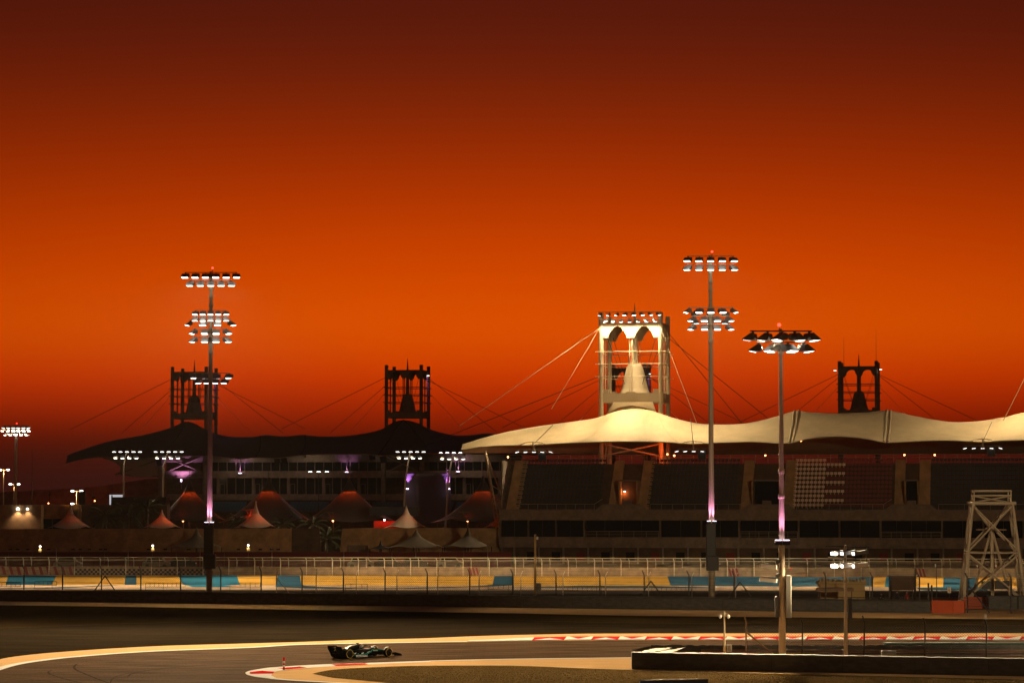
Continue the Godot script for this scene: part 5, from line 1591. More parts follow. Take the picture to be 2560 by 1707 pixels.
func build_fences() -> void:
	mid = frame_along(gp(-60, 1502.2), gp(2328, 1533))
	var length := (gp(2328, 1533) - gp(-60, 1502.2)).length()
	# conveyor belt barrier
	var b := thing("belt_barrier", "long low black barrier wrapped in conveyor belting behind the run-off", "barrier", mid)
	var noise := FastNoiseLite.new()
	noise.seed = 4
	noise.frequency = 0.25
	var seg := 5.2
	var n := int(length / seg)
	seg = length / n
	for i in n:
		var rows := []
		for v in 9:
			var row := []
			for u in 9:
				var x := i * seg + 0.012 + (seg - 0.024) * u / 8.0
				var wob := noise.get_noise_2d(x * 2.2, 3.0) * 0.07
				var y := 0.0
				var z := 0.0
				if v < 6:
					y = 1.28 * v / 5.0 + (wob if v == 5 else 0.0)
					z = noise.get_noise_2d(x * 3.0, v * 3.0) * 0.06 + 0.04 * sin(PI * v / 5.0)
				else:
					y = 1.30 + wob
					z = -0.33 * (v - 5)
				row.append(Vector3(x, y, z))
			rows.append(row)
		put("belt_cover", shape().grid(rows), M.belting, b)
	put("barrier_core", shape().box(Vector3(length / 2, 0.6, -0.6), Vector3(length - 0.2, 1.1, 0.8)), M.black, b)
	# orange end block
	var e := thing("barrier_block", "orange red plastic barrier block at the end of the black belting", "barrier", mid)
	var x1 := along_mid(2329)
	var x2 := along_mid(2385)
	put("block_face", shape().chamfer(Vector3((x1 + x2) / 2, 0.66, -0.55), Vector3(x2 - x1, 1.32, 1.1), 0.05), M.barrier_red, e)
	put("block_end", shape().eight([Vector3(x2 + 0.01, 0, -1.1), Vector3(x2 + 1.0, 0, -1.1), Vector3(x2 + 0.96, 0, -0.55), Vector3(x2 + 0.01, 0, -0.02), Vector3(x2 + 0.01, 1.3, -1.1), Vector3(x2 + 1.0, 1.3, -1.1), Vector3(x2 + 0.96, 1.3, -0.55), Vector3(x2 + 0.01, 1.3, -0.02)]), M.barrier_red, e)
	var r2 := thing("barrier_stack", "stack of dark red barrier planks in the gap below the lattice tower", "barrier", at(gp(2442, 1522)))
	for k in 5:
		put("plank", shape().chamfer(Vector3(0, 0.13 + 0.25 * k, -0.2), Vector3(2.5, 0.22, 0.4), 0.03), M.barrier_red, r2)
	var b2 := thing("belt_barrier", "short black belting barrier at the foot of the lattice tower", "barrier", at(gp(2472, 1524)))
	for k in 3:
		put("belt_cover", shape().chamfer(Vector3(1.55 + 3.1 * k, 0.72, -0.5), Vector3(3.06, 1.44, 1.0), 0.06), M.belting, b2)
	# first dark fence
	fence_line("dark_fence", "dark chain-link fence with cranked posts right behind the long black barrier", -1.7, 4.72, along_mid(56, -1.7) - 4.72, along_mid(2300, -1.7), 3.55, 0.075, M.steel_dark, -0.32, [261, 1628, 1851])
	# second, slimmer fence
	fence_line("slim_fence", "slimmer wire fence with pale cranked tops a little behind the dark fence", -15.0, 4.95, along_mid(690, -15.0), along_mid(2290, -15.0), 3.0, 0.05, M.galvanised, 0.35, [690])
	# fence in front of the lattice tower
	fence_line("tower_fence", "short dark fence with braced end posts before the lattice tower", -1.9, 5.4, along_mid(2420, -1.9), along_mid(2640, -1.9), 3.55, 0.09, M.steel_dark, -0.3, [2420])
	# guard rails
	var gr := thing("guard_rail", "rusty two beam guard rail between the fences", "guard rail", mid)
	var ga := along_mid(1180, -5.0)
	var gb := along_mid(2330, -5.0)
	for y in [0.45, 0.85]:
		var s := shape()
		s.prism(PackedVector2Array([Vector2(-0.04, y - 0.15), Vector2(0.03, y - 0.07), Vector2(-0.03, y), Vector2(0.03, y + 0.07), Vector2(-0.04, y + 0.15), Vector2(-0.07, y)]), ga, gb, Basis(Vector3(0, 0, 1), Vector3.UP, Vector3(1, 0, 0)), Vector3(0, 0, -5.0))
		put("rail_beam", s, M.rail_rust, gr)
	var x := ga
	while x < gb:
		put("rail_post", shape().box(Vector3(x, 0.5, -5.12), Vector3(0.1, 1.0, 0.12)), M.rail_rust, gr)
		x += 4.0
	# low tubular rails in front of the far run-off
	for q in [[-20, 49, 1475, "at the edge of the picture"], [85, 140, 1472, "before the first blue patch"], [363, 462, 1476, "beside the tall mast, longest of the row"], [574, 650, 1476, "just right of the tall mast"], [863, 918, 1479, "before the wide yellow stretch"], [1220, 1284, 1481, "before the narrow blue patch"], [1408, 1516, 1486, "between two dark posts near the wooden pole"], [1630, 1740, 1489, "left of the tallest mast"]]:
		var a := gp(q[0], q[2])
		var c := gp(q[1], q[2])
		var l := thing("low_rail", "low black ladder shaped rail %s" % q[3], "rail", at(a), "low ladder rails")
		var wd: float = c.x - a.x
		put("top_bar", shape().bar(Vector3(0, 0.95, 0), Vector3(wd, 0.95, 0), 0.035), M.black, l)
		put("lower_bar", shape().bar(Vector3(0, 0.45, 0), Vector3(wd, 0.45, 0), 0.035), M.black, l)
		var m := maxi(2, int(wd / 0.55))
		for k in m + 1:
			put("upright", shape().bar(Vector3(wd * k / m, 0.0 if k % 4 == 0 else 0.45, 0), Vector3(wd * k / m, 0.95, 0), 0.03), M.black, l)
	# wooden looking pole with a small camera and a box
	var wp := gd(1338, 296)
	var pole := thing("camera_pole", "plain cream pole with a small white camera and grey box among the fences", "pole", at(wp))
	var hp := EYE + (HORIZON - 1335.0) / (LENS / 296.0)
	put("shaft", shape().bar(Vector3.ZERO, Vector3(0, hp, 0), 0.15, 0.12, 10), M.hut_cream, pole)
	put("camera", shape().lathe([Vector2(0, -0.2), Vector2(0.12, -0.12), Vector2(0.13, 0.1), Vector2(0, 0.16)], Vector3(0.22, hp - 0.4, 0.05), 10), M.white, pole)
	put("control_box", shape().chamfer(Vector3(0.38, 2.0, 0.1), Vector3(0.5, 0.8, 0.3), 0.04), M.cabinet_pale, pole)

func along_mid(px: float, lz := 0.0) -> float:
	return loc(mid, px, 1490, lz).x

func fence_line(called: String, label: String, lz: float, bay: float, x0: float, x1: float, h: float, r: float, m: Material, lean: float, braces: Array) -> void:
	var f := thing(called, label, "fence", mid)
	var n := int(round((x1 - x0) / bay))
	bay = (x1 - x0) / n
	var post := shape().bar(Vector3(0, 0, 0), Vector3(0, h, 0), r, -1, 7).bar(Vector3(0, h, 0), Vector3(lean * 0.7, h + 0.5, 0.05), r, r * 0.8, 7).mesh()
	var net := chain(bay, h - 0.1, 0.24, 0.0085)
	var ws := shape()
	for y in [0.7, 1.4, 2.1, 2.8, h - 0.08]:
		ws.bar(Vector3(0, y, 0.01), Vector3(bay, y, 0.01), 0.014, -1, 4, false)
	for k in 3:
		ws.bar(Vector3(lean * 0.7 * (k + 1) / 3.0, h + 0.16 * (k + 1), 0.05), Vector3(bay + lean * 0.7 * (k + 1) / 3.0, h + 0.16 * (k + 1), 0.05), 0.012, -1, 4, false)
	var wires := ws.mesh()
	for i in n + 1:
		var o := Transform3D(Basis(), Vector3(x0 + i * bay, 0, lz))
		put("post", post, m, f, o)
		if i < n:
			put("chain_link", net, M.wire, f, o)
			put("line_wires", wires, M.wire, f, o)
	for q in braces:
		var bx := along_mid(q, lz)
		for s in ([-1.0, 1.0] if q != 690 and q != 2420 else [1.0]):
			put("brace", shape().bar(Vector3(bx, h * 0.82, lz), Vector3(bx + s * 2.2, 0.05, lz), r * 0.9), m, f)

# ---------- floodlight masts ----------
func pole_shaft(t: Node3D, h: float, r0: float, r1: float, m: Material, joints: Array) -> void:
	put("pole", shape().bar(Vector3.ZERO, Vector3(0, h, 0), r0, r1, 14), m, t)
	for y in joints:
		var r := lerpf(r0, r1, y / h)
		put("collar", shape().lathe([Vector2(r, y - 0.18), Vector2(r + 0.06, y - 0.16), Vector2(r + 0.06, y + 0.16), Vector2(r, y + 0.18)], Vector3.ZERO, 14), m, t)
func lamp_row(t: Node3D, y: float, half: float, yaws: Array, energy: float, down: float, cone: float, size: float, pitch := 0.0, z := 0.35, lens_mat: Material = null) -> void:
	put("crossarm", shape().bar(Vector3(-half, y, z), Vector3(half, y, z), 0.055 * size).bar(Vector3(0, y, 0), Vector3(0, y, z), 0.08 * size), M.mast_white, t)
	var n := yaws.size()
	for k in n:
		var x := lerpf(-half + 0.1, half - 0.1, k / float(n - 1))
		head(t, Vector3(x, y - 0.42 * size, z), yaws[k], pitch, size, energy, down, cone, lens_mat)
func aimed_row(t: Node3D, y: float, half: float, places: Array, level: float, cone: float, size: float, pitch := 0.0, z := 0.35) -> void:
	put("crossarm", shape().bar(Vector3(-half, y, z), Vector3(half, y, z), 0.055 * size).bar(Vector3(0, y, 0), Vector3(0, y, z), 0.08 * size), M.mast_white, t)
	var n := places.size()
	for k in n:
		var x := lerpf(-half + 0.1, half - 0.1, k / float(n - 1))
		aimed(t, Vector3(x, y - 0.42 * size, z), Vector3(places[k][0], 0, -places[k][1]), level * (places[k][2] if places[k].size() > 2 else 1.0), cone, size, pitch)
func beacon(t: Node3D, p: Vector3) -> void:
	put("beacon_stem", shape().bar(p - Vector3(0, 0.5, 0), p, 0.03), M.steel_dark, t)
	put("beacon_lamp", shape().ball(p, Vector3.ONE * 0.13, 8), M.lamp_red, t)
func uplight(t: Node3D, y: float, r: float, energy: float) -> void:
	for s in [[-0.5, 0.75], [0.5, 0.7]]:
		var p := Vector3(s[0] * (r + 0.35), y, s[1] * (r + 0.35))
		var o := put("uplight", shape().chamfer(p, Vector3(0.5, 0.32, 0.4), 0.04), M.black, t)
		put("lens", shape().box(p + Vector3(0, 0.18, 0), Vector3(0.4, 0.04, 0.3)), M.lamp_purple, o)
		spot(t, p + Vector3(0, 0.26, 0), Vector3(-s[0] * 0.19, 1, -s[1] * 0.19), energy, 13.5, Color(0.90, 0.58, 0.88), 0.12, 1.0)

func build_masts() -> void:
	var L := 0.14
	var B := 0.22
	# tall mast left of the middle
	var D := 315.0
	var k := LENS / D
	var far_k := [k]
	var H := func(py: float) -> float: return EYE + (HORIZON - py) / far_k[0]
	var t := thing("floodlight_mast", "tall floodlight mast with two lamp clusters and a violet foot, left of the car", "mast", at(gd(522, D)))
	pole_shaft(t, H.call(678), 0.36, 0.19, M.mast_white, [H.call(720), H.call(742), H.call(763), H.call(802), H.call(840), H.call(862), H.call(882)])
	aimed_row(t, H.call(681), 3.05, [[-58, 202], [-50, 196], [-42, 190], [-30, 192], [-18, 194], [-4, 200]], L, 14, 1.0)
	aimed_row(t, H.call(701), 2.45, [[-66, 212], [-38, 184], [-26, 182], [-12, 186], [4, 196]], L, 14, 1.0, 6.0)
	aimed_row(t, H.call(776), 1.85, [[-60, 210, 0.6], [-48, 200, 0.6], [-32, 195, 0.6], [-16, 205, 0.6], [6, 215, 0.6]], L, 15, 0.82)
	aimed_row(t, H.call(791), 1.85, [[-62, 215, 0.5], [-44, 200, 0.6], [-30, 195, 0.6], [-14, 198, 0.6], [10, 205, 0.6]], L, 15, 0.82, 6.0)
	aimed_row(t, H.call(801), 2.5, [[-100, 295, 0.5], [-50, 240, 0.2], [-16, 240, 0.2], [34, 290, 0.5]], L, 17, 1.0, 0.0, 0.55)
	aimed_row(t, H.call(822), 2.0, [[-92, 278, 0.25], [-46, 222, 0.3], [-18, 222, 0.3], [26, 268, 0.25]], L, 17, 1.0)
	aimed_row(t, H.call(842), 2.0, [[-86, 272, 0.25], [-44, 215, 0.3], [-20, 215, 0.3], [20, 262, 0.25]], L, 17, 1.0, 4.0)
	aimed_row(t, H.call(932), 2.2, [[-16, 380], [-32, 376], [-48, 378], [-64, 374]], B, 13, 0.95, 0.0, -0.4)
	aimed_row(t, H.call(945), 1.7, [[-2, 384], [-26, 374], [-56, 376], [-78, 380]], B, 13, 0.95, 0.0, -0.4)
	beacon(t, Vector3(0.15, H.call(669), 0))
	put("cabinet", shape().chamfer(Vector3(-0.05, (H.call(1312) + H.call(1385)) / 2, 0.35), Vector3(1.1, H.call(1312) - H.call(1385), 0.7), 0.06), M.cabinet, t)
	put("cabinet", shape().chamfer(Vector3(0.05, (H.call(1384) + H.call(1421)) / 2, 0.4), Vector3(1.42, H.call(1384) - H.call(1421), 0.8), 0.06), M.cabinet, t)
	uplight(t, H.call(1309), 0.3, 60.0)
	# tallest mast right of the middle
	D = 313.0
	far_k[0] = LENS / D
	t = thing("floodlight_mast", "tallest floodlight mast, two lamp clusters, rising past the lit roof", "mast", at(gd(1780, D)))
	pole_shaft(t, H.call(637), 0.38, 0.2, M.mast_white, [H.call(680), H.call(704), H.call(726), H.call(768), H.call(789), H.call(811), H.call(832), H.call(854)])
	aimed_row(t, H.call(640), 2.72, [[-22, 215], [-4, 202], [16, 198], [36, 202], [58, 218]], L, 14, 1.0)
	aimed_row(t, H.call(661), 2.72, [[-30, 225], [-8, 190], [14, 186], [34, 192], [66, 232]], L, 14, 1.0, 6.0)
	aimed_row(t, H.call(769), 2.7, [[-60, 292, 0.5], [-6, 230, 0.5], [18, 222, 0.5], [44, 232, 0.5], [96, 284, 0.5]], L, 17, 1.0, 0.0, 0.5)
	aimed_row(t, H.call(790), 2.2, [[-54, 276, 0.25], [2, 216, 0.5], [38, 216, 0.5], [90, 270, 0.25]], L, 17, 1.0)
	aimed_row(t, H.call(811), 2.2, [[-48, 270, 0.25], [4, 208, 0.5], [36, 208, 0.5], [84, 266, 0.25]], L, 17, 1.0, 4.0)
	aimed_row(t, H.call(776), 1.9, [[52, 374], [34, 372], [14, 374]], B, 13, 0.9, 0.0, -0.5)
	aimed_row(t, H.call(796), 1.9, [[74, 378], [26, 372], [2, 376]], B, 13, 0.9, 0.0, -0.5)
	beacon(t, Vector3(0.2, H.call(628), 0))
	put("cabinet", shape().chamfer(Vector3(-0.1, (H.call(1308) + H.call(1390)) / 2, 0.4), Vector3(1.1, H.call(1308) - H.call(1390), 0.7), 0.06), M.cabinet, t)
	put("cabinet", shape().chamfer(Vector3(0.05, (H.call(1389) + H.call(1425)) / 2, 0.45), Vector3(1.42, H.call(1389) - H.call(1425), 0.8), 0.06), M.cabinet, t)
	uplight(t, H.call(1306), 0.3, 60.0)
	# shorter mast inside the near enclosure
	D = 190.0
	far_k[0] = LENS / D
	t = thing("floodlight_mast", "shorter floodlight mast with nine lamps standing inside the near enclosure", "mast", at(gd(1957, D)))
	pole_shaft(t, H.call(822), 0.25, 0.115, M.mast_white, [H.call(856), H.call(881), H.call(1178), H.call(1240)])
	aimed_row(t, H.call(828), 2.17, [[-32, 206], [-12, 203], [2, 182], [40, 204], [66, 215]], L * 0.6, 20, 1.08, 0.0, 0.3)
	aimed_row(t, H.call(856), 1.76, [[-22, 198], [-4, 176], [28, 178], [54, 206]], L * 0.6, 20, 1.08, 0.0, 0.3)
	beacon(t, Vector3(-0.1, H.call(812), 0))
	uplight(t, H.call(1356), 0.2, 36.0)
	put("cabinet", shape().chamfer(Vector3(0.42, (H.call(1437) + H.call(1542)) / 2, 0.1), Vector3(0.4, H.call(1437) - H.call(1542), 0.5), 0.04), M.cabinet_pale, t)
	put("cabinet", shape().chamfer(Vector3(-0.36, (H.call(1490) + H.call(1541)) / 2, 0.1), Vector3(0.3, H.call(1490) - H.call(1541), 0.4), 0.04), M.cabinet, t)
	for py in [1414, 1448]:
		var y: float = H.call(py)
		var o := put("side_lamp", shape().chamfer(Vector3(-0.98, y, 0.25), Vector3(1.2, 0.3, 0.36), 0.04, Basis(Vector3.BACK, -0.1)), M.lamp_case, t)
		put("lamp_back", shape().box(Vector3(-0.98, y + 0.17, 0.25), Vector3(1.16, 0.05, 0.38), Basis(Vector3.BACK, -0.1)), M.black, o)
		put("lamp_bracket", shape().bar(Vector3(0, y + 0.5, 0.1), Vector3(-0.45, y + 0.18, 0.2), 0.07).box(Vector3(-0.3, y + 0.3, 0.15), Vector3(0.3, 0.25, 0.2), Basis(Vector3.BACK, 0.5)), M.steel_dark, t)
	# a mast on the photographer's side, outside the frame, that lights the faces turned this way
	t = thing("floodlight_mast", "floodlight mast on the near side of the track, outside the picture", "mast", at(Vector3(62, 0, -105)))
	pole_shaft(t, 27.0, 0.28, 0.14, M.mast_white, [])
	aimed_row(t, 26.5, 2.2, [[-12, 200], [6, 190], [24, 195], [40, 230], [54, 288, 9.0]], 0.006, 18, 1.0)
	# two masts beside the pit straight, outside the frame, that light the painted run-off from the sides
	for s in [-1.0, 1.0]:
		t = thing("floodlight_mast", "floodlight mast beside the painted run-off, outside the picture %s" % ("to the left" if s < 0 else "to the right"), "mast", at(Vector3(s * 96.0, 0, -372)))
		pole_shaft(t, 37.0, 0.36, 0.19, M.mast_white, [])
		aimed_row(t, 36.5, 3.0, [[s * 70, 383], [s * 58, 382], [s * 46, 384], [s * 34, 386], [s * 20, 388], [s * 6, 390]], 0.42, 17, 1.0)
		aimed_row(t, 35.2, 3.0, [[s * 66, 350], [s * 52, 352], [s * 36, 354], [s * 16, 356]], 0.4, 15, 1.0)
	# far mast at the edge of the picture
	D = 600.0
	far_k[0] = LENS / D
	t = thing("floodlight_mast", "distant floodlight mast with three dense rows of lamps at the edge of the picture", "mast", at(gd(36, D)))
	pole_shaft(t, H.call(1064), 0.45, 0.25, M.mast_white, [H.call(1098)])
	lamp_row(t, H.call(1064), 2.7, [-40, -20, 0, 10, 25, 40], 150, 35, 50, 0.95)
	lamp_row(t, H.call(1072.5), 2.85, [-40, -20, 0, 10, 25, 40], 150, 35, 50, 0.95)
	lamp_row(t, H.call(1082), 2.3, [-40, -15, 0, 20, 40], 0, 35, 50, 0.95)
	beacon(t, Vector3(0.1, H.call(1058.5), 0))
	# slanted poles before the far stand
	for q in [[307, 1262, 308, 1166, 317, 1122, "first slanted lamp pole, cranked, nearest the roof wing"], [405, 1262, 408, 1165, 421, 1122, "second slanted lamp pole, cranked, beside the first big tent"], [1004, 1262, 1013, 1200, 1026, 1122, "straight slanted lamp pole at one edge of the violet board"], [1110, 1262, 1121, 1195, 1134, 1124, "straight slanted lamp pole at the other edge of the violet board"]]:
		D = 560.0
		far_k[0] = LENS / D
		var base := gd(q[0], D)
		t = thing("slanted_pole", q[6], "light pole", at(base), "slanted lamp poles")
		var a := pd(q[2], q[3], D) - base
		var c := pd(q[4], q[5], D) - base
		put("lower_pole", shape().bar(Vector3.ZERO, a, 0.2, 0.17, 8), M.mast_white, t)
		put("upper_pole", shape().bar(a, c, 0.17, 0.13, 8), M.mast_white, t)
		put("crossarm", shape().bar(c + Vector3(-2.3, 0, 0), c + Vector3(2.3, 0, 0), 0.05).bar(c + Vector3(-2.0, -1.4, 0), c + Vector3(1.8, -1.4, 0), 0.05), M.steel_dark, t)
		for i in 5:
			head(t, c + Vector3(-2.5 + i * 1.27, -0.45, 0.3), (i - 2) * 14.0, 0.0, 0.95, 18.0 if i % 2 == 0 else 0.0, 60.0, 45.0)
		for i in 4:
			head(t, c + Vector3(-2.2 + i * 1.35, -1.8, 0.3), (i - 1.5) * 18.0, 0.0, 0.95, 0.0)

# ---------- lattice tower, hut, marshals' post ----------
func build_right_side() -> void:
	var D := 300.0
	var base := gd(2482, D)
	var t := thing("lattice_tower", "cream tubular lattice tower with crossed braces behind the orange barrier", "tower", at(base, -6.0))
	var hb := 3.35
	var ht := 2.15
	var H := 11.0
	var legs := []
	for q in [[-1, 1], [1, 1], [1, -1], [-1, -1]]:
		legs.append([Vector3(q[0] * hb, 0, q[1] * hb), Vector3(q[0] * ht, H, q[1] * ht)])
	for l in legs:
		put("leg", shape().bar(l[0], l[1], 0.2, 0.17, 10), M.mast_white, t)
	var on := func(i: int, y: float) -> Vector3: return legs[i % 4][0].lerp(legs[i % 4][1], y / H)
	for i in 4:
		put("ring_bar", shape().bar(on.call(i, 5.6), on.call(i + 1, 5.6), 0.08), M.mast_white, t)
		put("top_beam", shape().bar(on.call(i, 11.0) + (on.call(i, 11.0) - on.call(i + 1, 11.0)).normalized() * 0.4, on.call(i + 1, 11.0) + (on.call(i + 1, 11.0) - on.call(i, 11.0)).normalized() * 0.4, 0.2, -1, 8), M.mast_white, t)
		for s in [[0.4, 5.5], [5.8, 10.8]]:
			put("cross_brace", shape().bar(on.call(i, s[0]), on.call(i + 1, s[1]), 0.12), M.mast_white, t)
			put("cross_brace", shape().bar(on.call(i, s[1]), on.call(i + 1, s[0]), 0.12), M.mast_white, t)
		var u: Vector3 = on.call(i, 11.0) * Vector3(0.93, 1, 0.93)
		var v: Vector3 = on.call(i + 1, 11.0) * Vector3(0.93, 1, 0.93)
		put("cage_post", shape().bar(u, u + Vector3(0, 1.35, 0), 0.09), M.mast_white, t)
		put("cage_rail", shape().bar(u + Vector3(0, 1.35, 0), v + Vector3(0, 1.35, 0), 0.13), M.mast_white, t)
		put("cage_rail", shape().bar(u + Vector3(0, 0.85, 0), v + Vector3(0, 0.85, 0), 0.09), M.mast_white, t)
		put("cage_brace", shape().bar(u + Vector3(0, 0.8, 0), v + Vector3(0, 0.1, 0), 0.07).bar(u + Vector3(0, 0.1, 0), v + Vector3(0, 0.8, 0), 0.07), M.mast_white, t)
	put("centre_column", shape().bar(Vector3(0, 0, 0.4), Vector3(0, 8.4, 0.4), 0.2, -1, 10), M.mast_white, t)
	for s in [-1.0, 1.0]:
		put("inner_leg", shape().bar(Vector3(0, 8.2, 0.2), Vector3(s * 2.3, 0, -1.4), 0.17), M.mast_white, t)
		put("inner_strut", shape().bar(Vector3(s * 1.8, 10.8, -1.4), Vector3(s * 0.2, 8.2, 0.1), 0.12), M.mast_white, t)
	put("platform", shape().box(Vector3(0, 8.1, -0.6), Vector3(3.2, 0.14, 1.8)), M.rail_rust, t)
	put("equipment_box", shape().chamfer(Vector3(-0.75, 2.1, 2.6), Vector3(1.1, 0.9, 0.4), 0.05).chamfer(Vector3(0.9, 2.15, 2.6), Vector3(1.6, 0.95, 0.4), 0.05), M.cabinet, t)
	# cream hut with a scalloped roof edge
	var k := LENS / 292.0
	var hut := thing("hut", "small cream hut with a scalloped tile roof edge behind the fences", "hut", at(gd(2108, 292)))
	put("hut_wall", shape().chamfer(Vector3(0, 1.2, -1.5), Vector3(4.7, 2.4, 3.0), 0.04), M.hut_cream, hut)
	put("hut_corner", shape().box(Vector3(2.2, 1.2, 0.03), Vector3(0.34, 2.4, 0.08)), M.hut_cream, hut)
	put("roof_fascia", shape().box(Vector3(0, 2.5, -1.5), Vector3(5.1, 0.3, 3.3)), M.hut_cream, hut)
	for i in 14:
		put("roof_tile", shape().bar(Vector3(-2.4 + i * 0.37, 2.86, -0.5), Vector3(-2.4 + i * 0.37, 2.56, 0.28), 0.15, 0.17, 8), M.hut_cream, hut)
	var can := thing("canopy", "flat dark brown canopy on thin posts in front of the cream hut", "canopy", at(gd(2088, 286)))
	put("canopy_roof", shape().chamfer(Vector3(0, 2.05, 0), Vector3(3.8, 0.36, 1.6), 0.05), M.rail_rust, can)
	for x in [-1.7, 1.7]:
		put("canopy_post", shape().bar(Vector3(x, 0, 0.6), Vector3(x, 1.9, 0.6), 0.05), M.steel_dark, can)
	var hr := thing("hand_rail", "dark tubular hand rail around the cream hut", "rail", at(gd(2036, 285)))
	for y in [0.75, 1.25]:
		put("rail_tube", shape().bar(Vector3(-3.5, y, 0), Vector3(8.0, y, 0), 0.035), M.steel_dark, hr)
	for i in 11:
		put("rail_post", shape().bar(Vector3(-3.5 + i * 1.15, 0, 0), Vector3(-3.5 + i * 1.15, 1.25, 0), 0.035), M.steel_dark, hr)
	# marshals' shelter
	var sh := thing("marshal_shelter", "dark brown marshals' shelter, a boxed panel on legs beside the standing person", "shelter", at(gd(2258, 288)))
	var kk := LENS / 288.0
	var h := func(py: float) -> float: return EYE + (HORIZON - py) / kk
	put("front_panel", shape().chamfer(Vector3(0, (h.call(1442) + h.call(1474)) / 2, 0), Vector3(2.5, h.call(1442) - h.call(1474), 0.12), 0.03), M.wall_brown, sh)
	put("shelter_roof", shape().box(Vector3(0, h.call(1441) + 0.04, -0.7), Vector3(2.7, 0.1, 1.8)), M.steel_dark, sh)
	put("side_panel", shape().box(Vector3(-1.22, 1.9, -0.7), Vector3(0.06, 1.9, 1.4)), M.wall_brown, sh)
	for x in [-1.2, 1.25]:
		for z in [0.0, -1.4]:
			put("shelter_leg", shape().bar(Vector3(x, 0, z), Vector3(x, h.call(1440), z), 0.07), M.steel_dark, sh)
	put("corner_pole", shape().bar(Vector3(1.32, 0, 0.2), Vector3(1.32, h.call(1420), 0.2), 0.09).box(Vector3(1.2, h.call(1419), 0.2), Vector3(0.4, 0.07, 0.12)), M.steel_dark, sh)
	put("step_rail", shape().bar(Vector3(-1.8, 0.4, 0.4), Vector3(-0.9, 1.3, 0.4), 0.03).bar(Vector3(-0.9, 1.3, 0.4), Vector3(0.4, 1.3, 0.4), 0.03).bar(Vector3(-0.9, 0, 0.4), Vector3(-0.9, 1.3, 0.4), 0.03).bar(Vector3(-0.45, 0, 0.4), Vector3(-0.45, 1.3, 0.4), 0.03).bar(Vector3(0.0, 0, 0.4), Vector3(0.0, 1.3, 0.4), 0.03), M.steel_dark, sh)
	person("person in dark clothes and a cap standing with folded arms by the fence", gd(2205, 283), 0.0, "folded", M.cloth_black if M.has("cloth_black") else mat("cloth_black", 0.014, 0.013, 0.013, 0.9), true)
	person("person in red overalls leaning forward under the marshals' shelter", gd(2270, 287.2), -20.0, "lean", M.cloth_red if M.has("cloth_red") else mat("cloth_red", 0.25, 0.03, 0.02, 0.9), false)
	person("person in dark clothes half hidden at the back of the marshals' shelter", gd(2244, 289.2), 30.0, "stand", M.cloth_black, true)
	# small signs and stakes
	var sg := thing("notice_board", "small pale board with a dark E mark on a thin stake", "sign", at(gd(2375, 279)))
	put("stake", shape().bar(Vector3.ZERO, Vector3(0, 1.9, 0), 0.03), M.steel_dark, sg)
	put("board", shape().chamfer(Vector3(0, 2.2, 0), Vector3(0.36, 0.56, 0.04), 0.01), M.paint_pale, sg)
	var tm := TextMesh.new()
	tm.text = "E"
	tm.font_size = 32
	tm.pixel_size = 0.012
	tm.depth = 0.01
	put("letter", tm, M.black, sg, Transform3D(Basis(), Vector3(0, 2.2, 0.028)))
	for q in [[2323, 1458, "taller"], [2331, 1463, "shorter"]]:
		var s := thing("stake", "dark stake left of the notice board, the %s of two" % q[2], "stake", at(gd(q[0], 281)), "dark stakes")
		put("stake_shaft", shape().bar(Vector3.ZERO, Vector3(0, EYE + (HORIZON - q[1]) / (LENS / 281.0), 0), 0.1, -1, 8), M.steel_dark, s)
		put("stake_cap", shape().lathe([Vector2(0.12, 0), Vector2(0.12, 0.05), Vector2(0, 0.09)], Vector3(0, EYE + (HORIZON - q[1]) / (LENS / 281.0), 0), 8), M.steel_dark, s)
	var wc := thing("camera_post", "thin post with a small white camera above the guard rail", "camera", at(gd(2343, 296)))
	put("post", shape().bar(Vector3.ZERO, Vector3(0, EYE + (HORIZON - 1417.0) / (LENS / 296.0), 0), 0.05), M.steel_dark, wc)
	put("camera", shape().chamfer(Vector3(-0.1, EYE + (HORIZON - 1413.0) / (LENS / 296.0), 0), Vector3(0.12, 0.36, 0.14), 0.02), M.white, wc)

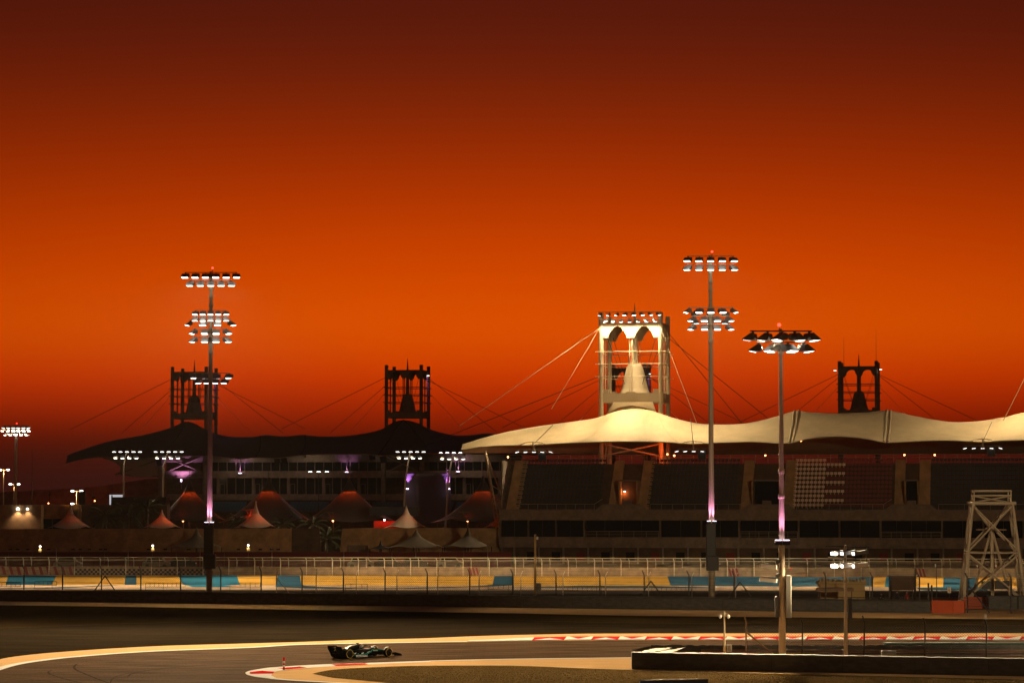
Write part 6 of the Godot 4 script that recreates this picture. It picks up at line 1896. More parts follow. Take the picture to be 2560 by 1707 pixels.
# ---------- people: one smooth surface round a skeleton ----------
func body_mesh(bones: Array, cell: float) -> ArrayMesh:
	var lo := Vector3.ONE * 99.0
	var hi := Vector3.ONE * -99.0
	for b in bones:
		for e in 2:
			lo = lo.min(b[e] - Vector3.ONE * (b[2 + e] + 2 * cell))
			hi = hi.max(b[e] + Vector3.ONE * (b[2 + e] + 2 * cell))
	var nx := int((hi.x - lo.x) / cell) + 2
	var ny := int((hi.y - lo.y) / cell) + 2
	var nz := int((hi.z - lo.z) / cell) + 2
	var d := PackedFloat32Array()
	d.resize(nx * ny * nz)
	d.fill(1.0)
	for b in bones:
		var a: Vector3 = b[0]
		var ab: Vector3 = b[1] - a
		var r0: float = b[2]
		var r1: float = b[3]
		var m: float = maxf(r0, r1) + 3.0 * cell
		var i0 := Vector3i(((a.min(b[1]) - Vector3.ONE * m) - lo) / cell).max(Vector3i.ZERO)
		var i1 := Vector3i(((a.max(b[1]) + Vector3.ONE * m) - lo) / cell).min(Vector3i(nx - 1, ny - 1, nz - 1))
		var len2 := maxf(ab.length_squared(), 1e-8)
		for z in range(i0.z, i1.z + 1):
			for y in range(i0.y, i1.y + 1):
				for x in range(i0.x, i1.x + 1):
					var p := lo + Vector3(x, y, z) * cell
					var t := clampf((p - a).dot(ab) / len2, 0, 1)
					var v := (p - a - ab * t).length() - lerpf(r0, r1, t)
					var q := x + nx * (y + ny * z)
					var o := d[q]
					var h := clampf(0.5 + 0.5 * (o - v) / 0.03, 0, 1)
					d[q] = lerpf(o, v, h) - 0.03 * h * (1.0 - h)
	var s := shape()
	var id := {}
	for z in nz - 1:
		for y in ny - 1:
			for x in nx - 1:
				var sum := Vector3.ZERO
				var cnt := 0
				var base := x + nx * (y + ny * z)
				var c := [d[base], d[base + 1], d[base + nx], d[base + nx + 1], d[base + nx * ny], d[base + nx * ny + 1], d[base + nx * ny + nx], d[base + nx * ny + nx + 1]]
				var neg := 0
				for q in c:
					if q < 0:
						neg += 1
				if neg == 0 or neg == 8:
					continue
				for e in [[0, 1], [2, 3], [4, 5], [6, 7], [0, 2], [1, 3], [4, 6], [5, 7], [0, 4], [1, 5], [2, 6], [3, 7]]:
					if (c[e[0]] < 0) != (c[e[1]] < 0):
						var t: float = c[e[0]] / (c[e[0]] - c[e[1]])
						var pa := Vector3(e[0] & 1, (e[0] >> 1) & 1, e[0] >> 2)
						var pb := Vector3(e[1] & 1, (e[1] >> 1) & 1, e[1] >> 2)
						sum += pa.lerp(pb, t)
						cnt += 1
				id[base] = s.v.size()
				s.v.append(lo + (Vector3(x, y, z) + sum / cnt) * cell)
				s.n.append(Vector3(c[1] + c[3] + c[5] + c[7] - c[0] - c[2] - c[4] - c[6], c[2] + c[3] + c[6] + c[7] - c[0] - c[1] - c[4] - c[5], c[4] + c[5] + c[6] + c[7] - c[0] - c[1] - c[2] - c[3]).normalized())
	var st := [1, nx, nx * ny]
	for base in id:
		for ax in 3:
			var u: int = st[(ax + 1) % 3]
			var w: int = st[(ax + 2) % 3]
			var p: int = base
			var q: int = p + st[ax]
			if q >= d.size() or (d[p] < 0) == (d[q] < 0):
				continue
			if not (id.has(p - u) and id.has(p - w) and id.has(p - u - w)):
				continue
			var f := [id[p], id[p - u], id[p - u - w], id[p - w]]
			if d[p] < 0:
				s.idx.append_array(PackedInt32Array([f[0], f[2], f[1], f[0], f[3], f[2]]))
			else:
				s.idx.append_array(PackedInt32Array([f[0], f[1], f[2], f[0], f[2], f[3]]))
	return s.mesh()

func hand_bones(w: Vector3, dir: Vector3, side: Vector3) -> Array:
	var out := [[w, w + dir * 0.07, 0.03, 0.036]]
	for f in 4:
		var root := w + dir * 0.08 + side * (0.027 - f * 0.018)
		var l: float = [0.07, 0.08, 0.075, 0.06][f]
		out.append([root, root + dir * l * 0.6 - Vector3.UP * 0.004, 0.0095, 0.009])
		out.append([root + dir * l * 0.6 - Vector3.UP * 0.004, root + dir * l - Vector3.UP * 0.022, 0.009, 0.008])
	out.append([w + dir * 0.02 + side * 0.03, w + dir * 0.06 + side * 0.065, 0.012, 0.01])
	out.append([w + dir * 0.06 + side * 0.065, w + dir * 0.095 + side * 0.06, 0.01, 0.009])
	return out

func person(label: String, p: Vector3, turn: float, pose: String, cloth: Material, cap: bool) -> Node3D:
	if not M.has("skin"):
		mat("skin", 0.32, 0.18, 0.11, 0.6)
		mat("hair", 0.015, 0.011, 0.008, 0.8)
	var t := thing("person", label, "person", at(p, turn))
	var f := 0.0 if pose != "lean" else 0.22
	var hip := Vector3(0, 0.95, 0)
	var chest := Vector3(0, 1.30, f * 0.7)
	var neck := Vector3(0, 1.50, f)
	var b := [[hip + Vector3(-0.07, 0, 0), hip + Vector3(0.07, 0, 0), 0.135, 0.135], [hip, chest, 0.135, 0.15], [chest + Vector3(-0.09, 0.03, 0), chest + Vector3(0.09, 0.03, 0), 0.125, 0.125], [chest, neck, 0.12, 0.065]]
	var skin := []
	for s in [-1.0, 1.0]:
		var knee := Vector3(s * 0.12, 0.5, 0.05)
		var ankle := Vector3(s * 0.14, 0.09, -0.02)
		b.append([hip + Vector3(s * 0.09, -0.02, 0), knee, 0.095, 0.062])
		b.append([knee, ankle, 0.062, 0.043])
		b.append([ankle + Vector3(0, -0.045, -0.05), ankle + Vector3(s * 0.03, -0.05, 0.17), 0.045, 0.04])
		var sh: Vector3 = neck + Vector3(s * 0.19, -0.08, -0.02)
		var el: Vector3 = sh + Vector3(s * 0.06, -0.29, 0.0)
		var wr: Vector3 = el + Vector3(s * 0.0, -0.25, 0.08)
		if pose == "folded":
			el = sh + Vector3(s * 0.1, -0.27, 0.02)
			wr = chest + Vector3(-s * 0.07, -0.06 + s * 0.03, 0.21)
		elif pose == "lean":
			el = sh + Vector3(s * 0.05, -0.24, 0.16)
			wr = el + Vector3(-s * 0.05, -0.05, 0.24)
		b.append([sh, el, 0.056, 0.044])
		b.append([el, wr, 0.044, 0.032])
		skin.append_array(hand_bones(wr, (wr - el).normalized(), Vector3(-s, 0, 0) if pose == "stand" else Vector3(0, 1, 0)))
	b.append([neck, neck + Vector3(0, 0.05, 0.01), 0.058, 0.055])
	put("body", body_mesh(b, 0.024), cloth, t)
	var head_c := neck + Vector3(0, 0.17, 0.035)
	skin.append_array([[neck + Vector3(0, 0.02, 0), neck + Vector3(0, 0.1, 0.01), 0.052, 0.05], [head_c + Vector3(0, 0.03, -0.02), head_c + Vector3(0, 0.0, 0.01), 0.093, 0.088], [head_c + Vector3(0, -0.05, 0.03), head_c + Vector3(0, -0.085, 0.045), 0.06, 0.042], [head_c + Vector3(0, 0.01, 0.09), head_c + Vector3(0, -0.03, 0.112), 0.012, 0.015], [head_c + Vector3(-0.09, 0.0, -0.01), head_c + Vector3(-0.094, -0.03, -0.01), 0.014, 0.012], [head_c + Vector3(0.09, 0.0, -0.01), head_c + Vector3(0.094, -0.03, -0.01), 0.014, 0.012]])
	put("head_and_hands", body_mesh(skin, 0.011), M.skin, t)
	for s in [-1.0, 1.0]:
		put("eye", shape().ball(head_c + Vector3(s * 0.034, 0.012, 0.085), Vector3.ONE * 0.011, 6), M.hair, t)
	put("mouth", shape().box(head_c + Vector3(0, -0.062, 0.092), Vector3(0.045, 0.008, 0.012)), M.red_band, t)
	if cap:
		var c := put("cap", shape().ball(head_c + Vector3(0, 0.05, -0.015), Vector3(0.108, 0.085, 0.115), 12).box(head_c + Vector3(0, 0.05, 0.12), Vector3(0.15, 0.015, 0.12)), M.hair, t)
	else:
		put("hair", shape().ball(head_c + Vector3(0, 0.045, -0.03), Vector3(0.103, 0.09, 0.1), 12), M.hair, t)
	return t

# ---------- the near enclosure on the right ----------
func build_enclosure() -> void:
	var fa := gp(1580, 1673)
	var fb := gp(2660, 1692.8)
	var t := frame_along(fa, fb)
	var length := (fb - fa).length()
	var b := thing("belt_barrier", "near barrier wall of dark grey belting with a pale top edge around the enclosure", "barrier", t)
	var noise := FastNoiseLite.new()
	noise.seed = 8
	noise.frequency = 0.4
	var n := 6
	var seg := length / n
	var H := 1.15
	for i in n:
		var rows := []
		for v in 9:
			var row := []
			for u in 25:
				var x := i * seg + 0.01 + (seg - 0.02) * u / 24.0
				var y := H * v / 8.0
				var z := noise.get_noise_2d(x * 2.0, y * 3.0) * 0.07 + 0.03 * sin(PI * v / 8.0) + maxf(0, noise.get_noise_2d(x * 4.0, 40.0)) * 0.08 * smoothstep(0.6, 1.0, y / H)
				row.append(Vector3(x, y + (noise.get_noise_1d(x * 3.0) * 0.035 if v == 8 else 0.0), z))
			rows.append(row)
		put("belt_cover", shape().grid(rows), M.belting, b)
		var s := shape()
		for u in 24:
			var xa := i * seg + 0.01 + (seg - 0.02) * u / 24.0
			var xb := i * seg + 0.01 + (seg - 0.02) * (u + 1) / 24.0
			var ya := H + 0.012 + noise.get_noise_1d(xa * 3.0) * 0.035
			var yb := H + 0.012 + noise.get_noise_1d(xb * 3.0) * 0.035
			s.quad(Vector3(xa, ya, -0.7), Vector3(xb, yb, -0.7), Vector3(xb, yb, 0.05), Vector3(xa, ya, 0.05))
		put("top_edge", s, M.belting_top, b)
	put("barrier_core", shape().box(Vector3(length / 2, 0.55, -0.4), Vector3(length - 0.3, 1.05, 0.5)), M.black, b)
	# the end and the far side
	var ra := gd(1628, 195.5)
	var rb := gd(2680, 195.5)
	var t2 := frame_along(ra, rb)
	var l2 := (rb - ra).length()
	put("end_cover", shape().quad_strip([fa, fa + Vector3(0.1, 0, -3.0), ra], 1.13), M.belting, b, t.affine_inverse())
	var r := thing("belt_barrier", "far side barrier of the enclosure, black belting with a ragged top edge", "barrier", t2)
	var m := 7
	var sg := l2 / m
	for i in m:
		var rows := []
		for v in 7:
			var row := []
			for u in 17:
				var x := i * sg + 0.01 + (sg - 0.02) * u / 16.0
				row.append(Vector3(x, 1.15 * v / 6.0 + (noise.get_noise_1d(x * 5.0 + 90.0) * 0.09 if v == 6 else 0.0), noise.get_noise_2d(x * 3.0 + 50.0, v * 2.0) * 0.1))
			rows.append(row)
		put("belt_cover", shape().grid(rows), M.belting, r)
	for y in [0.42, 0.78]:
		put("rail_beam", shape().prism(PackedVector2Array([Vector2(-0.04, y - 0.15), Vector2(0.03, y - 0.07), Vector2(-0.03, y), Vector2(0.03, y + 0.07), Vector2(-0.04, y + 0.15), Vector2(-0.07, y)]), 3.5, l2, Basis(Vector3(0, 0, 1), Vector3.UP, Vector3(1, 0, 0)), Vector3(0, 0, 1.4)), M.rail_rust, r)
	for i in 14:
		put("rail_post", shape().box(Vector3(3.6 + i * 2.0, 0.48, 1.3), Vector3(0.1, 0.96, 0.12)), M.rail_rust, r)
	var gsn := thing("turf_strip", "strip of dark green matting along the top of the enclosure's far side", "matting", t2)
	put("matting", shape().box(Vector3(loc(t2, 2212, 1620, 0).x + 10, 1.24, -0.4), Vector3(20, 0.16, 0.8)), M.grass_strip, gsn)
	# pale tarpaulins over the corner
	var tp := thing("tarpaulin", "crumpled pale tarpaulin sheets over the corner of the near enclosure", "tarpaulin", Transform3D())
	for q in [[[1597, 1629], [1640, 1620], [1680, 1619], [1632, 1631]], [[1640, 1630.5], [1690, 1622], [1715, 1618], [1708, 1626], [1668, 1633]]]:
		var pts := []
		for c in q:
			pts.append(pd(c[0], c[1], 186.5 + (1633 - c[1]) * 0.45))
		var s := shape()
		var rows := []
		for i in 7:
			var row := []
			for j in 9:
				var u := j / 8.0
				var v := i / 6.0
				var a: Vector3 = pts[0].lerp(pts[pts.size() - 1], u)
				var c: Vector3 = pts[1].lerp(pts[2], u)
				var w := a.lerp(c, v)
				row.append(w + Vector3(0, noise.get_noise_2d(u * 14.0 + q[0][0], v * 9.0) * 0.1, 0))
			rows.append(row)
		put("sheet", s.grid(rows), M.tarpaulin, tp)
	# fence inside the enclosure
	var D := 191.0
	var k := LENS / D
	var h := func(py: float) -> float: return EYE + (HORIZON - py) / k
	var f := thing("wire_fence", "chain-link fence with slim cranked posts inside the near enclosure", "fence", Transform3D())
	var posts := [[1865, 1538], [2006, 1541], [2161, 1537], [2313, 1543], [2467, 1547], [2625, 1546]]
	for i in posts.size():
		var p := gd(posts[i][0], D)
		var top: float = h.call(posts[i][1])
		put("post", shape().bar(p, p + Vector3(0.05, top - 0.45, 0), 0.055, -1, 7).bar(p + Vector3(0.05, top - 0.45, 0), p + Vector3(-0.08, top, 0), 0.055, 0.045, 7), M.rail_rust if i == 0 else M.steel_dark, f)
		if i < posts.size() - 1:
			var q := gd(posts[i + 1][0], D)
			put("chain_link", chain(q.x - p.x, 2.75, 0.19, 0.006), M.wire, f, Transform3D(Basis(), p))
			var ws := shape()
			for y in [0.6, 1.2, 1.8, 2.4, 2.75, 2.95, 3.15]:
				ws.bar(p + Vector3(0, y, 0.02), q + Vector3(0, y, 0.02), 0.009, -1, 4, false)
			put("line_wires", ws, M.wire, f)
	put("brace", shape().bar(gd(1866, D, 2.35), gd(1945, D, 0.5), 0.07), M.rail_rust, f)
	put("white_sensor", shape().chamfer(gd(2467, D, h.call(1539)), Vector3(0.12, 0.34, 0.12), 0.02), M.white, f)
	# camera pole
	var c := thing("camera_pole", "slim white pole with two dome cameras and a grey box inside the near enclosure", "camera", at(gd(1812, 189.0)))
	var kc := LENS / 189.0
	var hc: float = EYE + (HORIZON - 1528.0) / kc
	put("pole", shape().lathe([Vector2(0.11, 0), Vector2(0.11, 1.0), Vector2(0.08, 1.15), Vector2(0.065, 1.3), Vector2(0.055, hc), Vector2(0, hc + 0.03)], Vector3.ZERO, 10), M.mast_white, c)
	for s in [-1.0, 1.0]:
		put("camera_arm", shape().path([Vector3(0, hc - 0.13, 0), Vector3(s * 0.26, hc - 0.12, 0), Vector3(s * 0.28, hc - 0.2, 0)], 0.025), M.mast_white, c)
		var o := put("dome_camera", shape().lathe([Vector2(0, -0.47), Vector2(0.075, -0.43), Vector2(0.11, -0.34), Vector2(0.105, -0.24), Vector2(0.05, -0.18), Vector2(0, -0.17)], Vector3(s * 0.28, hc, 0), 12), M.white, c)
		put("camera_eye", shape().ball(Vector3(s * 0.28 + 0.03, hc - 0.41, 0.07), Vector3.ONE * 0.035, 8), M.black, o)
	put("control_box", shape().chamfer(Vector3(0.33, EYE + (HORIZON - 1618.0) / kc, 0.05), Vector3(0.32, 0.5, 0.26), 0.03), M.cabinet_pale, c)
	# box lamps on a stem
	var l := thing("box_lamp_pole", "short pole with six long box lamps, lit ends turned to one side", "light pole", at(gd(2116, 190.0)))
	var kl := LENS / 190.0
	var hl := func(py: float) -> float: return EYE + (HORIZON - py) / kl
	put("pole", shape().bar(Vector3.ZERO, Vector3(0, hl.call(1362), 0), 0.15, 0.085, 10), M.mast_white, l)
	put("collar", shape().lathe([Vector2(0.1, -0.03), Vector2(0.2, -0.02), Vector2(0.2, 0.02), Vector2(0.1, 0.03)], Vector3(0, hl.call(1455), 0), 12), M.mast_white, l)
	put("cabinet", shape().chamfer(Vector3(0.3, (hl.call(1494) + hl.call(1546)) / 2, 0), Vector3(0.28, hl.call(1494) - hl.call(1546), 0.3), 0.03), M.cabinet, l)
	put("crossarm", shape().bar(Vector3(-1.36, hl.call(1364), 0), Vector3(1.68, hl.call(1368), 0), 0.04), M.steel_dark, l)
	put("crossarm", shape().bar(Vector3(-1.2, hl.call(1392), 0), Vector3(1.68, hl.call(1398), 0), 0.04), M.mast_white, l)
	for row in 2:
		for i in 3:
			var px: float = [2081.0, 2106.0, 2134.0][i]
			var py := 1383.0 if row == 0 else 1414.0
			var p := Vector3((px - 2116.0) / kl, hl.call(py), 0.5)
			var q := p + Vector3(1.05, 0.14, -0.55)
			var ax := (p - q).normalized()
			var bs := Basis.looking_at(ax, Vector3.UP)
			var o := put("box_lamp", shape().chamfer((p + q) / 2, Vector3(0.3, 0.26, (p - q).length()), 0.02, bs), M.lamp_case if row == 1 else M.housing, l)
			put("lens", shape().box(p + ax * 0.012, Vector3(0.26, 0.21, 0.03), bs), M.lamp_soft, o)
			put("hanger", shape().bar(q + Vector3(-0.1, 0.12, 0.0), q + Vector3(-0.1, 0.4, 0.5), 0.03), M.steel_dark, o)
			if i == 1:
				spot(l, p + ax * 0.2, ax + Vector3(0, -0.25, 0), 220.0, 40.0, WHITE_LAMP, 0.2)
	var cb := thing("cabinet_box", "pale metal cabinet standing behind the near barrier", "cabinet", at(gd(2223, 187.0)))
	put("cabinet_body", shape().chamfer(Vector3(0, 0.62, 0), Vector3(0.98, 1.24, 0.5), 0.03), M.cabinet_pale, cb)
	put("cabinet_door", shape().box(Vector3(-0.02, 0.62, 0.255), Vector3(0.86, 1.1, 0.02)), M.cabinet_pale, cb)
	put("door_handle", shape().box(Vector3(0.34, 0.7, 0.275), Vector3(0.03, 0.14, 0.03)), M.black, cb)

func build_details() -> void:
	# marker post at the apex
	var base := gp(709, 1674.6)
	var t := thing("marker_post", "red and white ringed marker post at the tip of the hairpin kerb", "post", at(base))
	var h := 0.86
	var ys := [0.04, 0.10, 0.22, 0.34, 0.46, 0.60, 0.86]
	put("foot", shape().lathe([Vector2(0.09, 0.0), Vector2(0.09, 0.07), Vector2(0, 0.08)], Vector3.ZERO, 12), M.black, t)
	var bands := [[0.06, 0.21, true], [0.21, 0.34, false], [0.34, 0.46, true], [0.46, 0.60, false], [0.60, 0.80, true]]
	for b in bands:
		put("band", shape().bar(Vector3(0, b[0], 0), Vector3(0, b[1], 0), 0.068, -1, 14), M.kerb_red if b[2] else M.line_white, t)
	put("tip", shape().lathe([Vector2(0.068, 0.80), Vector2(0.06, 0.85), Vector2(0.03, 0.875), Vector2(0, 0.88)], Vector3.ZERO, 14), M.kerb_red, t)
	# board at the lower edge
	var D := 166.0
	var k := LENS / D
	var p := gd(1685, D)
	var sg := thing("track_sign", "dark navy board with white lettering cut off by the lower edge of the picture", "sign", at(p, 14.0))
	var top := EYE + (HORIZON - 1695.5) / k
	put("board", shape().chamfer(Vector3(0, top - 0.45, 0), Vector3(174.0 / k / cos(deg_to_rad(14)), 0.9, 0.06), 0.01), M.navy, sg)
	put("edge_strip", shape().box(Vector3(-174.0 / k / 2 - 0.05, top - 0.45, 0.01), Vector3(0.05, 0.88, 0.08)), M.white, sg)
	put("board_leg", shape().bar(Vector3(-1.6, 0, -0.1), Vector3(-1.6, top - 0.1, -0.1), 0.04).bar(Vector3(1.6, 0, -0.1), Vector3(1.6, top - 0.1, -0.1), 0.04), M.steel_dark, sg)
	for q in [["t", -0.1], ["f", 0.84]]:
		var tm := TextMesh.new()
		var sf := SystemFont.new()
		sf.font_names = PackedStringArray(["Droid Sans"])
		sf.font_weight = 700
		tm.font = sf
		tm.text = q[0]
		tm.font_size = 64
		tm.pixel_size = 0.0105
		tm.depth = 0.01
		put("letter", tm, M.white, sg, Transform3D(Basis(), Vector3(q[1], top - 0.52, 0.04)))

# ---------- the racing car ----------
func word(text: String, height: float, m: Material, parent: Node, p: Vector3, b: Basis, bold := true) -> void:
	var tm := TextMesh.new()
	var sf := SystemFont.new()
	sf.font_names = PackedStringArray(["Droid Sans"])
	sf.font_weight = 700 if bold else 400
	tm.font = sf
	tm.text = text
	tm.font_size = 64
	tm.pixel_size = height / 46.0
	tm.depth = 0.004
	put("lettering", tm, m, parent, Transform3D(b, p))

func build_car() -> void:
	var black := mat("car_black", 0.004, 0.004, 0.0045, 0.3)
	black.clearcoat_enabled = true
	black.clearcoat = 0.0
	black.metallic_specular = 0.12
	black.clearcoat_roughness = 0.08
	mat("car_teal", 0.0, 0.22, 0.17, 0.3)
	mat("car_silver", 0.5, 0.5, 0.5, 0.3, 0.4)
	mat("carbon", 0.012, 0.012, 0.012, 0.5)
	mat("tyre", 0.016, 0.015, 0.014, 0.75)
	mat("tyre_band", 0.62, 0.42, 0.03, 0.6)
	M.tyre.metallic_specular = 0.1
	M.carbon.metallic_specular = 0.2
	mat("rim", 0.018, 0.018, 0.02, 0.25, 0.7)
	var yaw := 40.0
	var rot := Basis(Vector3.UP, deg_to_rad(yaw))
	var contact := gp(870.3, 1646.6)
	var c := thing("race_car", "black open-wheel race car with teal stripe and yellow ringed tyres on the track", "race car", Transform3D(rot, contact - rot * Vector3(0, 0, 0.80)))
	put("chassis", shape().loft([[-0.45, 0.10, 0.14, 0.42, 0.7], [0.0, 0.2, 0.12, 0.55, 0.7], [0.6, 0.26, 0.08, 0.62, 0.7], [1.4, 0.36, 0.06, 0.68, 0.65], [2.0, 0.37, 0.06, 0.64, 0.6], [2.5, 0.33, 0.08, 0.66, 0.6], [3.0, 0.27, 0.14, 0.64, 0.6], [3.5, 0.21, 0.20, 0.58, 0.6], [3.9, 0.17, 0.22, 0.50, 0.65]]), black, c)
	put("nose", shape().loft([[3.9, 0.172, 0.22, 0.502, 0.65], [4.25, 0.14, 0.19, 0.42, 0.65], [4.55, 0.11, 0.16, 0.33, 0.7], [4.72, 0.07, 0.15, 0.25, 0.8]]), black, c)
	put("engine_cover", shape().loft([[-0.35, 0.03, 0.40, 0.52, 0.9], [0.0, 0.05, 0.42, 0.62, 0.9], [0.4, 0.09, 0.45, 0.76, 0.9], [0.8, 0.13, 0.45, 0.86, 0.85], [1.15, 0.16, 0.45, 0.93, 0.8], [1.42, 0.16, 0.5, 0.96, 0.8], [1.5, 0.14, 0.62, 0.95, 0.8]]), black, c)
	put("air_intake", shape().loft([[1.48, 0.11, 0.72, 0.93, 0.9], [1.53, 0.115, 0.71, 0.935, 0.9]]), M.carbon, c)
	put("camera_pod", shape().box(Vector3(1.42, 1.0, 0), Vector3(0.12, 0.09, 0.06)).box(Vector3(1.44, 1.045, 0), Vector3(0.14, 0.03, 0.26)), M.carbon, c)
	for s in [-1.0, 1.0]:
		var pod := put("sidepod", shape().loft([[0.1, 0.10, 0.16, 0.40, 0.8, s * 0.34], [0.5, 0.22, 0.14, 0.52, 0.7, s * 0.42], [1.0, 0.32, 0.14, 0.60, 0.65, s * 0.47], [1.6, 0.36, 0.20, 0.64, 0.6, s * 0.50], [2.05, 0.34, 0.32, 0.65, 0.6, s * 0.50], [2.25, 0.28, 0.40, 0.62, 0.6, s * 0.48]]), black, c)
		put("inlet", shape().loft([[2.24, 0.24, 0.42, 0.60, 0.6, s * 0.48], [2.262, 0.24, 0.42, 0.60, 0.6, s * 0.48]]), M.carbon, pod)
		var face := Basis() if s > 0 else Basis(Vector3.UP, PI)
		# swooping teal band with white lettering, laid on the flank
		var band := shape()
		var keys := [[0.35, 0.20, 0.235, 0.62], [0.8, 0.215, 0.26, 0.765], [1.3, 0.25, 0.30, 0.85], [1.75, 0.31, 0.38, 0.865], [2.05, 0.42, 0.52, 0.845], [2.2, 0.50, 0.62, 0.775]]
		for i in keys.size() - 1:
			var a: Array = keys[i]
			var b: Array = keys[i + 1]
			var q := [Vector3(a[0], a[2], s * a[3]), Vector3(b[0], b[2], s * b[3]), Vector3(b[0], b[1], s * b[3]), Vector3(a[0], a[1], s * a[3])]
			if s > 0:
				band.quad(q[0], q[1], q[2], q[3])
			else:
				band.quad(q[3], q[2], q[1], q[0])
		put("teal_band", band, M.car_teal, pod)
		put("silver_flash", shape().quad_list([Vector3(1.62, 0.42, s * 0.868), Vector3(1.9, 0.50, s * 0.868), Vector3(2.0, 0.49, s * 0.862), Vector3(1.72, 0.38, s * 0.872)], s), M.car_silver, pod)
		word("PETRONAS", 0.15, M.white, pod, Vector3(1.18, 0.16, s * 0.872), face)
		for k in 3:
			put("white_dash", shape().quad_list([Vector3(0.62 + k * 0.28, 0.36, s * (0.70 + k * 0.06)), Vector3(0.80 + k * 0.28, 0.42, s * (0.72 + k * 0.06)), Vector3(0.80 + k * 0.28, 0.35, s * (0.72 + k * 0.06)), Vector3(0.62 + k * 0.28, 0.30, s * (0.70 + k * 0.06))], s), M.white, pod)
		put("mirror", shape().box(Vector3(2.35, 0.68, s * 0.62), Vector3(0.1, 0.08, 0.2)).bar(Vector3(2.3, 0.6, s * 0.4), Vector3(2.35, 0.66, s * 0.56), 0.015), black, c)
		put("cockpit_band", shape().quad_list([Vector3(2.45, 0.615, s * 0.335), Vector3(3.6, 0.53, s * 0.212), Vector3(3.6, 0.48, s * 0.212), Vector3(2.45, 0.56, s * 0.342)], s), M.car_teal, c)
		put("nose_flash", shape().quad_list([Vector3(2.6, 0.51, s * 0.335), Vector3(3.1, 0.47, s * 0.27), Vector3(3.1, 0.44, s * 0.27), Vector3(2.6, 0.46, s * 0.335)], s), M.car_silver, c)
	put("floor", shape().prism(PackedVector2Array([Vector2(-0.35, -0.5), Vector2(0.5, -0.55), Vector2(0.7, -0.8), Vector2(2.3, -0.8), Vector2(2.7, -0.45), Vector2(2.7, 0.45), Vector2(2.3, 0.8), Vector2(0.7, 0.8), Vector2(0.5, 0.55), Vector2(-0.35, 0.5)]), 0.04, 0.075, Basis(Vector3(1, 0, 0), Vector3(0, 0, 1), Vector3(0, 1, 0))), M.carbon, c)
	put("diffuser", shape().eight([Vector3(-0.5, 0.16, -0.5), Vector3(0.2, 0.06, -0.5), Vector3(0.2, 0.06, 0.5), Vector3(-0.5, 0.16, 0.5), Vector3(-0.5, 0.3, -0.5), Vector3(0.2, 0.14, -0.5), Vector3(0.2, 0.14, 0.5), Vector3(-0.5, 0.3, 0.5)]), M.carbon, c)
	# front wing
	var fw := put("front_wing", shape().box(Vector3(4.62, 0.13, 0), Vector3(0.3, 0.03, 1.9), Basis(Vector3.BACK, -0.08)).box(Vector3(4.42, 0.19, 0), Vector3(0.2, 0.02, 1.84), Basis(Vector3.BACK, -0.35)).box(Vector3(4.28, 0.25, 0), Vector3(0.16, 0.02, 1.8), Basis(Vector3.BACK, -0.5)), black, c)
	for s in [-1.0, 1.0]:
		put("endplate", shape().prism(PackedVector2Array([Vector2(4.1, 0.06), Vector2(4.82, 0.06), Vector2(4.72, 0.2), Vector2(4.2, 0.34), Vector2(4.1, 0.34)]), s * 0.955 - 0.012, s * 0.955 + 0.012), black, fw)
	# rear wing
	var rw := put("rear_wing", shape().prism(PackedVector2Array([Vector2(-0.72, 0.78), Vector2(-0.42, 0.72), Vector2(-0.40, 0.745), Vector2(-0.7, 0.815)]), -0.49, 0.49).prism(PackedVector2Array([Vector2(-0.86, 0.92), Vector2(-0.68, 0.83), Vector2(-0.66, 0.85), Vector2(-0.84, 0.945)]), -0.49, 0.49).prism(PackedVector2Array([Vector2(-0.62, 0.38), Vector2(-0.42, 0.34), Vector2(-0.42, 0.36), Vector2(-0.62, 0.41)]), -0.45, 0.45), black, c)
	for s in [-1.0, 1.0]:
		put("endplate", shape().prism(PackedVector2Array([Vector2(-0.92, 0.93), Vector2(-0.4, 0.84), Vector2(-0.3, 0.62), Vector2(-0.36, 0.3), Vector2(-0.6, 0.28), Vector2(-0.78, 0.52), Vector2(-0.92, 0.76)]), s * 0.5 - 0.012, s * 0.5 + 0.012), black, rw)
	put("wing_actuator", shape().box(Vector3(-0.62, 0.93, 0), Vector3(0.2, 0.09, 0.09)), M.carbon, rw)
	put("wing_pillar", shape().bar(Vector3(-0.35, 0.4, 0.06), Vector3(-0.58, 0.78, 0.06), 0.02).bar(Vector3(-0.35, 0.4, -0.06), Vector3(-0.58, 0.78, -0.06), 0.02), M.carbon, c)
	put("rain_light", shape().box(Vector3(-0.56, 0.33, 0), Vector3(0.05, 0.12, 0.07)), M.red_band, c)
	# halo
	put("halo", shape().path([Vector3(1.62, 0.76, 0.36), Vector3(1.9, 0.84, 0.34), Vector3(2.25, 0.86, 0.26), Vector3(2.45, 0.85, 0.13), Vector3(2.5, 0.845, 0.0), Vector3(2.45, 0.85, -0.13), Vector3(2.25, 0.86, -0.26), Vector3(1.9, 0.84, -0.34), Vector3(1.62, 0.76, -0.36)], 0.032, 8).bar(Vector3(2.5, 0.845, 0), Vector3(2.72, 0.64, 0), 0.026).bar(Vector3(1.62, 0.76, 0.36), Vector3(1.5, 0.64, 0.34), 0.03).bar(Vector3(1.62, 0.76, -0.36), Vector3(1.5, 0.64, -0.34), 0.03), black, c)
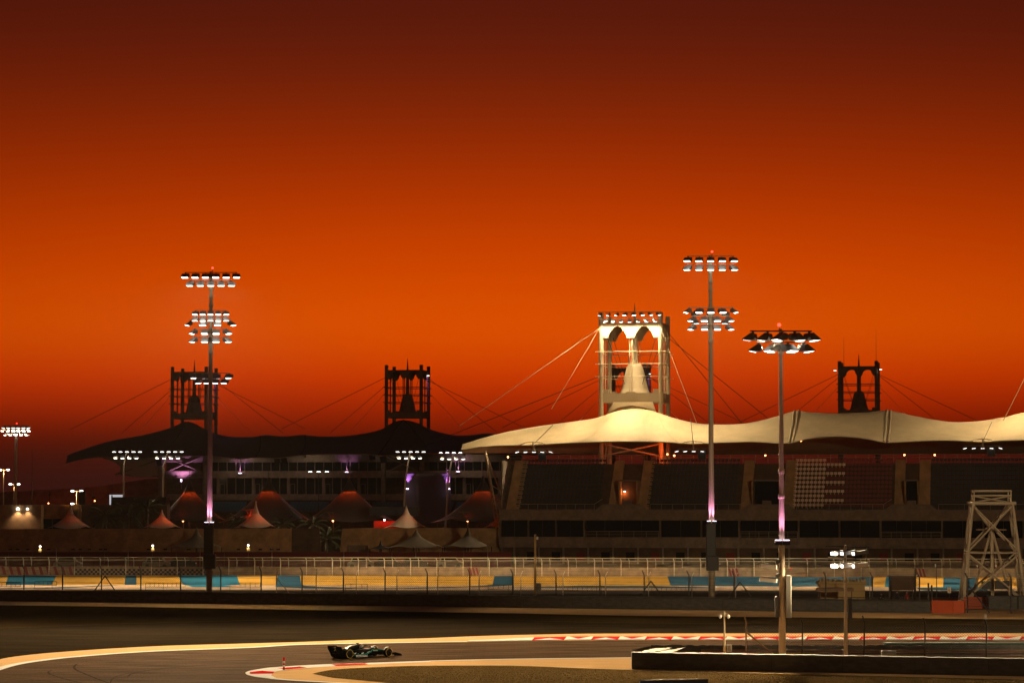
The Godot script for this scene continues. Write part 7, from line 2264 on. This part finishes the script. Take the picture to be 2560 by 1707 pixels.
	# wheels
	for w in [[0.0, 0.80, 0.20, 0.36], [0.0, -0.80, 0.20, 0.36], [3.6, 0.80, 0.155, 0.355], [3.6, -0.80, 0.155, 0.355]]:
		var x: float = w[0]
		var z: float = w[1]
		var hw: float = w[2]
		var r: float = w[3]
		var turn := Basis(Vector3.RIGHT, PI / 2) * (Basis(Vector3.FORWARD, 0.06) if x > 3 else Basis())
		var wh := put("wheel", shape().lathe([Vector2(0.235, -hw + 0.02), Vector2(0.30, -hw), Vector2(r - 0.03, -hw + 0.03), Vector2(r, -hw + 0.07), Vector2(r, hw - 0.07), Vector2(r - 0.03, hw - 0.03), Vector2(0.30, hw), Vector2(0.235, hw - 0.02)], Vector3(x, r, z), 32, turn), M.tyre, c)
		for e in [-1.0, 1.0]:
			put("yellow_band", shape().lathe([Vector2(0.285, e * (hw + 0.002)), Vector2(0.308, e * (hw + 0.001))] if e < 0 else [Vector2(0.308, e * (hw + 0.001)), Vector2(0.285, e * (hw + 0.002))], Vector3(x, r, z), 32, turn), M.tyre_band, wh)
		put("rim", shape().lathe([Vector2(0.0, -hw + 0.05), Vector2(0.06, -hw + 0.03), Vector2(0.2, -hw + 0.06), Vector2(0.236, -hw + 0.02), Vector2(0.236, hw - 0.02), Vector2(0.2, hw - 0.06), Vector2(0.06, hw - 0.03), Vector2(0, hw - 0.05)], Vector3(x, r, z), 24, turn), M.rim, wh)
		var sp := shape()
		for k in 8:
			var a := TAU * k / 8
			var o := signf(z) * (hw - 0.035)
			sp.bar(Vector3(x, r, z + o) + Vector3(cos(a) * 0.05, sin(a) * 0.05, 0), Vector3(x, r, z + o) + Vector3(cos(a) * 0.22, sin(a) * 0.22, 0), 0.012, -1, 4)
		put("spokes", sp, M.rim, wh)
		for q in [[0.18, 0.30], [0.18, 0.46], [-0.2, 0.32], [-0.2, 0.46]]:
			put("suspension_arm", shape().bar(Vector3(x + q[0] * 1.8, q[1], signf(z) * 0.17), Vector3(x + q[0] * 0.2, q[1] * 0.9, z - signf(z) * hw), 0.014, -1, 5), M.carbon, c)
		if x > 3:
			put("wheel_winglet", shape().prism(PackedVector2Array([Vector2(x - 0.36, 0.62), Vector2(x + 0.1, 0.74), Vector2(x + 0.1, 0.755), Vector2(x - 0.36, 0.64)]), z - 0.1, z + 0.1), black, c)
	# driver
	var d := thing("person", "driver in a dark suit and patterned helmet seated in the race car", "person", Transform3D(rot, c.position + rot * Vector3(1.75, 0.0, 0)))
	var seat := Vector3(0, 0.34, 0)
	var bones := [[seat, Vector3(0.0, 0.58, 0), 0.15, 0.16], [Vector3(0, 0.58, -0.13), Vector3(0, 0.58, 0.13), 0.085, 0.085], [Vector3(0, 0.6, 0), Vector3(0.05, 0.72, 0), 0.07, 0.06], [seat, Vector3(0.6, 0.36, 0.1), 0.1, 0.07], [seat, Vector3(0.6, 0.36, -0.1), 0.1, 0.07]]
	for s in [-1.0, 1.0]:
		bones.append([Vector3(0, 0.58, s * 0.19), Vector3(0.24, 0.46, s * 0.22), 0.06, 0.05])
		bones.append([Vector3(0.24, 0.46, s * 0.22), Vector3(0.48, 0.54, s * 0.12), 0.05, 0.035])
		bones.append([Vector3(0.48, 0.54, s * 0.12), Vector3(0.56, 0.56, s * 0.1), 0.035, 0.03])
	put("body", body_mesh(bones, 0.025), M.carbon, d)
	put("helmet", shape().ball(Vector3(0.07, 0.80, 0), Vector3(0.15, 0.145, 0.125), 16), M.car_silver, d)
	put("visor", shape().loft([[0.13, 0.115, 0.77, 0.85, 0.8], [0.2, 0.09, 0.775, 0.845, 0.8], [0.228, 0.05, 0.785, 0.835, 0.9]]), M.glass_dark, d)
	put("helmet_stripe", shape().lathe([Vector2(0.128, 0.0), Vector2(0.122, 0.03)], Vector3(0.07, 0.84, 0), 16, Basis(), 0.88), M.car_teal, d)
